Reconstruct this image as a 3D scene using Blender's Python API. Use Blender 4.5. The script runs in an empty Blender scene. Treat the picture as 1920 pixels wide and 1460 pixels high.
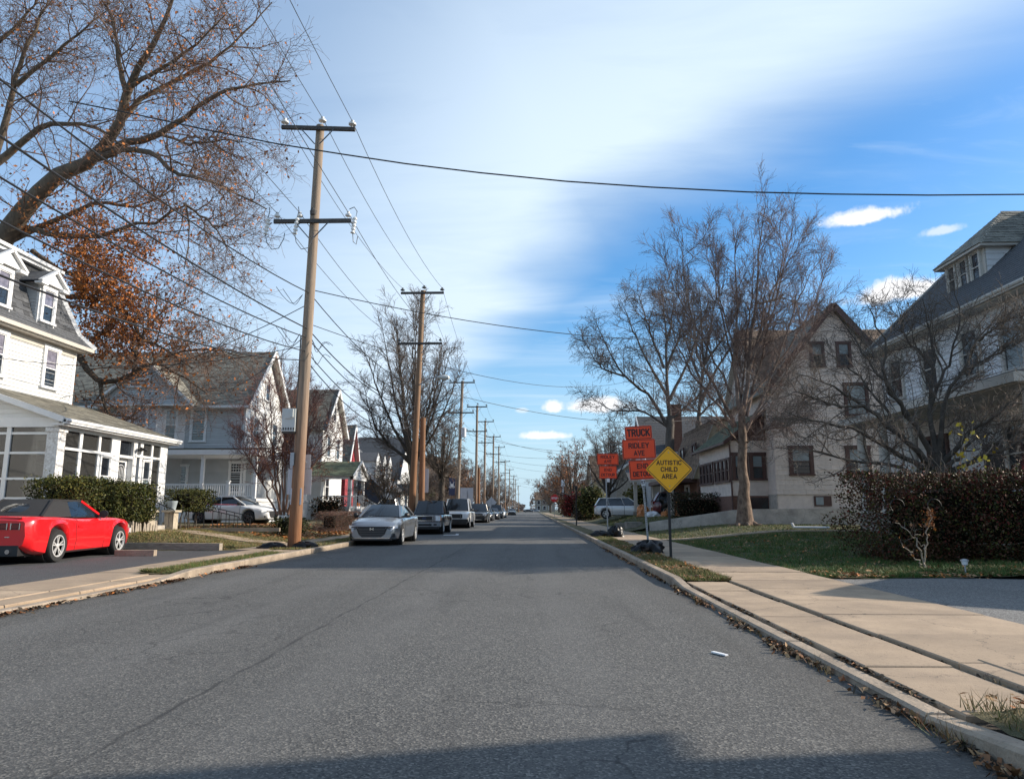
import bpy, math, random
import numpy as np
from mathutils import Matrix, Vector
S = bpy.context.scene
COL = S.collection
R = math.radians
RNG = np.random.default_rng(11)
random.seed(5)

# ------------------------------------------------------------------ camera
EYE = np.array([0.0, 0.0, 1.25])
PITCH, YAW = R(9.595), R(1.697)
FPX = 1331.0                                   # focal length for a 1920 px wide picture
cd = bpy.data.cameras.new('camera')
cam = bpy.data.objects.new('camera', cd); COL.objects.link(cam)
cam.location = EYE; cam.rotation_euler = (R(90) + PITCH, 0, YAW)
cd.sensor_width = 36; cd.lens = 36 * FPX / 1920; cd.clip_start = 0.1; cd.clip_end = 4000
S.camera = cam

# ------------------------------------------------------------------ light
SUN_AZ, SUN_EL = R(9), R(26)                  # azimuth from +X towards +Y
sun_dir = Vector((math.cos(SUN_AZ) * math.cos(SUN_EL), math.sin(SUN_AZ) * math.cos(SUN_EL), math.sin(SUN_EL)))
sl = bpy.data.lights.new('sun', 'SUN'); sl.energy = 5.0; sl.angle = R(0.53); sl.color = (1.0, 0.90, 0.77)
sun = bpy.data.objects.new('sun', sl); COL.objects.link(sun)
sun.rotation_euler = sun_dir.to_track_quat('Z', 'Y').to_euler(); sun.location = (40, 10, 40)

W = bpy.data.worlds.new('World'); S.world = W; W.use_nodes = True
nt = W.node_tree; nt.nodes.clear()
def wn(t, **k):
    n = nt.nodes.new(t)
    for a, b in k.items(): setattr(n, a, b)
    return n
def wmath(op, a, b=None, c=None, clamp=False):
    n = wn('ShaderNodeMath', operation=op, use_clamp=clamp)
    for i, v in enumerate((a, b, c)):
        if v is None: continue
        if isinstance(v, (int, float)): n.inputs[i].default_value = v
        else: nt.links.new(v, n.inputs[i])
    return n.outputs[0]
def wvec(op, a, b):
    n = wn('ShaderNodeVectorMath', operation=op)
    for i, v in enumerate((a, b)):
        if isinstance(v, (tuple, list)): n.inputs[i].default_value = v
        else: nt.links.new(v, n.inputs[i])
    return n
def wsmooth(v, a, b):
    n = wn('ShaderNodeMapRange', interpolation_type='SMOOTHSTEP'); nt.links.new(v, n.inputs[0])
    n.inputs[1].default_value = a; n.inputs[2].default_value = b
    return n.outputs[0]
sky = wn('ShaderNodeTexSky', sky_type='NISHITA'); sky.sun_disc = False
sky.sun_elevation = SUN_EL; sky.sun_rotation = R(90) - SUN_AZ
sky.air_density = 1.0; sky.dust_density = 0.6; sky.ozone_density = 2.2
tc = wn('ShaderNodeTexCoord'); DIR = tc.outputs['Generated']
# high thin cloud bank: everything on one side of a great circle, feathered by streaky noise
def unit(v): v = np.array(v, float); return v / np.linalg.norm(v)
def half_space(p, q):
    n = unit(np.cross(unit(p), unit(q)))
    if n @ unit((-0.25, 0.85, 0.55)) < 0: n = -n
    return wvec('DOT_PRODUCT', DIR, tuple(n)).outputs['Value']
side_a = half_space((0.0748, 0.923, 0.3774), (-0.0891, 0.9807, 0.1738))      # steep edge low over the street
side_b = half_space((0.0748, 0.923, 0.3774), (0.5153, 0.7019, 0.4918))       # long feathered edge climbing to the right
sep = wn('ShaderNodeSeparateXYZ'); nt.links.new(DIR, sep.inputs[0])
up = wmath('MAXIMUM', sep.outputs[2], 0.05)
cq = wn('ShaderNodeCombineXYZ')
nt.links.new(wmath('DIVIDE', sep.outputs[0], up), cq.inputs[0]); nt.links.new(wmath('DIVIDE', sep.outputs[1], up), cq.inputs[1])
mp = wn('ShaderNodeMapping'); nt.links.new(cq.outputs[0], mp.inputs[0])
mp.inputs['Rotation'].default_value = (0, 0, R(55)); mp.inputs['Scale'].default_value = (0.55, 1.5, 1)
def wnoise(vec, scale, detail, rough, dist=0.0):
    n = wn('ShaderNodeTexNoise'); n.inputs['Scale'].default_value = scale; n.inputs['Detail'].default_value = detail
    n.inputs['Roughness'].default_value = rough; n.inputs['Distortion'].default_value = dist
    nt.links.new(vec, n.inputs['Vector']); return n.outputs['Fac']
n1 = wnoise(mp.outputs[0], 1.1, 7, 0.55, 0.5)
n2 = wnoise(cq.outputs[0], 0.45, 4, 0.5, 0.3)
nse = wmath('ADD', wmath('MULTIPLY', wmath('SUBTRACT', n2, 0.5), 0.22), wmath('MULTIPLY', wmath('SUBTRACT', n1, 0.5), 0.09))
bank = wmath('MAXIMUM', wsmooth(wmath('ADD', side_a, nse), -0.055, 0.10), wsmooth(wmath('ADD', side_b, nse), -0.055, 0.115))
n5 = wnoise(mp.outputs[0], 3.2, 8, 0.6, 0.8)
veil = wmath('MULTIPLY', bank, wmath('ADD', 0.58, wmath('MULTIPLY', wmath('ADD', n1, wmath('MULTIPLY', n5, 0.55)), 0.50)), clamp=True)
fall = wsmooth(wmath('MAXIMUM', side_a, wmath('MULTIPLY', side_b, 0.9)), 0.50, 0.06)     # the veil thins out away from its edge
veil = wmath('MULTIPLY', veil, wmath('ADD', 0.36, wmath('MULTIPLY', fall, 0.62)))
wisps = wmath('MULTIPLY', wmath('MAXIMUM', wsmooth(n1, 0.46, 0.84), wmath('MULTIPLY', wsmooth(n5, 0.5, 0.8), 0.5)), 0.40)
low = wmath('MULTIPLY', wsmooth(sep.outputs[2], 0.20, 0.0), 0.10)
veil = wmath('MAXIMUM', wmath('MAXIMUM', veil, wisps), low)
# small cumulus clouds low over the street: soft ellipses broken up by noise
n3 = wnoise(DIR, 22, 6, 0.62, 0.0)
n4 = wnoise(DIR, 60, 4, 0.6, 0.0)
puff = None
for c, a, b, s in [((0.4069, 0.8421, 0.3541), 0.062, 0.0155, 1.0), ((0.4868, 0.8108, 0.3251), 0.030, 0.010, 0.55), ((0.462, 0.848, 0.262), 0.085, 0.020, 1.0),
                   ((0.028, 0.9897, 0.1410), 0.021, 0.014, 1.0), ((0.092, 0.9856, 0.1420), 0.062, 0.017, 0.95), ((0.0165, 0.9947, 0.1012), 0.036, 0.0085, 0.9),
                   ((-0.016, 0.9905, 0.137), 0.012, 0.006, 0.4), ((0.70, 0.66, 0.22), 0.09, 0.022, 0.9), ((-0.75, 0.62, 0.21), 0.08, 0.02, 0.8)]:
    c = unit(c); e = unit(np.cross(c, (0, 0, 1))); z = np.cross(e, c)
    df = wvec('SUBTRACT', DIR, tuple(c)).outputs[0]
    ex = wmath('DIVIDE', wvec('DOT_PRODUCT', df, tuple(e)).outputs['Value'], a)
    ez = wmath('DIVIDE', wvec('DOT_PRODUCT', df, tuple(z)).outputs['Value'], b)
    low_ = wmath('MULTIPLY', wmath('MINIMUM', ez, 0.0), 1.6)
    ez2 = wmath('ADD', wmath('MAXIMUM', ez, 0.0), low_)
    rr = wmath('SQRT', wmath('ADD', wmath('MULTIPLY', ex, ex), wmath('MULTIPLY', ez2, ez2)))
    v = wmath('ADD', wmath('SUBTRACT', 1.0, rr), wmath('ADD', wmath('MULTIPLY', wmath('SUBTRACT', n3, 0.5), 1.7), wmath('MULTIPLY', wmath('SUBTRACT', n4, 0.5), 0.6)))
    m = wmath('MULTIPLY', wsmooth(v, 0.02, 0.62), s)
    puff = m if puff is None else wmath('MAXIMUM', puff, m)
hsv = wn('ShaderNodeHueSaturation'); hsv.inputs['Saturation'].default_value = 1.34; hsv.inputs['Value'].default_value = 1.47
nt.links.new(sky.outputs[0], hsv.inputs['Color'])
CLOUD = 7.4
hz = wn('ShaderNodeMix', data_type='RGBA'); nt.links.new(wmath('MULTIPLY', wsmooth(sep.outputs[2], 0.30, -0.02), 0.85), hz.inputs[0]); nt.links.new(hsv.outputs[0], hz.inputs[6]); hz.inputs[7].default_value = (3.6, 5.4, 7.0, 1)
mx = wn('ShaderNodeMix', data_type='RGBA'); nt.links.new(veil, mx.inputs[0]); nt.links.new(hz.outputs[2], mx.inputs[6]); mx.inputs[7].default_value = (CLOUD * 0.80, CLOUD * 0.96, CLOUD * 1.12, 1)
mx2 = wn('ShaderNodeMix', data_type='RGBA'); nt.links.new(puff, mx2.inputs[0]); nt.links.new(mx.outputs[2], mx2.inputs[6]); mx2.inputs[7].default_value = (CLOUD * 1.12, CLOUD * 1.12, CLOUD * 1.14, 1)
bg = wn('ShaderNodeBackground'); bg.inputs[1].default_value = 0.10
nt.links.new(mx2.outputs[2], bg.inputs[0])
out = wn('ShaderNodeOutputWorld'); nt.links.new(bg.outputs[0], out.inputs[0])
S.view_settings.view_transform = 'Standard'; S.view_settings.look = 'None'
S.view_settings.exposure = 0.45; S.view_settings.gamma = 1.0; S.view_settings.use_curve_mapping = False

# ------------------------------------------------------------------ materials
M = {}
def mat(name, col, rough=0.75, var=0.18, scale=4.0, bump=0.0, bscale=40.0, metal=0.0, coat=0.0, rnd=0.0, spec=0.5, col2=None, stretch=None, detail=5, emit=None):
    m = bpy.data.materials.new(name); m.use_nodes = True; M[name] = m
    t = m.node_tree; N = t.nodes; L = t.links
    b = N['Principled BSDF']; b.inputs['Roughness'].default_value = rough; b.inputs['Metallic'].default_value = metal
    b.inputs['Coat Weight'].default_value = coat; b.inputs['Coat Roughness'].default_value = 0.04
    b.inputs['Specular IOR Level'].default_value = spec
    c = np.array(col, float); ca = np.clip(c * (1 - var), 0, 1); cb = np.clip(c * (1 + var), 0, 1) if col2 is None else np.array(col2, float)
    tc = N.new('ShaderNodeTexCoord'); vec = tc.outputs['Object']
    if stretch:
        mpn = N.new('ShaderNodeMapping'); mpn.inputs['Scale'].default_value = stretch; L.new(vec, mpn.inputs[0]); vec = mpn.outputs[0]
    nz = N.new('ShaderNodeTexNoise'); nz.inputs['Scale'].default_value = scale; nz.inputs['Detail'].default_value = detail; nz.inputs['Roughness'].default_value = 0.62
    L.new(vec, nz.inputs['Vector'])
    mr = N.new('ShaderNodeMapRange'); mr.inputs[1].default_value = 0.3; mr.inputs[2].default_value = 0.7; L.new(nz.outputs['Fac'], mr.inputs[0])
    mx = N.new('ShaderNodeMix'); mx.data_type = 'RGBA'; L.new(mr.outputs[0], mx.inputs[0])
    mx.inputs[6].default_value = (*ca, 1); mx.inputs[7].default_value = (*cb, 1)
    colout = mx.outputs[2]
    if rnd:
        oi = N.new('ShaderNodeObjectInfo'); hs = N.new('ShaderNodeHueSaturation')
        m2 = N.new('ShaderNodeMapRange'); m2.inputs[3].default_value = 1 - rnd; m2.inputs[4].default_value = 1 + rnd
        L.new(oi.outputs['Random'], m2.inputs[0]); L.new(m2.outputs[0], hs.inputs['Value']); L.new(colout, hs.inputs['Color']); colout = hs.outputs[0]
    L.new(colout, b.inputs['Base Color'])
    if bump:
        nb_ = N.new('ShaderNodeTexNoise'); nb_.inputs['Scale'].default_value = bscale; nb_.inputs['Detail'].default_value = 4; L.new(vec, nb_.inputs['Vector'])
        bp = N.new('ShaderNodeBump'); bp.inputs['Strength'].default_value = bump; bp.inputs['Distance'].default_value = 0.02
        L.new(nb_.outputs['Fac'], bp.inputs['Height']); L.new(bp.outputs[0], b.inputs['Normal'])
    if emit: b.inputs['Emission Color'].default_value = (*emit, 1); b.inputs['Emission Strength'].default_value = 1
    return m
mat('white_siding', (0.67, 0.67, 0.65), 0.55, 0.05, 1.2, rnd=0.03)
mat('grey_siding', (0.43, 0.45, 0.455), 0.6, 0.08, 1.5, rnd=0.05)
mat('pale_siding', (0.68, 0.665, 0.65), 0.6, 0.07, 1.5, rnd=0.04)
mat('beige_shingle', (0.64, 0.55, 0.48), 0.8, 0.12, 3.0, rnd=0.07, bump=0.2, bscale=25)
mat('white_trim', (0.70, 0.70, 0.69), 0.5, 0.05, 3)
mat('peeling_trim', (0.80, 0.80, 0.79), 0.6, 0.0, 14, col2=(0.42, 0.39, 0.36))
mat('cream_trim', (0.50, 0.46, 0.40), 0.55, 0.06, 3)
mat('brown_trim', (0.075, 0.035, 0.028), 0.55, 0.15, 6)
mat('dark_shingle', (0.075, 0.078, 0.083), 0.9, 0.3, 9, rnd=0.42, bump=0.4, bscale=120)
mat('slate_shingle', (0.165, 0.155, 0.125), 0.8, 0.25, 9, rnd=0.35, bump=0.3, bscale=90)
mat('brown_shingle', (0.15, 0.10, 0.065), 0.9, 0.35, 6, rnd=0.3, bump=0.3)
mat('red_shingle', (0.30, 0.035, 0.045), 0.8, 0.3, 6, rnd=0.2)
mat('navy_siding', (0.035, 0.05, 0.075), 0.7, 0.2, 4)
mat('stone_wall', (0.24, 0.215, 0.18), 0.9, 0.35, 5, bump=0.5, bscale=12)
mat('tan_siding', (0.48, 0.40, 0.27), 0.7, 0.15, 3)
mat('brick', (0.16, 0.085, 0.062), 0.9, 0.35, 9, bump=0.4, bscale=30)
mat('stucco', (0.47, 0.425, 0.37), 0.9, 0.22, 2.5, bump=0.6, bscale=14, detail=8)
mat('concrete', (0.365, 0.270, 0.182), 0.9, 0.14, 2.2, bump=0.25, bscale=90, rnd=0.12, detail=9)
mat('kerb_concrete', (0.335, 0.265, 0.195), 0.9, 0.28, 3.0, bump=0.5, bscale=40, rnd=0.08, detail=9)
mat('steps_concrete', (0.40, 0.36, 0.30), 0.9, 0.2, 4, bump=0.3)
mat('soil', (0.060, 0.045, 0.030), 0.95, 0.4, 6, bump=0.8, bscale=25)
mat('turf', (0.085, 0.080, 0.028), 0.95, 0.25, 0.9, bump=1.0, bscale=60, col2=(0.155, 0.115, 0.050))
mat('green_turf', (0.030, 0.050, 0.012), 0.95, 0.25, 1.3, bump=1.0, bscale=60, col2=(0.105, 0.085, 0.035))
mat('earth', (0.09, 0.085, 0.05), 0.95, 0.3, 0.2)
mat('grass_green', (0.045, 0.105, 0.014), 0.7, 0.3, 1.0)
mat('grass_mid', (0.105, 0.125, 0.025), 0.75, 0.3, 1.0)
mat('grass_dry', (0.25, 0.17, 0.07), 0.8, 0.3, 1.0)
mat('leaf_brown', (0.20, 0.085, 0.03), 0.75, 0.45, 3)
mat('leaf_orange', (0.50, 0.165, 0.030), 0.65, 0.4, 0.6)
mat('leaf_tan', (0.34, 0.20, 0.09), 0.75, 0.35, 3)
mat('leaf_red', (0.11, 0.020, 0.014), 0.6, 0.5, 2, spec=0.15)
mat('leaf_dark_red', (0.095, 0.042, 0.024), 0.55, 0.5, 2, spec=0.15)
mat('leaf_dark_green', (0.036, 0.036, 0.016), 0.55, 0.5, 2, spec=0.15)
mat('yew_green', (0.040, 0.052, 0.012), 0.6, 0.45, 1.5, spec=0.2)
mat('yew_olive', (0.090, 0.085, 0.018), 0.6, 0.35, 1.5, spec=0.2)
mat('leaf_yellow', (0.55, 0.40, 0.03), 0.6, 0.2, 3)
mat('shrub_gold', (0.16, 0.14, 0.03), 0.7, 0.4, 2)
mat('oak_bark', (0.12, 0.092, 0.066), 0.95, 0.35, 6, bump=1.0, bscale=18, stretch=(1, 1, 0.3))
mat('oak_twig', (0.15, 0.095, 0.068), 0.9, 0.3, 1.0)
mat('grey_bark', (0.115, 0.098, 0.082), 0.95, 0.35, 6, bump=0.8, bscale=18, stretch=(1, 1, 0.3))
mat('grey_twig', (0.135, 0.108, 0.092), 0.9, 0.25, 1.0)
mat('birch_bark', (0.10, 0.060, 0.042), 0.9, 0.3, 9, bump=1.0, bscale=14, col2=(0.27, 0.19, 0.135), stretch=(1, 1, 0.45))
mat('birch_limb', (0.13, 0.072, 0.052), 0.9, 0.3, 2.6, col2=(0.30, 0.22, 0.17))
mat('birch_twig', (0.18, 0.125, 0.105), 0.9, 0.25, 1.0)
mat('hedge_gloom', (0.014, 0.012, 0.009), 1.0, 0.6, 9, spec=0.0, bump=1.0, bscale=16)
mat('dark_bark', (0.078, 0.064, 0.051), 0.95, 0.35, 6, bump=0.9, bscale=22)
mat('dark_twig', (0.135, 0.108, 0.086), 0.9, 0.3, 1.0)
mat('myrtle_bark', (0.20, 0.105, 0.065), 0.8, 0.35, 3)
mat('myrtle_twig', (0.14, 0.065, 0.055), 0.9, 0.3, 1.0)
mat('pole_grey', (0.27, 0.215, 0.165), 0.9, 0.25, 2.4, bump=0.5, bscale=9, stretch=(7, 7, 0.35), detail=8)
mat('pole_orange', (0.235, 0.120, 0.062), 0.9, 0.35, 2.4, bump=0.5, bscale=9, stretch=(7, 7, 0.35), detail=8)
mat('arm_wood', (0.078, 0.070, 0.064), 0.9, 0.3, 6)
mat('porcelain', (0.72, 0.72, 0.70), 0.25, 0.04, 5)
mat('dark_porcelain', (0.10, 0.12, 0.13), 0.3, 0.1, 5)
mat('galvanised', (0.36, 0.37, 0.38), 0.45, 0.15, 12, metal=0.6)
mat('sign_back', (0.52, 0.53, 0.56), 0.5, 0.06, 3, metal=0.2)
mat('cabinet_grey', (0.56, 0.57, 0.54), 0.5, 0.05, 3)
mat('cable_black', (0.012, 0.012, 0.013), 0.5, 0.1, 3)
mat('wire_grey', (0.10, 0.10, 0.105), 0.5, 0.1, 3, metal=0.4)
mat('black_iron', (0.012, 0.012, 0.013), 0.5, 0.1, 3)
mat('black_bag', (0.004, 0.004, 0.0045), 0.35, 0.2, 6, bump=0.6, bscale=7, spec=0.3)
mat('sign_orange', (0.95, 0.075, 0.012), 0.5, 0.04, 2)
mat('sign_yellow', (0.95, 0.44, 0.006), 0.5, 0.04, 2)
mat('sign_black', (0.03, 0.008, 0.006), 0.5, 0.05, 2)
mat('sign_red', (0.55, 0.02, 0.02), 0.5, 0.05, 2)
mat('sign_white', (0.78, 0.78, 0.78), 0.5, 0.03, 2)
mat('navy_banner', (0.035, 0.045, 0.10), 0.7, 0.1, 2)
mat('pot_grey', (0.30, 0.34, 0.36), 0.6, 0.1, 4)
mat('pillar_stone', (0.42, 0.36, 0.27), 0.9, 0.35, 5, bump=0.6, bscale=14)
mat('timber_weathered', (0.30, 0.255, 0.20), 0.9, 0.3, 4, stretch=(1, 6, 6))
mat('porch_dark', (0.05, 0.045, 0.04), 0.8, 0.2, 3)
mat('orange_tarp', (0.55, 0.20, 0.06), 0.35, 0.3, 4, bump=0.6, bscale=6)
mat('pumpkin', (0.60, 0.17, 0.02), 0.5, 0.2, 4)
mat('curtain', (0.48, 0.50, 0.50), 0.8, 0.12, 2)
mat('green_roof', (0.10, 0.115, 0.07), 0.9, 0.3, 9, rnd=0.2)
mat('wood_box', (0.45, 0.27, 0.12), 0.8, 0.2, 4)
# vehicles
mat('paint_red', (0.70, 0.008, 0.012), 0.28, 0.02, 2, coat=1.0)
mat('paint_silver', (0.25, 0.27, 0.295), 0.28, 0.03, 2, metal=0.6, coat=1.0)
mat('paint_pale', (0.62, 0.63, 0.64), 0.3, 0.03, 2, metal=0.2, coat=1.0)
mat('paint_white', (0.76, 0.75, 0.72), 0.30, 0.02, 2, coat=0.8)
mat('paint_graphite', (0.060, 0.062, 0.070), 0.28, 0.03, 2, metal=0.5, coat=1.0)
mat('paint_black', (0.018, 0.019, 0.022), 0.25, 0.03, 2, coat=1.0)
mat('paint_navy', (0.025, 0.032, 0.045), 0.25, 0.03, 2, coat=1.0)
mat('paint_maroon', (0.10, 0.010, 0.016), 0.28, 0.03, 2, coat=1.0)
mat('soft_top', (0.018, 0.018, 0.019), 0.9, 0.2, 30, bump=0.2, bscale=200)
mat('car_glass', (0.012, 0.016, 0.020), 0.04, 0.05, 2, spec=0.8)
mat('rubber', (0.016, 0.016, 0.016), 0.85, 0.2, 20)
mat('alloy', (0.60, 0.59, 0.57), 0.35, 0.04, 5, metal=0.3)
mat('dark_alloy', (0.12, 0.12, 0.12), 0.4, 0.04, 5, metal=0.6)
mat('chrome', (0.75, 0.75, 0.75), 0.12, 0.02, 5, metal=1.0)
mat('black_plastic', (0.014, 0.014, 0.015), 0.5, 0.1, 8)
mat('lamp_red', (0.16, 0.004, 0.006), 0.15, 0.1, 8, coat=1.0)
mat('lamp_clear', (0.80, 0.82, 0.84), 0.12, 0.1, 8, coat=1.0)
mat('lamp_amber', (0.65, 0.22, 0.04), 0.15, 0.1, 8, coat=1.0)
mat('window_glass', (0.018, 0.022, 0.028), 0.03, 0.3, 1.0, spec=0.9)
mat('blind_glass', (0.20, 0.245, 0.26), 0.06, 0.15, 1.0, spec=0.8)
mat('lace_glass', (0.17, 0.16, 0.20), 0.06, 0.35, 6.0, spec=0.8)
# clear porch glazing
m = bpy.data.materials.new('clear_glass'); m.use_nodes = True; M['clear_glass'] = m
t = m.node_tree; t.nodes.remove(t.nodes['Principled BSDF'])
ga = t.nodes.new('ShaderNodeBsdfGlossy'); ga.inputs['Roughness'].default_value = 0.02; ga.inputs['Color'].default_value = (0.9, 0.9, 0.9, 1)
tr = t.nodes.new('ShaderNodeBsdfTransparent'); tr.inputs['Color'].default_value = (0.45, 0.46, 0.46, 1)
fr = t.nodes.new('ShaderNodeFresnel'); fr.inputs[0].default_value = 1.7
mxs = t.nodes.new('ShaderNodeMixShader'); t.links.new(fr.outputs[0], mxs.inputs[0]); t.links.new(tr.outputs[0], mxs.inputs[1]); t.links.new(ga.outputs[0], mxs.inputs[2])
df_ = t.nodes.new('ShaderNodeBsdfDiffuse'); df_.inputs[0].default_value = (0.16, 0.16, 0.155, 1); mx3 = t.nodes.new('ShaderNodeMixShader'); mx3.inputs[0].default_value = 0.16
t.links.new(mxs.outputs[0], mx3.inputs[1]); t.links.new(df_.outputs[0], mx3.inputs[2]); t.links.new(mx3.outputs[0], t.nodes['Material Output'].inputs[0])

def road_mat(name, base, seam_x=None, crack=0.8, chip=(0.25, 0.235, 0.205)):
    m = mat(name, base, 0.88, 0.16, 0.5)
    t = m.node_tree; N = t.nodes; L = t.links; b = N['Principled BSDF']
    tc = N.new('ShaderNodeTexCoord'); P = tc.outputs['Object']
    src = b.inputs['Base Color'].links[0].from_socket
    def mixin(fac, colr, src):
        x = N.new('ShaderNodeMix'); x.data_type = 'RGBA'; L.new(fac, x.inputs[0]); L.new(src, x.inputs[6]); x.inputs[7].default_value = (*colr, 1); return x.outputs[2]
    def rng(v, a, b_, c=0.0, d=1.0):
        x = N.new('ShaderNodeMapRange'); L.new(v, x.inputs[0]); x.inputs[1].default_value = a; x.inputs[2].default_value = b_; x.inputs[3].default_value = c; x.inputs[4].default_value = d; return x.outputs[0]
    # stone chips showing in the binder
    vo = N.new('ShaderNodeTexVoronoi'); vo.inputs['Scale'].default_value = 80; L.new(P, vo.inputs['Vector'])
    sp = N.new('ShaderNodeSeparateColor'); L.new(vo.outputs['Color'], sp.inputs[0])
    src = mixin(rng(sp.outputs[0], 0.55, 1.0, 0.0, 0.72), chip, src)
    src = mixin(rng(sp.outputs[1], 0.64, 1.0, 0.0, 0.9), (0.020, 0.022, 0.022), src)
    big = N.new('ShaderNodeTexNoise'); big.inputs['Scale'].default_value = 0.22; big.inputs['Detail'].default_value = 6
    mp = N.new('ShaderNodeMapping'); mp.inputs['Scale'].default_value = (1.6, 0.35, 1); L.new(P, mp.inputs[0]); L.new(mp.outputs[0], big.inputs['Vector'])
    src = mixin(rng(big.outputs['Fac'], 0.5, 0.75, 0.0, 0.35), tuple(np.array(base) * 0.55), src)
    # wheel tracks, drips and old patches run with the street
    if seam_x is not None:
        sx0 = N.new('ShaderNodeSeparateXYZ'); L.new(P, sx0.inputs[0])
        wv_ = N.new('ShaderNodeMath'); wv_.operation = 'SINE'; wm_ = N.new('ShaderNodeMath'); wm_.operation = 'MULTIPLY_ADD'; L.new(sx0.outputs[0], wm_.inputs[0]); wm_.inputs[1].default_value = 3.3; L.new(big.outputs['Fac'], wm_.inputs[2]); L.new(wm_.outputs[0], wv_.inputs[0])
        src = mixin(rng(wv_.outputs[0], 0.2, 1.0, 0.0, 0.22), tuple(np.array(base) * 1.7), src)
        st = N.new('ShaderNodeTexNoise'); st.inputs['Scale'].default_value = 1.0; st.inputs['Detail'].default_value = 5; mp2 = N.new('ShaderNodeMapping'); mp2.inputs['Scale'].default_value = (1.9, 0.16, 1); L.new(P, mp2.inputs[0]); L.new(mp2.outputs[0], st.inputs['Vector'])
        src = mixin(rng(st.outputs['Fac'], 0.56, 0.72, 0.0, 0.40), tuple(np.array(base) * 0.45), src)
        ps = N.new('ShaderNodeTexVoronoi'); ps.inputs['Scale'].default_value = 1.7; L.new(P, ps.inputs['Vector'])
        src = mixin(rng(ps.outputs['Distance'], 0.035, 0.012, 0.0, 0.55), (0.02, 0.019, 0.018), src)
        ge = N.new('ShaderNodeMath'); ge.operation = 'ABSOLUTE'; gs = N.new('ShaderNodeMath'); gs.operation = 'ADD'; gs.inputs[1].default_value = 2.0; L.new(sx0.outputs[0], gs.inputs[0]); L.new(gs.outputs[0], ge.inputs[0])
        gm = N.new('ShaderNodeMath'); gm.operation = 'MULTIPLY'; L.new(rng(ge.outputs[0], 3.55, 4.4, 0.0, 0.75), gm.inputs[0]); L.new(rng(st.outputs['Fac'], 0.35, 0.6, 0.3, 1.0), gm.inputs[1])
        src = mixin(gm.outputs[0], (0.040, 0.035, 0.028), src)
    # cracks: thin borders of stretched, distorted cells, present only in patches
    wob = N.new('ShaderNodeTexNoise'); wob.inputs['Scale'].default_value = 2.2; wob.inputs['Detail'].default_value = 6; L.new(P, wob.inputs['Vector'])
    wv = N.new('ShaderNodeVectorMath'); wv.operation = 'MULTIPLY_ADD'; L.new(wob.outputs['Color'], wv.inputs[0]); wv.inputs[1].default_value = (0.8, 0.8, 0.8); L.new(P, wv.inputs[2])
    vc = N.new('ShaderNodeTexVoronoi'); vc.feature = 'DISTANCE_TO_EDGE'; vc.inputs['Scale'].default_value = 0.8; L.new(wv.outputs[0], vc.inputs['Vector'])
    pm = N.new('ShaderNodeTexNoise'); pm.inputs['Scale'].default_value = 0.35; pm.inputs['Detail'].default_value = 3; L.new(P, pm.inputs['Vector'])
    cr = N.new('ShaderNodeMath'); cr.operation = 'MULTIPLY'; L.new(rng(vc.outputs['Distance'], 0.0, 0.020, 1.0, 0.0), cr.inputs[0]); L.new(rng(pm.outputs['Fac'], 0.50, 0.60, 0.0, crack), cr.inputs[1])
    src = mixin(cr.outputs[0], (0.018, 0.018, 0.018), src)
    if seam_x is not None:
        sx = N.new('ShaderNodeSeparateXYZ'); L.new(P, sx.inputs[0])
        wn_ = N.new('ShaderNodeTexNoise'); wn_.inputs['Scale'].default_value = 1.5; wn_.inputs['Detail'].default_value = 8; L.new(P, wn_.inputs['Vector'])
        ad = N.new('ShaderNodeMath'); ad.operation = 'MULTIPLY_ADD'; L.new(wn_.outputs['Fac'], ad.inputs[0]); ad.inputs[1].default_value = 0.16; L.new(sx.outputs[0], ad.inputs[2])
        sb = N.new('ShaderNodeMath'); sb.operation = 'SUBTRACT'; L.new(ad.outputs[0], sb.inputs[0]); sb.inputs[1].default_value = seam_x + 0.08
        ab = N.new('ShaderNodeMath'); ab.operation = 'ABSOLUTE'; L.new(sb.outputs[0], ab.inputs[0])
        br = N.new('ShaderNodeMath'); br.operation = 'MULTIPLY'; L.new(rng(ab.outputs[0], 0.006, 0.028, 0.85, 0.0), br.inputs[0]); L.new(rng(wob.outputs['Fac'], 0.36, 0.56, 0.15, 1.0), br.inputs[1])
        src = mixin(br.outputs[0], (0.02, 0.02, 0.02), src)
    L.new(src, b.inputs['Base Color'])
    bp = N.new('ShaderNodeBump'); bp.inputs['Strength'].default_value = 0.7; bp.inputs['Distance'].default_value = 0.004
    L.new(vo.outputs['Distance'], bp.inputs['Height']); L.new(bp.outputs[0], b.inputs['Normal'])
    return m
road_mat('asphalt', (0.078, 0.076, 0.072), -2.3)
road_mat('fresh_asphalt', (0.050, 0.050, 0.052), crack=0.8, chip=(0.14, 0.14, 0.14))
road_mat('old_asphalt', (0.155, 0.15, 0.14), crack=1.0, chip=(0.34, 0.33, 0.31))

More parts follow.
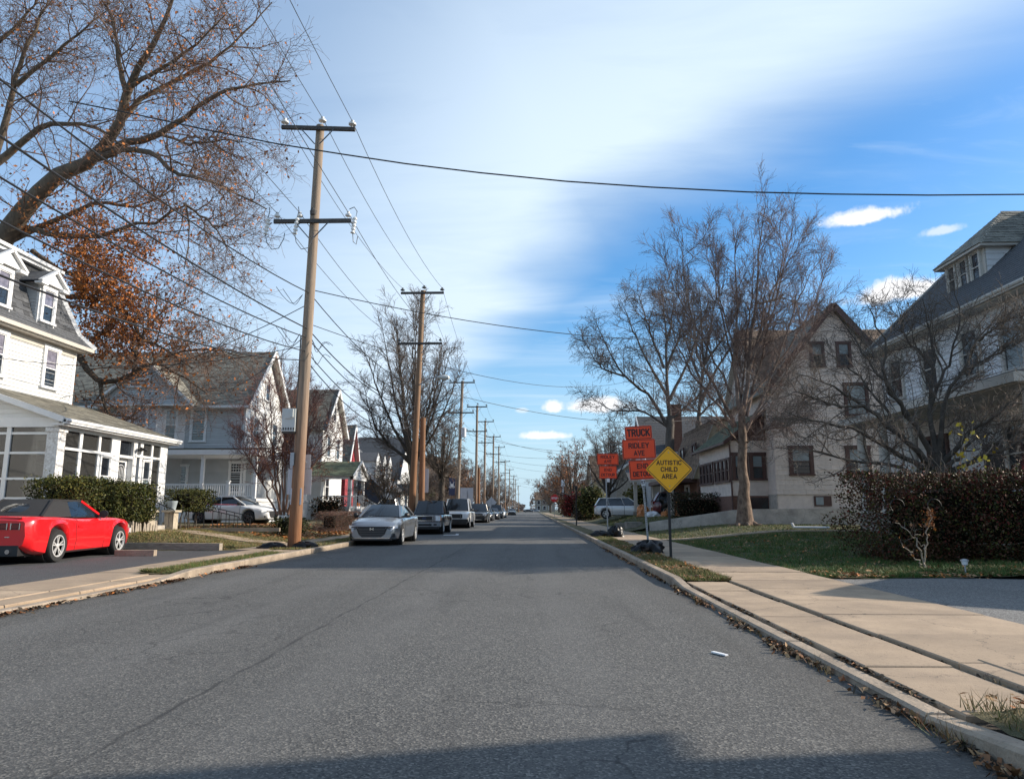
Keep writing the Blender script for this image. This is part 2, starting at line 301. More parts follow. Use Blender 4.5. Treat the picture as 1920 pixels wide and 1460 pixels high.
def stains(name, dark, amount=0.5, crack=0.5):
    """Water stains, dirt specks and hairline cracks over a material's colour."""
    t = M[name].node_tree; N = t.nodes; L = t.links; b = N['Principled BSDF']; src = b.inputs['Base Color'].links[0].from_socket
    geo = N.new('ShaderNodeNewGeometry'); P = geo.outputs['Position']
    def rng(v, a, b_, c, d):
        x = N.new('ShaderNodeMapRange'); L.new(v, x.inputs[0]); x.inputs[1].default_value = a; x.inputs[2].default_value = b_; x.inputs[3].default_value = c; x.inputs[4].default_value = d; return x.outputs[0]
    def mixin(fac, colr, src):
        x = N.new('ShaderNodeMix'); x.data_type = 'RGBA'; L.new(fac, x.inputs[0]); L.new(src, x.inputs[6]); x.inputs[7].default_value = (*colr, 1); return x.outputs[2]
    n1 = N.new('ShaderNodeTexNoise'); n1.inputs['Scale'].default_value = 0.9; n1.inputs['Detail'].default_value = 8; n1.inputs['Roughness'].default_value = 0.68; L.new(P, n1.inputs['Vector'])
    src = mixin(rng(n1.outputs['Fac'], 0.46, 0.72, 0.0, amount), dark, src)
    n2 = N.new('ShaderNodeTexNoise'); n2.inputs['Scale'].default_value = 38; n2.inputs['Detail'].default_value = 3; L.new(P, n2.inputs['Vector'])
    src = mixin(rng(n2.outputs['Fac'], 0.60, 0.74, 0.0, amount), tuple(np.array(dark) * .6), src)
    wv = N.new('ShaderNodeVectorMath'); wv.operation = 'MULTIPLY_ADD'; L.new(n1.outputs['Color'], wv.inputs[0]); wv.inputs[1].default_value = (1.2, 1.2, 1.2); L.new(P, wv.inputs[2])
    vc = N.new('ShaderNodeTexVoronoi'); vc.feature = 'DISTANCE_TO_EDGE'; vc.inputs['Scale'].default_value = 0.45; L.new(wv.outputs[0], vc.inputs['Vector'])
    src = mixin(rng(vc.outputs['Distance'], 0.0, 0.004, crack, 0.0), (0.04, 0.035, 0.03), src)
    L.new(src, b.inputs['Base Color'])
stains('concrete', (0.19, 0.145, 0.105), 0.62, 0.75); stains('kerb_concrete', (0.11, 0.09, 0.07), 0.65, 0.6); stains('stucco', (0.19, 0.175, 0.155), 0.7, 0.8); stains('white_siding', (0.54, 0.53, 0.50), 0.3, 0.0); stains('beige_shingle', (0.46, 0.395, 0.345), 0.35, 0.0); stains('pale_siding', (0.50, 0.49, 0.47), 0.4, 0.0)
stains('slate_shingle', (0.08, 0.082, 0.07), 0.5, 0.0)
def pole_mat(name, foot, shaft, z0, z1):
    """Creosoted pole whose stain has weathered away with height."""
    m = mat(name, shaft, 0.9, 0.28, 2.4, bump=0.5, bscale=9, stretch=(7, 7, 0.35), detail=8); t = m.node_tree; N = t.nodes; L = t.links; b = N['Principled BSDF']; src = b.inputs['Base Color'].links[0].from_socket
    tc = N.new('ShaderNodeTexCoord'); sx = N.new('ShaderNodeSeparateXYZ'); L.new(tc.outputs['Object'], sx.inputs[0])
    nz = N.new('ShaderNodeTexNoise'); nz.inputs['Scale'].default_value = 1.4; nz.inputs['Detail'].default_value = 6; mp = N.new('ShaderNodeMapping'); mp.inputs['Scale'].default_value = (9, 9, 0.5); L.new(tc.outputs['Object'], mp.inputs[0]); L.new(mp.outputs[0], nz.inputs['Vector'])
    ad = N.new('ShaderNodeMath'); ad.operation = 'MULTIPLY_ADD'; L.new(nz.outputs['Fac'], ad.inputs[0]); ad.inputs[1].default_value = -3.0; L.new(sx.outputs[2], ad.inputs[2])
    mr = N.new('ShaderNodeMapRange'); mr.inputs[1].default_value = z0 - 1.5; mr.inputs[2].default_value = z1 - 1.5; mr.inputs[3].default_value = 1.0; mr.inputs[4].default_value = 0.0; L.new(ad.outputs[0], mr.inputs[0])
    hs = N.new('ShaderNodeMix'); hs.data_type = 'RGBA'; hs.blend_type = 'MULTIPLY'; L.new(mr.outputs[0], hs.inputs[0]); L.new(src, hs.inputs[6]); hs.inputs[7].default_value = (*(np.array(foot) / np.array(shaft)), 1); L.new(hs.outputs[2], b.inputs['Base Color'])
pole_mat('pole_wood', (0.20, 0.085, 0.034), (0.27, 0.205, 0.150), 0.2, 5.5)
pole_mat('pole_brown', (0.24, 0.115, 0.055), (0.25, 0.165, 0.105), 3.0, 10.0)
# ------------------------------------------------------------------ mesh helpers
def wl(o):
    v = Vector((0, 0, 0))
    while o is not None: v += o.location; o = o.parent
    return v
def mesh_np(name, V, F, mats, mi=None, smooth=False, uv=None, sharp=None):
    me = bpy.data.meshes.new(name)
    V = np.asarray(V, np.float32); F = np.asarray(F, np.int32)
    me.vertices.add(len(V)); me.vertices.foreach_set('co', V.ravel())
    n, k = F.shape
    me.loops.add(n * k); me.loops.foreach_set('vertex_index', F.ravel())
    me.polygons.add(n); me.polygons.foreach_set('loop_start', np.arange(0, n * k, k, dtype=np.int32))
    for m_ in mats: me.materials.append(M[m_])
    if mi is not None: me.polygons.foreach_set('material_index', np.asarray(mi, np.int32))
    if smooth: me.polygons.foreach_set('use_smooth', np.ones(n, bool))
    me.update(calc_edges=True)
    return me
def link(name, me, parent=None, loc=None, mw=None):
    o = bpy.data.objects.new(name, me); COL.objects.link(o)
    if parent is not None: o.parent = parent
    if mw is not None: o.matrix_local = mw
    elif loc is not None: o.location = loc
    return o
def tag(o, label=None, cat=None, group=None, kind=None):
    if label: o['label'] = label
    if cat: o['category'] = cat
    if group: o['group'] = group
    if kind: o['kind'] = kind
    return o
def thing(name, label, cat, loc=(0, 0, 0), rz=0.0, group=None, kind=None):
    o = bpy.data.objects.new(name, None); COL.objects.link(o); o.empty_display_size = 0.3
    o.location = loc; o.rotation_euler = (0, 0, rz)
    return tag(o, label, cat, group, kind)
def dup(o, parent=None, loc=None):
    c = o.copy(); COL.objects.link(c)
    if parent is not None: c.parent = parent
    if loc is not None: c.location = loc
    for ch in o.children: dup(ch, c)
    return c
A3 = np.array
EX, EY, EZ = A3((1., 0, 0)), A3((0, 1., 0)), A3((0, 0, 1.))
class MB:
    def __init__(s): s.v = []; s.f = []; s.m = []; s.cur = 0
    def add(s, vs, fs):
        o = len(s.v); s.v += [tuple(map(float, p)) for p in vs]
        for f in fs: s.f.append([i + o for i in f]); s.m.append(s.cur)
    def quad(s, *p): s.add(p, [list(range(len(p)))])
    def box(s, x0, x1, y0, y1, z0, z1):
        s.add([(x0, y0, z0), (x1, y0, z0), (x1, y1, z0), (x0, y1, z0), (x0, y0, z1), (x1, y0, z1), (x1, y1, z1), (x0, y1, z1)],
              [[0, 3, 2, 1], [4, 5, 6, 7], [0, 1, 5, 4], [1, 2, 6, 5], [2, 3, 7, 6], [3, 0, 4, 7]])
    def obox(s, c, U, V, N, a, b, d):
        c = A3(c, float); U = A3(U, float) * a; V = A3(V, float) * b; N = A3(N, float) * d
        s.add([c - U - V - N, c + U - V - N, c + U + V - N, c - U + V - N, c - U - V + N, c + U - V + N, c + U + V + N, c - U + V + N],
              [[0, 3, 2, 1], [4, 5, 6, 7], [0, 1, 5, 4], [1, 2, 6, 5], [2, 3, 7, 6], [3, 0, 4, 7]])
    def bar(s, p, q, w, h=None, upv=(0, 0, 1)):
        p = A3(p, float); q = A3(q, float); h = h or w; d = q - p; L_ = np.linalg.norm(d); d /= L_
        u_ = np.cross(d, upv)
        if np.linalg.norm(u_) < 1e-4: u_ = np.cross(d, (1, 0, 0))
        u_ /= np.linalg.norm(u_); v_ = np.cross(u_, d)
        s.obox((p + q) / 2, d, u_, v_, L_ / 2, w / 2, h / 2)
    def prism(s, poly, ax, d):
        poly = [A3(p, float) for p in poly]; n = len(poly); D_ = A3(ax, float) * d
        s.add(poly + [p + D_ for p in poly], [list(range(n))[::-1], list(range(n, 2 * n))] + [[i, (i + 1) % n, n + (i + 1) % n, n + i] for i in range(n)])
    def tube(s, pts, r, S_=8, caps=True):
        pts = A3(pts, float); k = len(pts); r = np.broadcast_to(A3(r, float), (k,))
        V, F = tubes(pts[None], r[None], S_)
        s.add(V, F.tolist())
        if caps: o = len(s.v) - len(V); s.f += [[o + i for i in range(S_)][::-1], [o + (k - 1) * S_ + i for i in range(S_)]]; s.m += [s.cur] * 2
    def lathe(s, c, ax, prof, n=16):
        ax = A3(ax, float); ax /= np.linalg.norm(ax); u_ = np.cross(ax, (0, 0, 1.) if abs(ax[2]) < 0.9 else (1., 0, 0)); u_ /= np.linalg.norm(u_); v_ = np.cross(ax, u_); c = A3(c, float)
        vs = []; k = len(prof)
        for (a, r) in prof:
            for i in range(n):
                t_ = 2 * math.pi * i / n; vs.append(c + ax * a + (u_ * math.cos(t_) + v_ * math.sin(t_)) * r)
        fs = [[j * n + i, j * n + (i + 1) % n, (j + 1) * n + (i + 1) % n, (j + 1) * n + i] for j in range(k - 1) for i in range(n)]
        fs += [list(range(n))[::-1], [(k - 1) * n + i for i in range(n)]]
        s.add(vs, fs)
    def patch(s, a, b, c, d, bulge=(0, 0, 0), nu=6, nv=4):
        a, b, c, d = map(lambda p: A3(p, float), (a, b, c, d)); bl = A3(bulge, float); vs = []
        for j in range(nv + 1):
            for i in range(nu + 1):
                u_, w = i / nu, j / nv
                vs.append((a * (1 - u_) + b * u_) * (1 - w) + (d * (1 - u_) + c * u_) * w + bl * (4 * u_ * (1 - u_)) * (1 - 0.35 * (2 * w - 1) ** 2))
        s.add(vs, [[j * (nu + 1) + i, j * (nu + 1) + i + 1, (j + 1) * (nu + 1) + i + 1, (j + 1) * (nu + 1) + i] for j in range(nv) for i in range(nu)])
    def mesh(s, name, mats, off=(0, 0, 0), smooth=False, sharp=35):
        if isinstance(mats, str): mats = [mats]
        me = bpy.data.meshes.new(name); o = off
        me.from_pydata([(p[0] - o[0], p[1] - o[1], p[2] - o[2]) for p in s.v], [], s.f)
        for m_ in mats: me.materials.append(M[m_])
        if any(s.m): me.polygons.foreach_set('material_index', s.m)
        if smooth:
            me.polygons.foreach_set('use_smooth', [True] * len(s.f)); me.update(); me.set_sharp_from_angle(angle=R(sharp))
        me.update(); return me
    def build(s, name, mats, parent=None, local=False, smooth=False, sharp=35, label=None, kind=None):
        off = (0, 0, 0) if (local or parent is None) else wl(parent)
        o = link(name, s.mesh(name, mats, off, smooth, sharp), parent)
        return tag(o, label, kind=kind)
def tubes(P, Rr, S_):
    P = np.asarray(P, float); Rr = np.asarray(Rr, float); N_, k, _ = P.shape
    T = np.gradient(P, axis=1); T /= np.linalg.norm(T, axis=2, keepdims=True) + 1e-9
    mean = T.mean(axis=1); ref = np.where(np.abs(mean[:, 2:3]) < 0.8, A3([[0, 0, 1.]]), A3([[1., 0, 0]]))
    U = np.cross(T, ref[:, None, :]); U /= np.linalg.norm(U, axis=2, keepdims=True) + 1e-9
    V = np.cross(T, U)
    a = np.arange(S_) * 2 * math.pi / S_
    ring = P[:, :, None, :] + Rr[:, :, None, None] * (U[:, :, None, :] * np.cos(a)[None, None, :, None] + V[:, :, None, :] * np.sin(a)[None, None, :, None])
    idx = np.arange(N_ * k * S_).reshape(N_, k, S_); nx = np.roll(idx, -1, axis=2)
    F = np.stack([idx[:, :-1], nx[:, :-1], nx[:, 1:], idx[:, 1:]], axis=-1).reshape(-1, 4)
    return ring.reshape(-1, 3), F
def at(px, py, Y):
    """World point on the line of sight through a picture position, at distance Y down the street."""
    t_, p_ = PITCH, YAW
    f = A3((-math.sin(p_) * math.cos(t_), math.cos(p_) * math.cos(t_), math.sin(t_))); r = A3((math.cos(p_), math.sin(p_), 0)); u = np.cross(r, f)
    d = f + r * (px - 960) / FPX - u * (py - 730) / FPX
    return EYE + d * (Y / d[1])
def poly_range(poly, v):
    us = []
    n = len(poly)
    for i in range(n):
        (ua, va), (ub, vb) = poly[i], poly[(i + 1) % n]
        if va == vb:
            if abs(va - v) < 1e-9: us += [ua, ub]
            continue
        t_ = (v - va) / (vb - va)
        if -1e-9 <= t_ <= 1 + 1e-9: us.append(ua + (ub - ua) * t_)
    return (min(us), max(us)) if us else None
def courses(name, m_, parent, O, U, V, N, poly, pitch, lip=0.02, pieces=False, kind=None):
    """Overlapping boards or shingle courses over a convex polygon (u, v) on the plane O, U, V facing N; each board its own object if pieces."""
    O, U, V, N = A3(O, float), A3(U, float), A3(V, float), A3(N, float)
    v0 = min(p[1] for p in poly); v1 = max(p[1] for p in poly); n = max(1, round((v1 - v0) / pitch)); dv = (v1 - v0) / n
    mb = MB(); flip = np.dot(np.cross(U, V), N) < 0
    for i in range(n):
        a, b = v0 + i * dv, v0 + (i + 1) * dv
        ra, rb = poly_range(poly, a + 1e-6), poly_range(poly, b - 1e-6)
        if not ra or not rb: continue
        if ra[1] - ra[0] < 0.02 and rb[1] - rb[0] < 0.02: continue
        if pieces: mb = MB()
        pt = lambda u_, v_, h: O + U * u_ + V * v_ + N * h
        l = lip * (1 + 0.15 * random.uniform(-1, 1))
        vs = [pt(ra[0], a, -0.01), pt(ra[1], a, -0.01), pt(ra[0], a, l), pt(ra[1], a, l), pt(rb[0], b, 0.002), pt(rb[1], b, 0.002)]
        fs = [[0, 1, 3, 2], [2, 3, 5, 4], [0, 2, 4], [1, 5, 3]]
        mb.add(vs, [f[::-1] for f in fs] if flip else fs)
        if pieces: mb.build(name, m_, parent)
    if not pieces: return mb.build(name, m_, parent, kind=kind)
def tabs(name, m_, parent, O, U, V, N, poly, pitch, tabw, th=0.016, limit=300):
    """Single shingles (each an object sharing one mesh) over a convex polygon."""
    O, U, V, N = A3(O, float), A3(U, float), A3(V, float), A3(N, float)
    b = MB(); b.add([(0, 0, -.4), (1, 0, -.4), (0, 0, 1), (1, 0, 1), (0, 1.15, .1), (1, 1.15, .1)], [[0, 1, 3, 2], [2, 3, 5, 4], [0, 2, 4], [1, 5, 3]])
    me = b.mesh(name, m_); v0 = min(p[1] for p in poly); v1 = max(p[1] for p in poly); n = max(1, round((v1 - v0) / pitch)); dv = (v1 - v0) / n; cnt = 0
    for i in range(n):
        r_ = poly_range(poly, v0 + (i + .5) * dv)
        if not r_: continue
        u_ = r_[0] - tabw * random.random()
        while u_ < r_[1]:
            w = tabw * random.uniform(.75, 1.3); a, c = max(u_, r_[0]), min(u_ + w - .006, r_[1]); u_ += w
            if c - a < .03 or cnt >= limit: continue
            t_ = th * random.uniform(.6, 1.5); p = O + U * a + V * (v0 + i * dv - random.uniform(0, .008)); X_, Y_, Z_ = U * (c - a), V * dv, N * t_
            o = link(name, me, parent, mw=Matrix(((X_[0], Y_[0], Z_[0], p[0] - wl(parent)[0]), (X_[1], Y_[1], Z_[1], p[1] - wl(parent)[1]), (X_[2], Y_[2], Z_[2], p[2] - wl(parent)[2]), (0, 0, 0, 1)))); cnt += 1
def window(parent, c, U, N, w, h, trim='white_trim', tw=0.11, sill=True, glass=('window_glass', 'window_glass'), split=0.5, muntins=0, head=True, depth=0.05):
    """A sash window: casing, meeting rail and sill in one part, panes as sub-parts. c = centre of the opening on the wall face."""
    c, U, N = A3(c, float), A3(U, float), A3(N, float); V = EZ
    b = MB(); o = c + N * depth / 2
    b.obox(o - U * (w / 2 + tw / 2), U, V, N, tw / 2, h / 2, depth); b.obox(o + U * (w / 2 + tw / 2), U, V, N, tw / 2, h / 2, depth)
    b.obox(o + V * (h / 2 + tw / 2), U, V, N, w / 2 + tw + (.03 if head else 0), tw / 2, depth + .006)
    if sill: b.obox(o - V * (h / 2 + .04) + N * .02, U, V, N, w / 2 + tw + .03, .04, depth + .02)
    zs = -h / 2 + h * split
    s_ = 0.035
    b.obox(o + V * zs - N * .006, U, V, N, w / 2, .022, depth - .012)
    for sg in (-1, 1): b.obox(o + U * sg * (w / 2 - s_ / 2) - N * .008, U, V, N, s_ / 2, h / 2, depth - .014)
    b.obox(o + V * (h / 2 - s_ / 2) - N * .01, U, V, N, w / 2, s_ / 2, depth - .016); b.obox(o - V * (h / 2 - s_ / 2) - N * .01, U, V, N, w / 2, s_ / 2, depth - .016)
    if muntins:
        for k in range(1, muntins + 1): b.obox(o + U * (-w / 2 + w * k / (muntins + 1)) + V * (zs + h / 2) / 2 - N * .012, U, V, N, .010, (h / 2 - zs) / 2, depth - .02)
        for k in (1, 2): b.obox(o + V * (zs + (h / 2 - zs) * k / 3) - N * .014, U, V, N, w / 2, .010, depth - .022)
    fr_ = b.build('window', trim, parent)
    for (za, zb, g) in ((zs, h / 2, glass[0]), (-h / 2, zs, glass[1])):
        p = MB(); p.obox(c + V * (za + zb) / 2 + N * .012, U, V, N, w / 2, (zb - za) / 2, .006); p.build('pane', g, fr_)
    return fr_
def resample(P, k):
    P = A3(P, float); n = len(P)
    if n == 2: t_ = np.linspace(0, 1, k)[:, None]; return P[0] * (1 - t_) + P[1] * t_
    d = np.r_[0, np.cumsum(np.linalg.norm(np.diff(P, axis=0), axis=1))]; s = np.linspace(0, d[-1], k); T_ = np.gradient(P, d, axis=0); out = np.zeros((k, 3))
    for j, x in enumerate(s):
        i = int(np.clip(np.searchsorted(d, x) - 1, 0, n - 2)); h = d[i + 1] - d[i]; t_ = (x - d[i]) / h
        out[j] = (2 * t_**3 - 3 * t_**2 + 1) * P[i] + (t_**3 - 2 * t_**2 + t_) * h * T_[i] + (-2 * t_**3 + 3 * t_**2) * P[i + 1] + (t_**3 - t_**2) * h * T_[i + 1]
    return out
# ------------------------------------------------------------------ the setting
def smooth01(t): t = np.clip(t, 0, 1); return t * t * (3 - 2 * t)
def z_left(x, y):
    x, y = np.asarray(x, float), np.asarray(y, float)
    lawn = 0.10 + 0.42 * smooth01((-8.7 - x) / 4.0)
    drv = 0.07 + 0.0 * x
    k = smooth01((y - 21.3) / 1.2); k2 = smooth01((-13.4 - x) / 0.8)
    return np.where(x > -8.3, 0.08, lawn * np.maximum(k, k2) + drv * (1 - np.maximum(k, k2)))
def wall_top(x): return np.interp(x, [6, 10.3, 17], [.60, 1.27, 1.32])
def z_right(x, y):
    x, y = np.asarray(x, float), np.asarray(y, float)
    a = 0.05 + 0.13 * smooth01((y - 14) / 5) + 0.24 * smooth01((y - 19) / 14)
    z = 0.10 + a * smooth01((x - 4.92) / 5.0)
    yard = 0.12 + 0.66 * smooth01((x - 5.2) / 3.2)
    wall_y = np.where(x < 12, 37.4 - (x - 6) * 0.25, 35.9 - (x - 12) * 0.10)
    return np.where((y > wall_y) & (x > 5.3), np.where(y < 44, np.minimum(yard, wall_top(x) - .05), yard), z)
def grid_sheet(name, m_, xs, ys, zf, off=0.0, label=None, kind='structure', rough=0.0):
    X_, Y_ = np.meshgrid(xs, ys); Z_ = zf(X_, Y_) + off + rough * RNG.normal(size=X_.shape)
    V = np.stack([X_, Y_, Z_], -1).reshape(-1, 3); nx, ny = len(xs), len(ys); i = np.arange(nx * ny).reshape(ny, nx)
    F = np.stack([i[:-1, :-1], i[:-1, 1:], i[1:, 1:], i[1:, :-1]], -1).reshape(-1, 4)
    o = link(name, mesh_np(name, V, F, [m_], smooth=True)); return tag(o, label, None, None, kind)
def slab_box(b, x0, x1, y0, y1, z0, z1, bv=0.012, z2=None):
    z2 = z1 if z2 is None else z2; c = min(bv, .008)
    b.add([(x0, y0, z0), (x1, y0, z0), (x1, y1, z0), (x0, y1, z0), (x0, y0, z1 - bv), (x1, y0, z1 - bv), (x1, y1, z2 - bv), (x0, y1, z2 - bv),
           (x0 + bv, y0 + c, z1), (x1 - bv, y0 + c, z1), (x1 - bv, y1 - c, z2), (x0 + bv, y1 - c, z2)],
          [[0, 1, 5, 4], [1, 2, 6, 5], [2, 3, 7, 6], [3, 0, 4, 7], [4, 5, 9, 8], [5, 6, 10, 9], [6, 7, 11, 10], [7, 4, 8, 11], [8, 9, 10, 11]])
b = MB(); b.quad((-2500, -300, -0.25), (2500, -300, -0.25), (2500, 3500, -0.25), (-2500, 3500, -0.25))
tag(b.build('ground', 'earth'), 'flat ground running out to the horizon', kind='structure')
b = MB()
for y0, y1 in ((-40, 0), (0, 30), (30, 90), (90, 1500)): b.quad((-6.42, y0, 0), (2.33, y0, 0), (2.33, y1, 0), (-6.42, y1, 0))
tag(b.build('road', 'asphalt'), 'grey asphalt street running straight away from the viewer', kind='structure')
# left side
LY = np.concatenate([np.arange(9, 24, .5), np.arange(24, 60, 1.), np.arange(60, 240, 6.)])
grid_sheet('left_lawn', 'turf', np.concatenate([np.arange(-40, -14, 2.), np.arange(-14, -8.1, .25)]), LY[LY >= 21.0], z_left, rough=0.008, label='dry lawn rising from the pavement to the houses on the left')
grid_sheet('left_driveway', 'fresh_asphalt', np.arange(-14.2, -8.0, .4), np.arange(6, 21.2, .4), z_left, off=0.004, label='dark asphalt parking pad under the red convertible')
grid_sheet('left_yard', 'turf', np.arange(-40, -13.6, .8), np.arange(2, 21.3, .8), z_left, off=0.01, label='lawn in front of the white mansard house')
lp = thing('left_pavement', 'tan concrete pavement on the left of the street', None, kind='structure')
b = MB(); b.quad((-8.4, -30, .03), (-6.4, -30, .03), (-6.4, 260, .03), (-8.4, 260, .03)); b.build('bedding', 'soil', lp)
y = 3.0
while y < 13.0:
    d = 1.5; b = MB(); slab_box(b, -8.22, -7.05, y, y + d - .02, 0, .085); b.build('slab', 'concrete', lp)
    b = MB(); slab_box(b, -7.03, -6.60, y, y + d - .02, 0, .075); b.build('slab', 'concrete', lp); y += d
while y < 60:
    d = 1.5; b = MB(); x0, x1 = (-8.22, -7.30) if y < 20.5 else (-8.75, -7.75); slab_box(b, x0, x1, y, y + d - .015, 0, .10 if y > 14 else .09); b.build('slab', 'concrete', lp); y += d
b = MB(); b.box(-8.75, -7.75, y, 240, 0, .10); b.build('far_pavement', 'concrete', lp)
b = MB(); b.box(-7.74, -6.59, 19.6, 21.0, 0, .095); b.build('slab', 'concrete', lp)
lk = thing('left_kerb', 'pale concrete kerb on the left of the street', None, kind='structure')
kl = lambda y: float(np.interp(y, [12.3, 13.5], [.045, .14]))
ys_ = list(np.arange(-6, 12, 2.05)) + [12.4, 13.5] + list(np.arange(16, 76, 2.4))
for ya, yb in zip(ys_[:-1], ys_[1:]): b = MB(); j = random.uniform(-.005, .005); slab_box(b, -6.59, -6.40 + random.uniform(-.006, .006), ya, yb - .012, -.1, kl(ya) + j, .018, kl(yb) + j); b.build('kerbstone', 'kerb_concrete', lk)
y = ys_[-1]
b = MB(); b.box(-6.59, -6.40, y, 260, -.1, .14); b.build('far_kerb', 'kerb_concrete', lk)
grid_sheet('left_verge', 'turf', np.arange(-7.31, -6.58, .1), np.arange(13.2, 19.7, .2), lambda x, y: .10 + .03 * np.sin(x * 4) * np.cos(y), rough=.006, label='narrow grass verge beside the left kerb')
grid_sheet('left_verge', 'turf', np.arange(-7.80, -6.58, .15), np.concatenate([np.arange(20.9, 60, .5), np.arange(60, 240, 8.)]), lambda x, y: .105 + .02 * np.sin(x * 4) * np.cos(y), rough=.005, label='worn verge around the poles on the left')
# right side
rp = thing('right_pavement', 'tan concrete pavement on the right of the street', None, kind='structure')
b = MB(); b.quad((2.31, -30, .035), (5.1, -30, .035), (5.1, 260, .035), (2.31, 260, .035)); b.build('bedding', 'soil', rp)
y = 4.45
for k in range(6):
    d = (12.1 - 4.45) / 6; t1, t2 = random.uniform(-.006, .006), random.uniform(-.006, .006)
    b = MB(); slab_box(b, 2.50, 3.165, y, y + d - .014, 0, .082 + t1, .01); b.build('slab', 'concrete', rp)
    b = MB(); slab_box(b, 3.20, 4.96, y, y + d - .014, 0, .108 + t2, .01); b.build('slab', 'concrete', rp); y += d
while y < 62:
    b = MB(); slab_box(b, 3.24, 4.96, y, y + 1.49, 0, .12 + random.uniform(-.006, .006), .008); b.build('slab', 'concrete', rp); y += 1.5
b = MB(); b.box(3.24, 4.96, y, 240, 0, .12); b.build('far_pavement', 'concrete', rp)
y = -2.0
while y < 4.4: b = MB(); slab_box(b, 3.4, 5.0, y, y + 1.55, 0, .12, .01); b.build('slab', 'concrete', rp); y += 1.57
rk = thing('right_kerb', 'worn concrete kerb on the right of the street', None, kind='structure')
kh = lambda y: float(np.interp(y, [3.7, 4.5, 11.3, 12.3], [.135, .055, .055, .14]))
ys_ = [-4.5, -1.8, 1.0, 3.6, 4.55] + list(np.linspace(6.9, 11.4, 3)) + [12.35] + list(np.arange(15.1, 82, 2.75))
for ya, yb in zip(ys_[:-1], ys_[1:]): b = MB(); j = random.uniform(-.005, .005); slab_box(b, 2.31 + random.uniform(-.006, .006), 2.465, ya, yb - .012, -.1, kh(ya) + j, .020, kh(yb) + j); b.build('kerbstone', 'kerb_concrete', rk)
y = ys_[-1]
b = MB(); b.box(2.31, 2.465, y, 260, -.1, .14); b.build('far_kerb', 'kerb_concrete', rk)
grid_sheet('right_verge', 'turf', np.arange(2.46, 3.28, .1), np.concatenate([np.arange(12.1, 60, .25), np.arange(60, 240, 8.)]), lambda x, y: .115 + .02 * np.sin(x * 5) * np.cos(y * 1.3), rough=.008, label='leaf strewn grass verge beside the right kerb')
grid_sheet('right_verge', 'turf', np.arange(2.46, 3.45, .1), np.arange(-2, 4.46, .12), lambda x, y: .115 + .02 * np.sin(x * 5) * np.cos(y * 1.3), rough=.008, label='dry grass verge at the near end of the right kerb')
grid_sheet('right_driveway', 'old_asphalt', np.concatenate([np.arange(4.93, 6.4, .18), np.arange(6.4, 20, .6)]), np.arange(4, 12.9, .3), lambda x, y: .095 + .01 * np.sin(x * 2) * np.cos(y), label='cracked pale grey driveway on the right')
z_front = lambda x, y: 0.10 + (0.05 + 0.13 * smooth01((y - 14) / 5) + 0.24 * smooth01((y - 19) / 14)) * smooth01((x - 4.92) / 5.0)
grid_sheet('right_lawn', 'green_turf', np.concatenate([np.arange(4.92, 10, .3), np.arange(10, 34, 1.)]), np.arange(12.6, 38.2, .4), z_front, rough=.010, label='green lawn rising to the houses on the right')
xs_ = np.concatenate([np.arange(4.92, 12, .3), np.arange(12, 34, 1.)]); ss_ = np.concatenate([np.arange(0, 8, .4), np.arange(8, 80, 2.), np.arange(80, 220, 8.)])
XX, SS = np.meshgrid(xs_, ss_); wy_ = np.where(XX < 12, 37.4 - (XX - 6) * 0.25, 35.9 - (XX - 12) * 0.10) + .14; YY = np.where(XX < 6, 37.9, wy_) + SS
edge = np.interp(XX, [4.9, 5.9, 6, 10.3, 17], [.12, .30, .56, 1.22, 1.28]); yard_ = 0.12 + 0.66 * smooth01((XX - 5.2) / 3.2); kk = smooth01(SS / 7); ZZ = edge * (1 - kk) + yard_ * kk + .008 * RNG.normal(size=XX.shape)
ii = np.arange(XX.size).reshape(XX.shape)
tag(link('right_yard', mesh_np('right_yard', np.stack([XX, YY, ZZ], -1).reshape(-1, 3), np.stack([ii[:-1, :-1], ii[:-1, 1:], ii[1:, 1:], ii[1:, :-1]], -1).reshape(-1, 4), ['green_turf'], smooth=True)), 'raised yard behind the retaining wall on the right', kind='structure')
b = MB()
for i in range(12):
    xa, xb = 4.95 + i * .75, 4.95 + (i + 1) * .75 - .02
    ya, yb = 27.2, 28.3
    za, zb = float(z_right(xa, 27.7)) + .035, float(z_right(xb, 27.7)) + .035
    b.add([(xa, ya, za - .08), (xb, ya, zb - .08), (xb, yb, zb - .08), (xa, yb, za - .08), (xa, ya, za), (xb, ya, zb), (xb, yb, zb), (xa, yb, za)], [[4, 5, 6, 7], [0, 1, 5, 4], [2, 3, 7, 6], [1, 2, 6, 5], [3, 0, 4, 7]])
tag(b.build('garden_path', 'concrete'), 'concrete path crossing the right lawn to the houses', kind='structure')
b = MB()
for i in range(6):
    xa, xb = -8.76 - i * .8, -8.76 - (i + 1) * .8 + .02; za, zb = float(z_left(xa, 24.8)) + .03, float(z_left(xb, 24.8)) + .03
    b.add([(xb, 24.2, zb - .06), (xa, 24.2, za - .06), (xa, 25.4, za - .06), (xb, 25.4, zb - .06), (xb, 24.2, zb), (xa, 24.2, za), (xa, 25.4, za), (xb, 25.4, zb)], [[4, 5, 6, 7], [0, 1, 5, 4], [2, 3, 7, 6], [1, 2, 6, 5], [3, 0, 4, 7]])
tag(b.build('front_path', 'concrete'), 'concrete path from the left pavement to the porch steps', kind='structure')

grid_sheet('right_front_yard', 'turf', np.arange(4.95, 30, .6), np.arange(-14, 4.3, .6), lambda x, y: .10 + .04 * smooth01((x - 5) / 4), rough=.008, label='dry lawn of the house beside the driveway on the right')
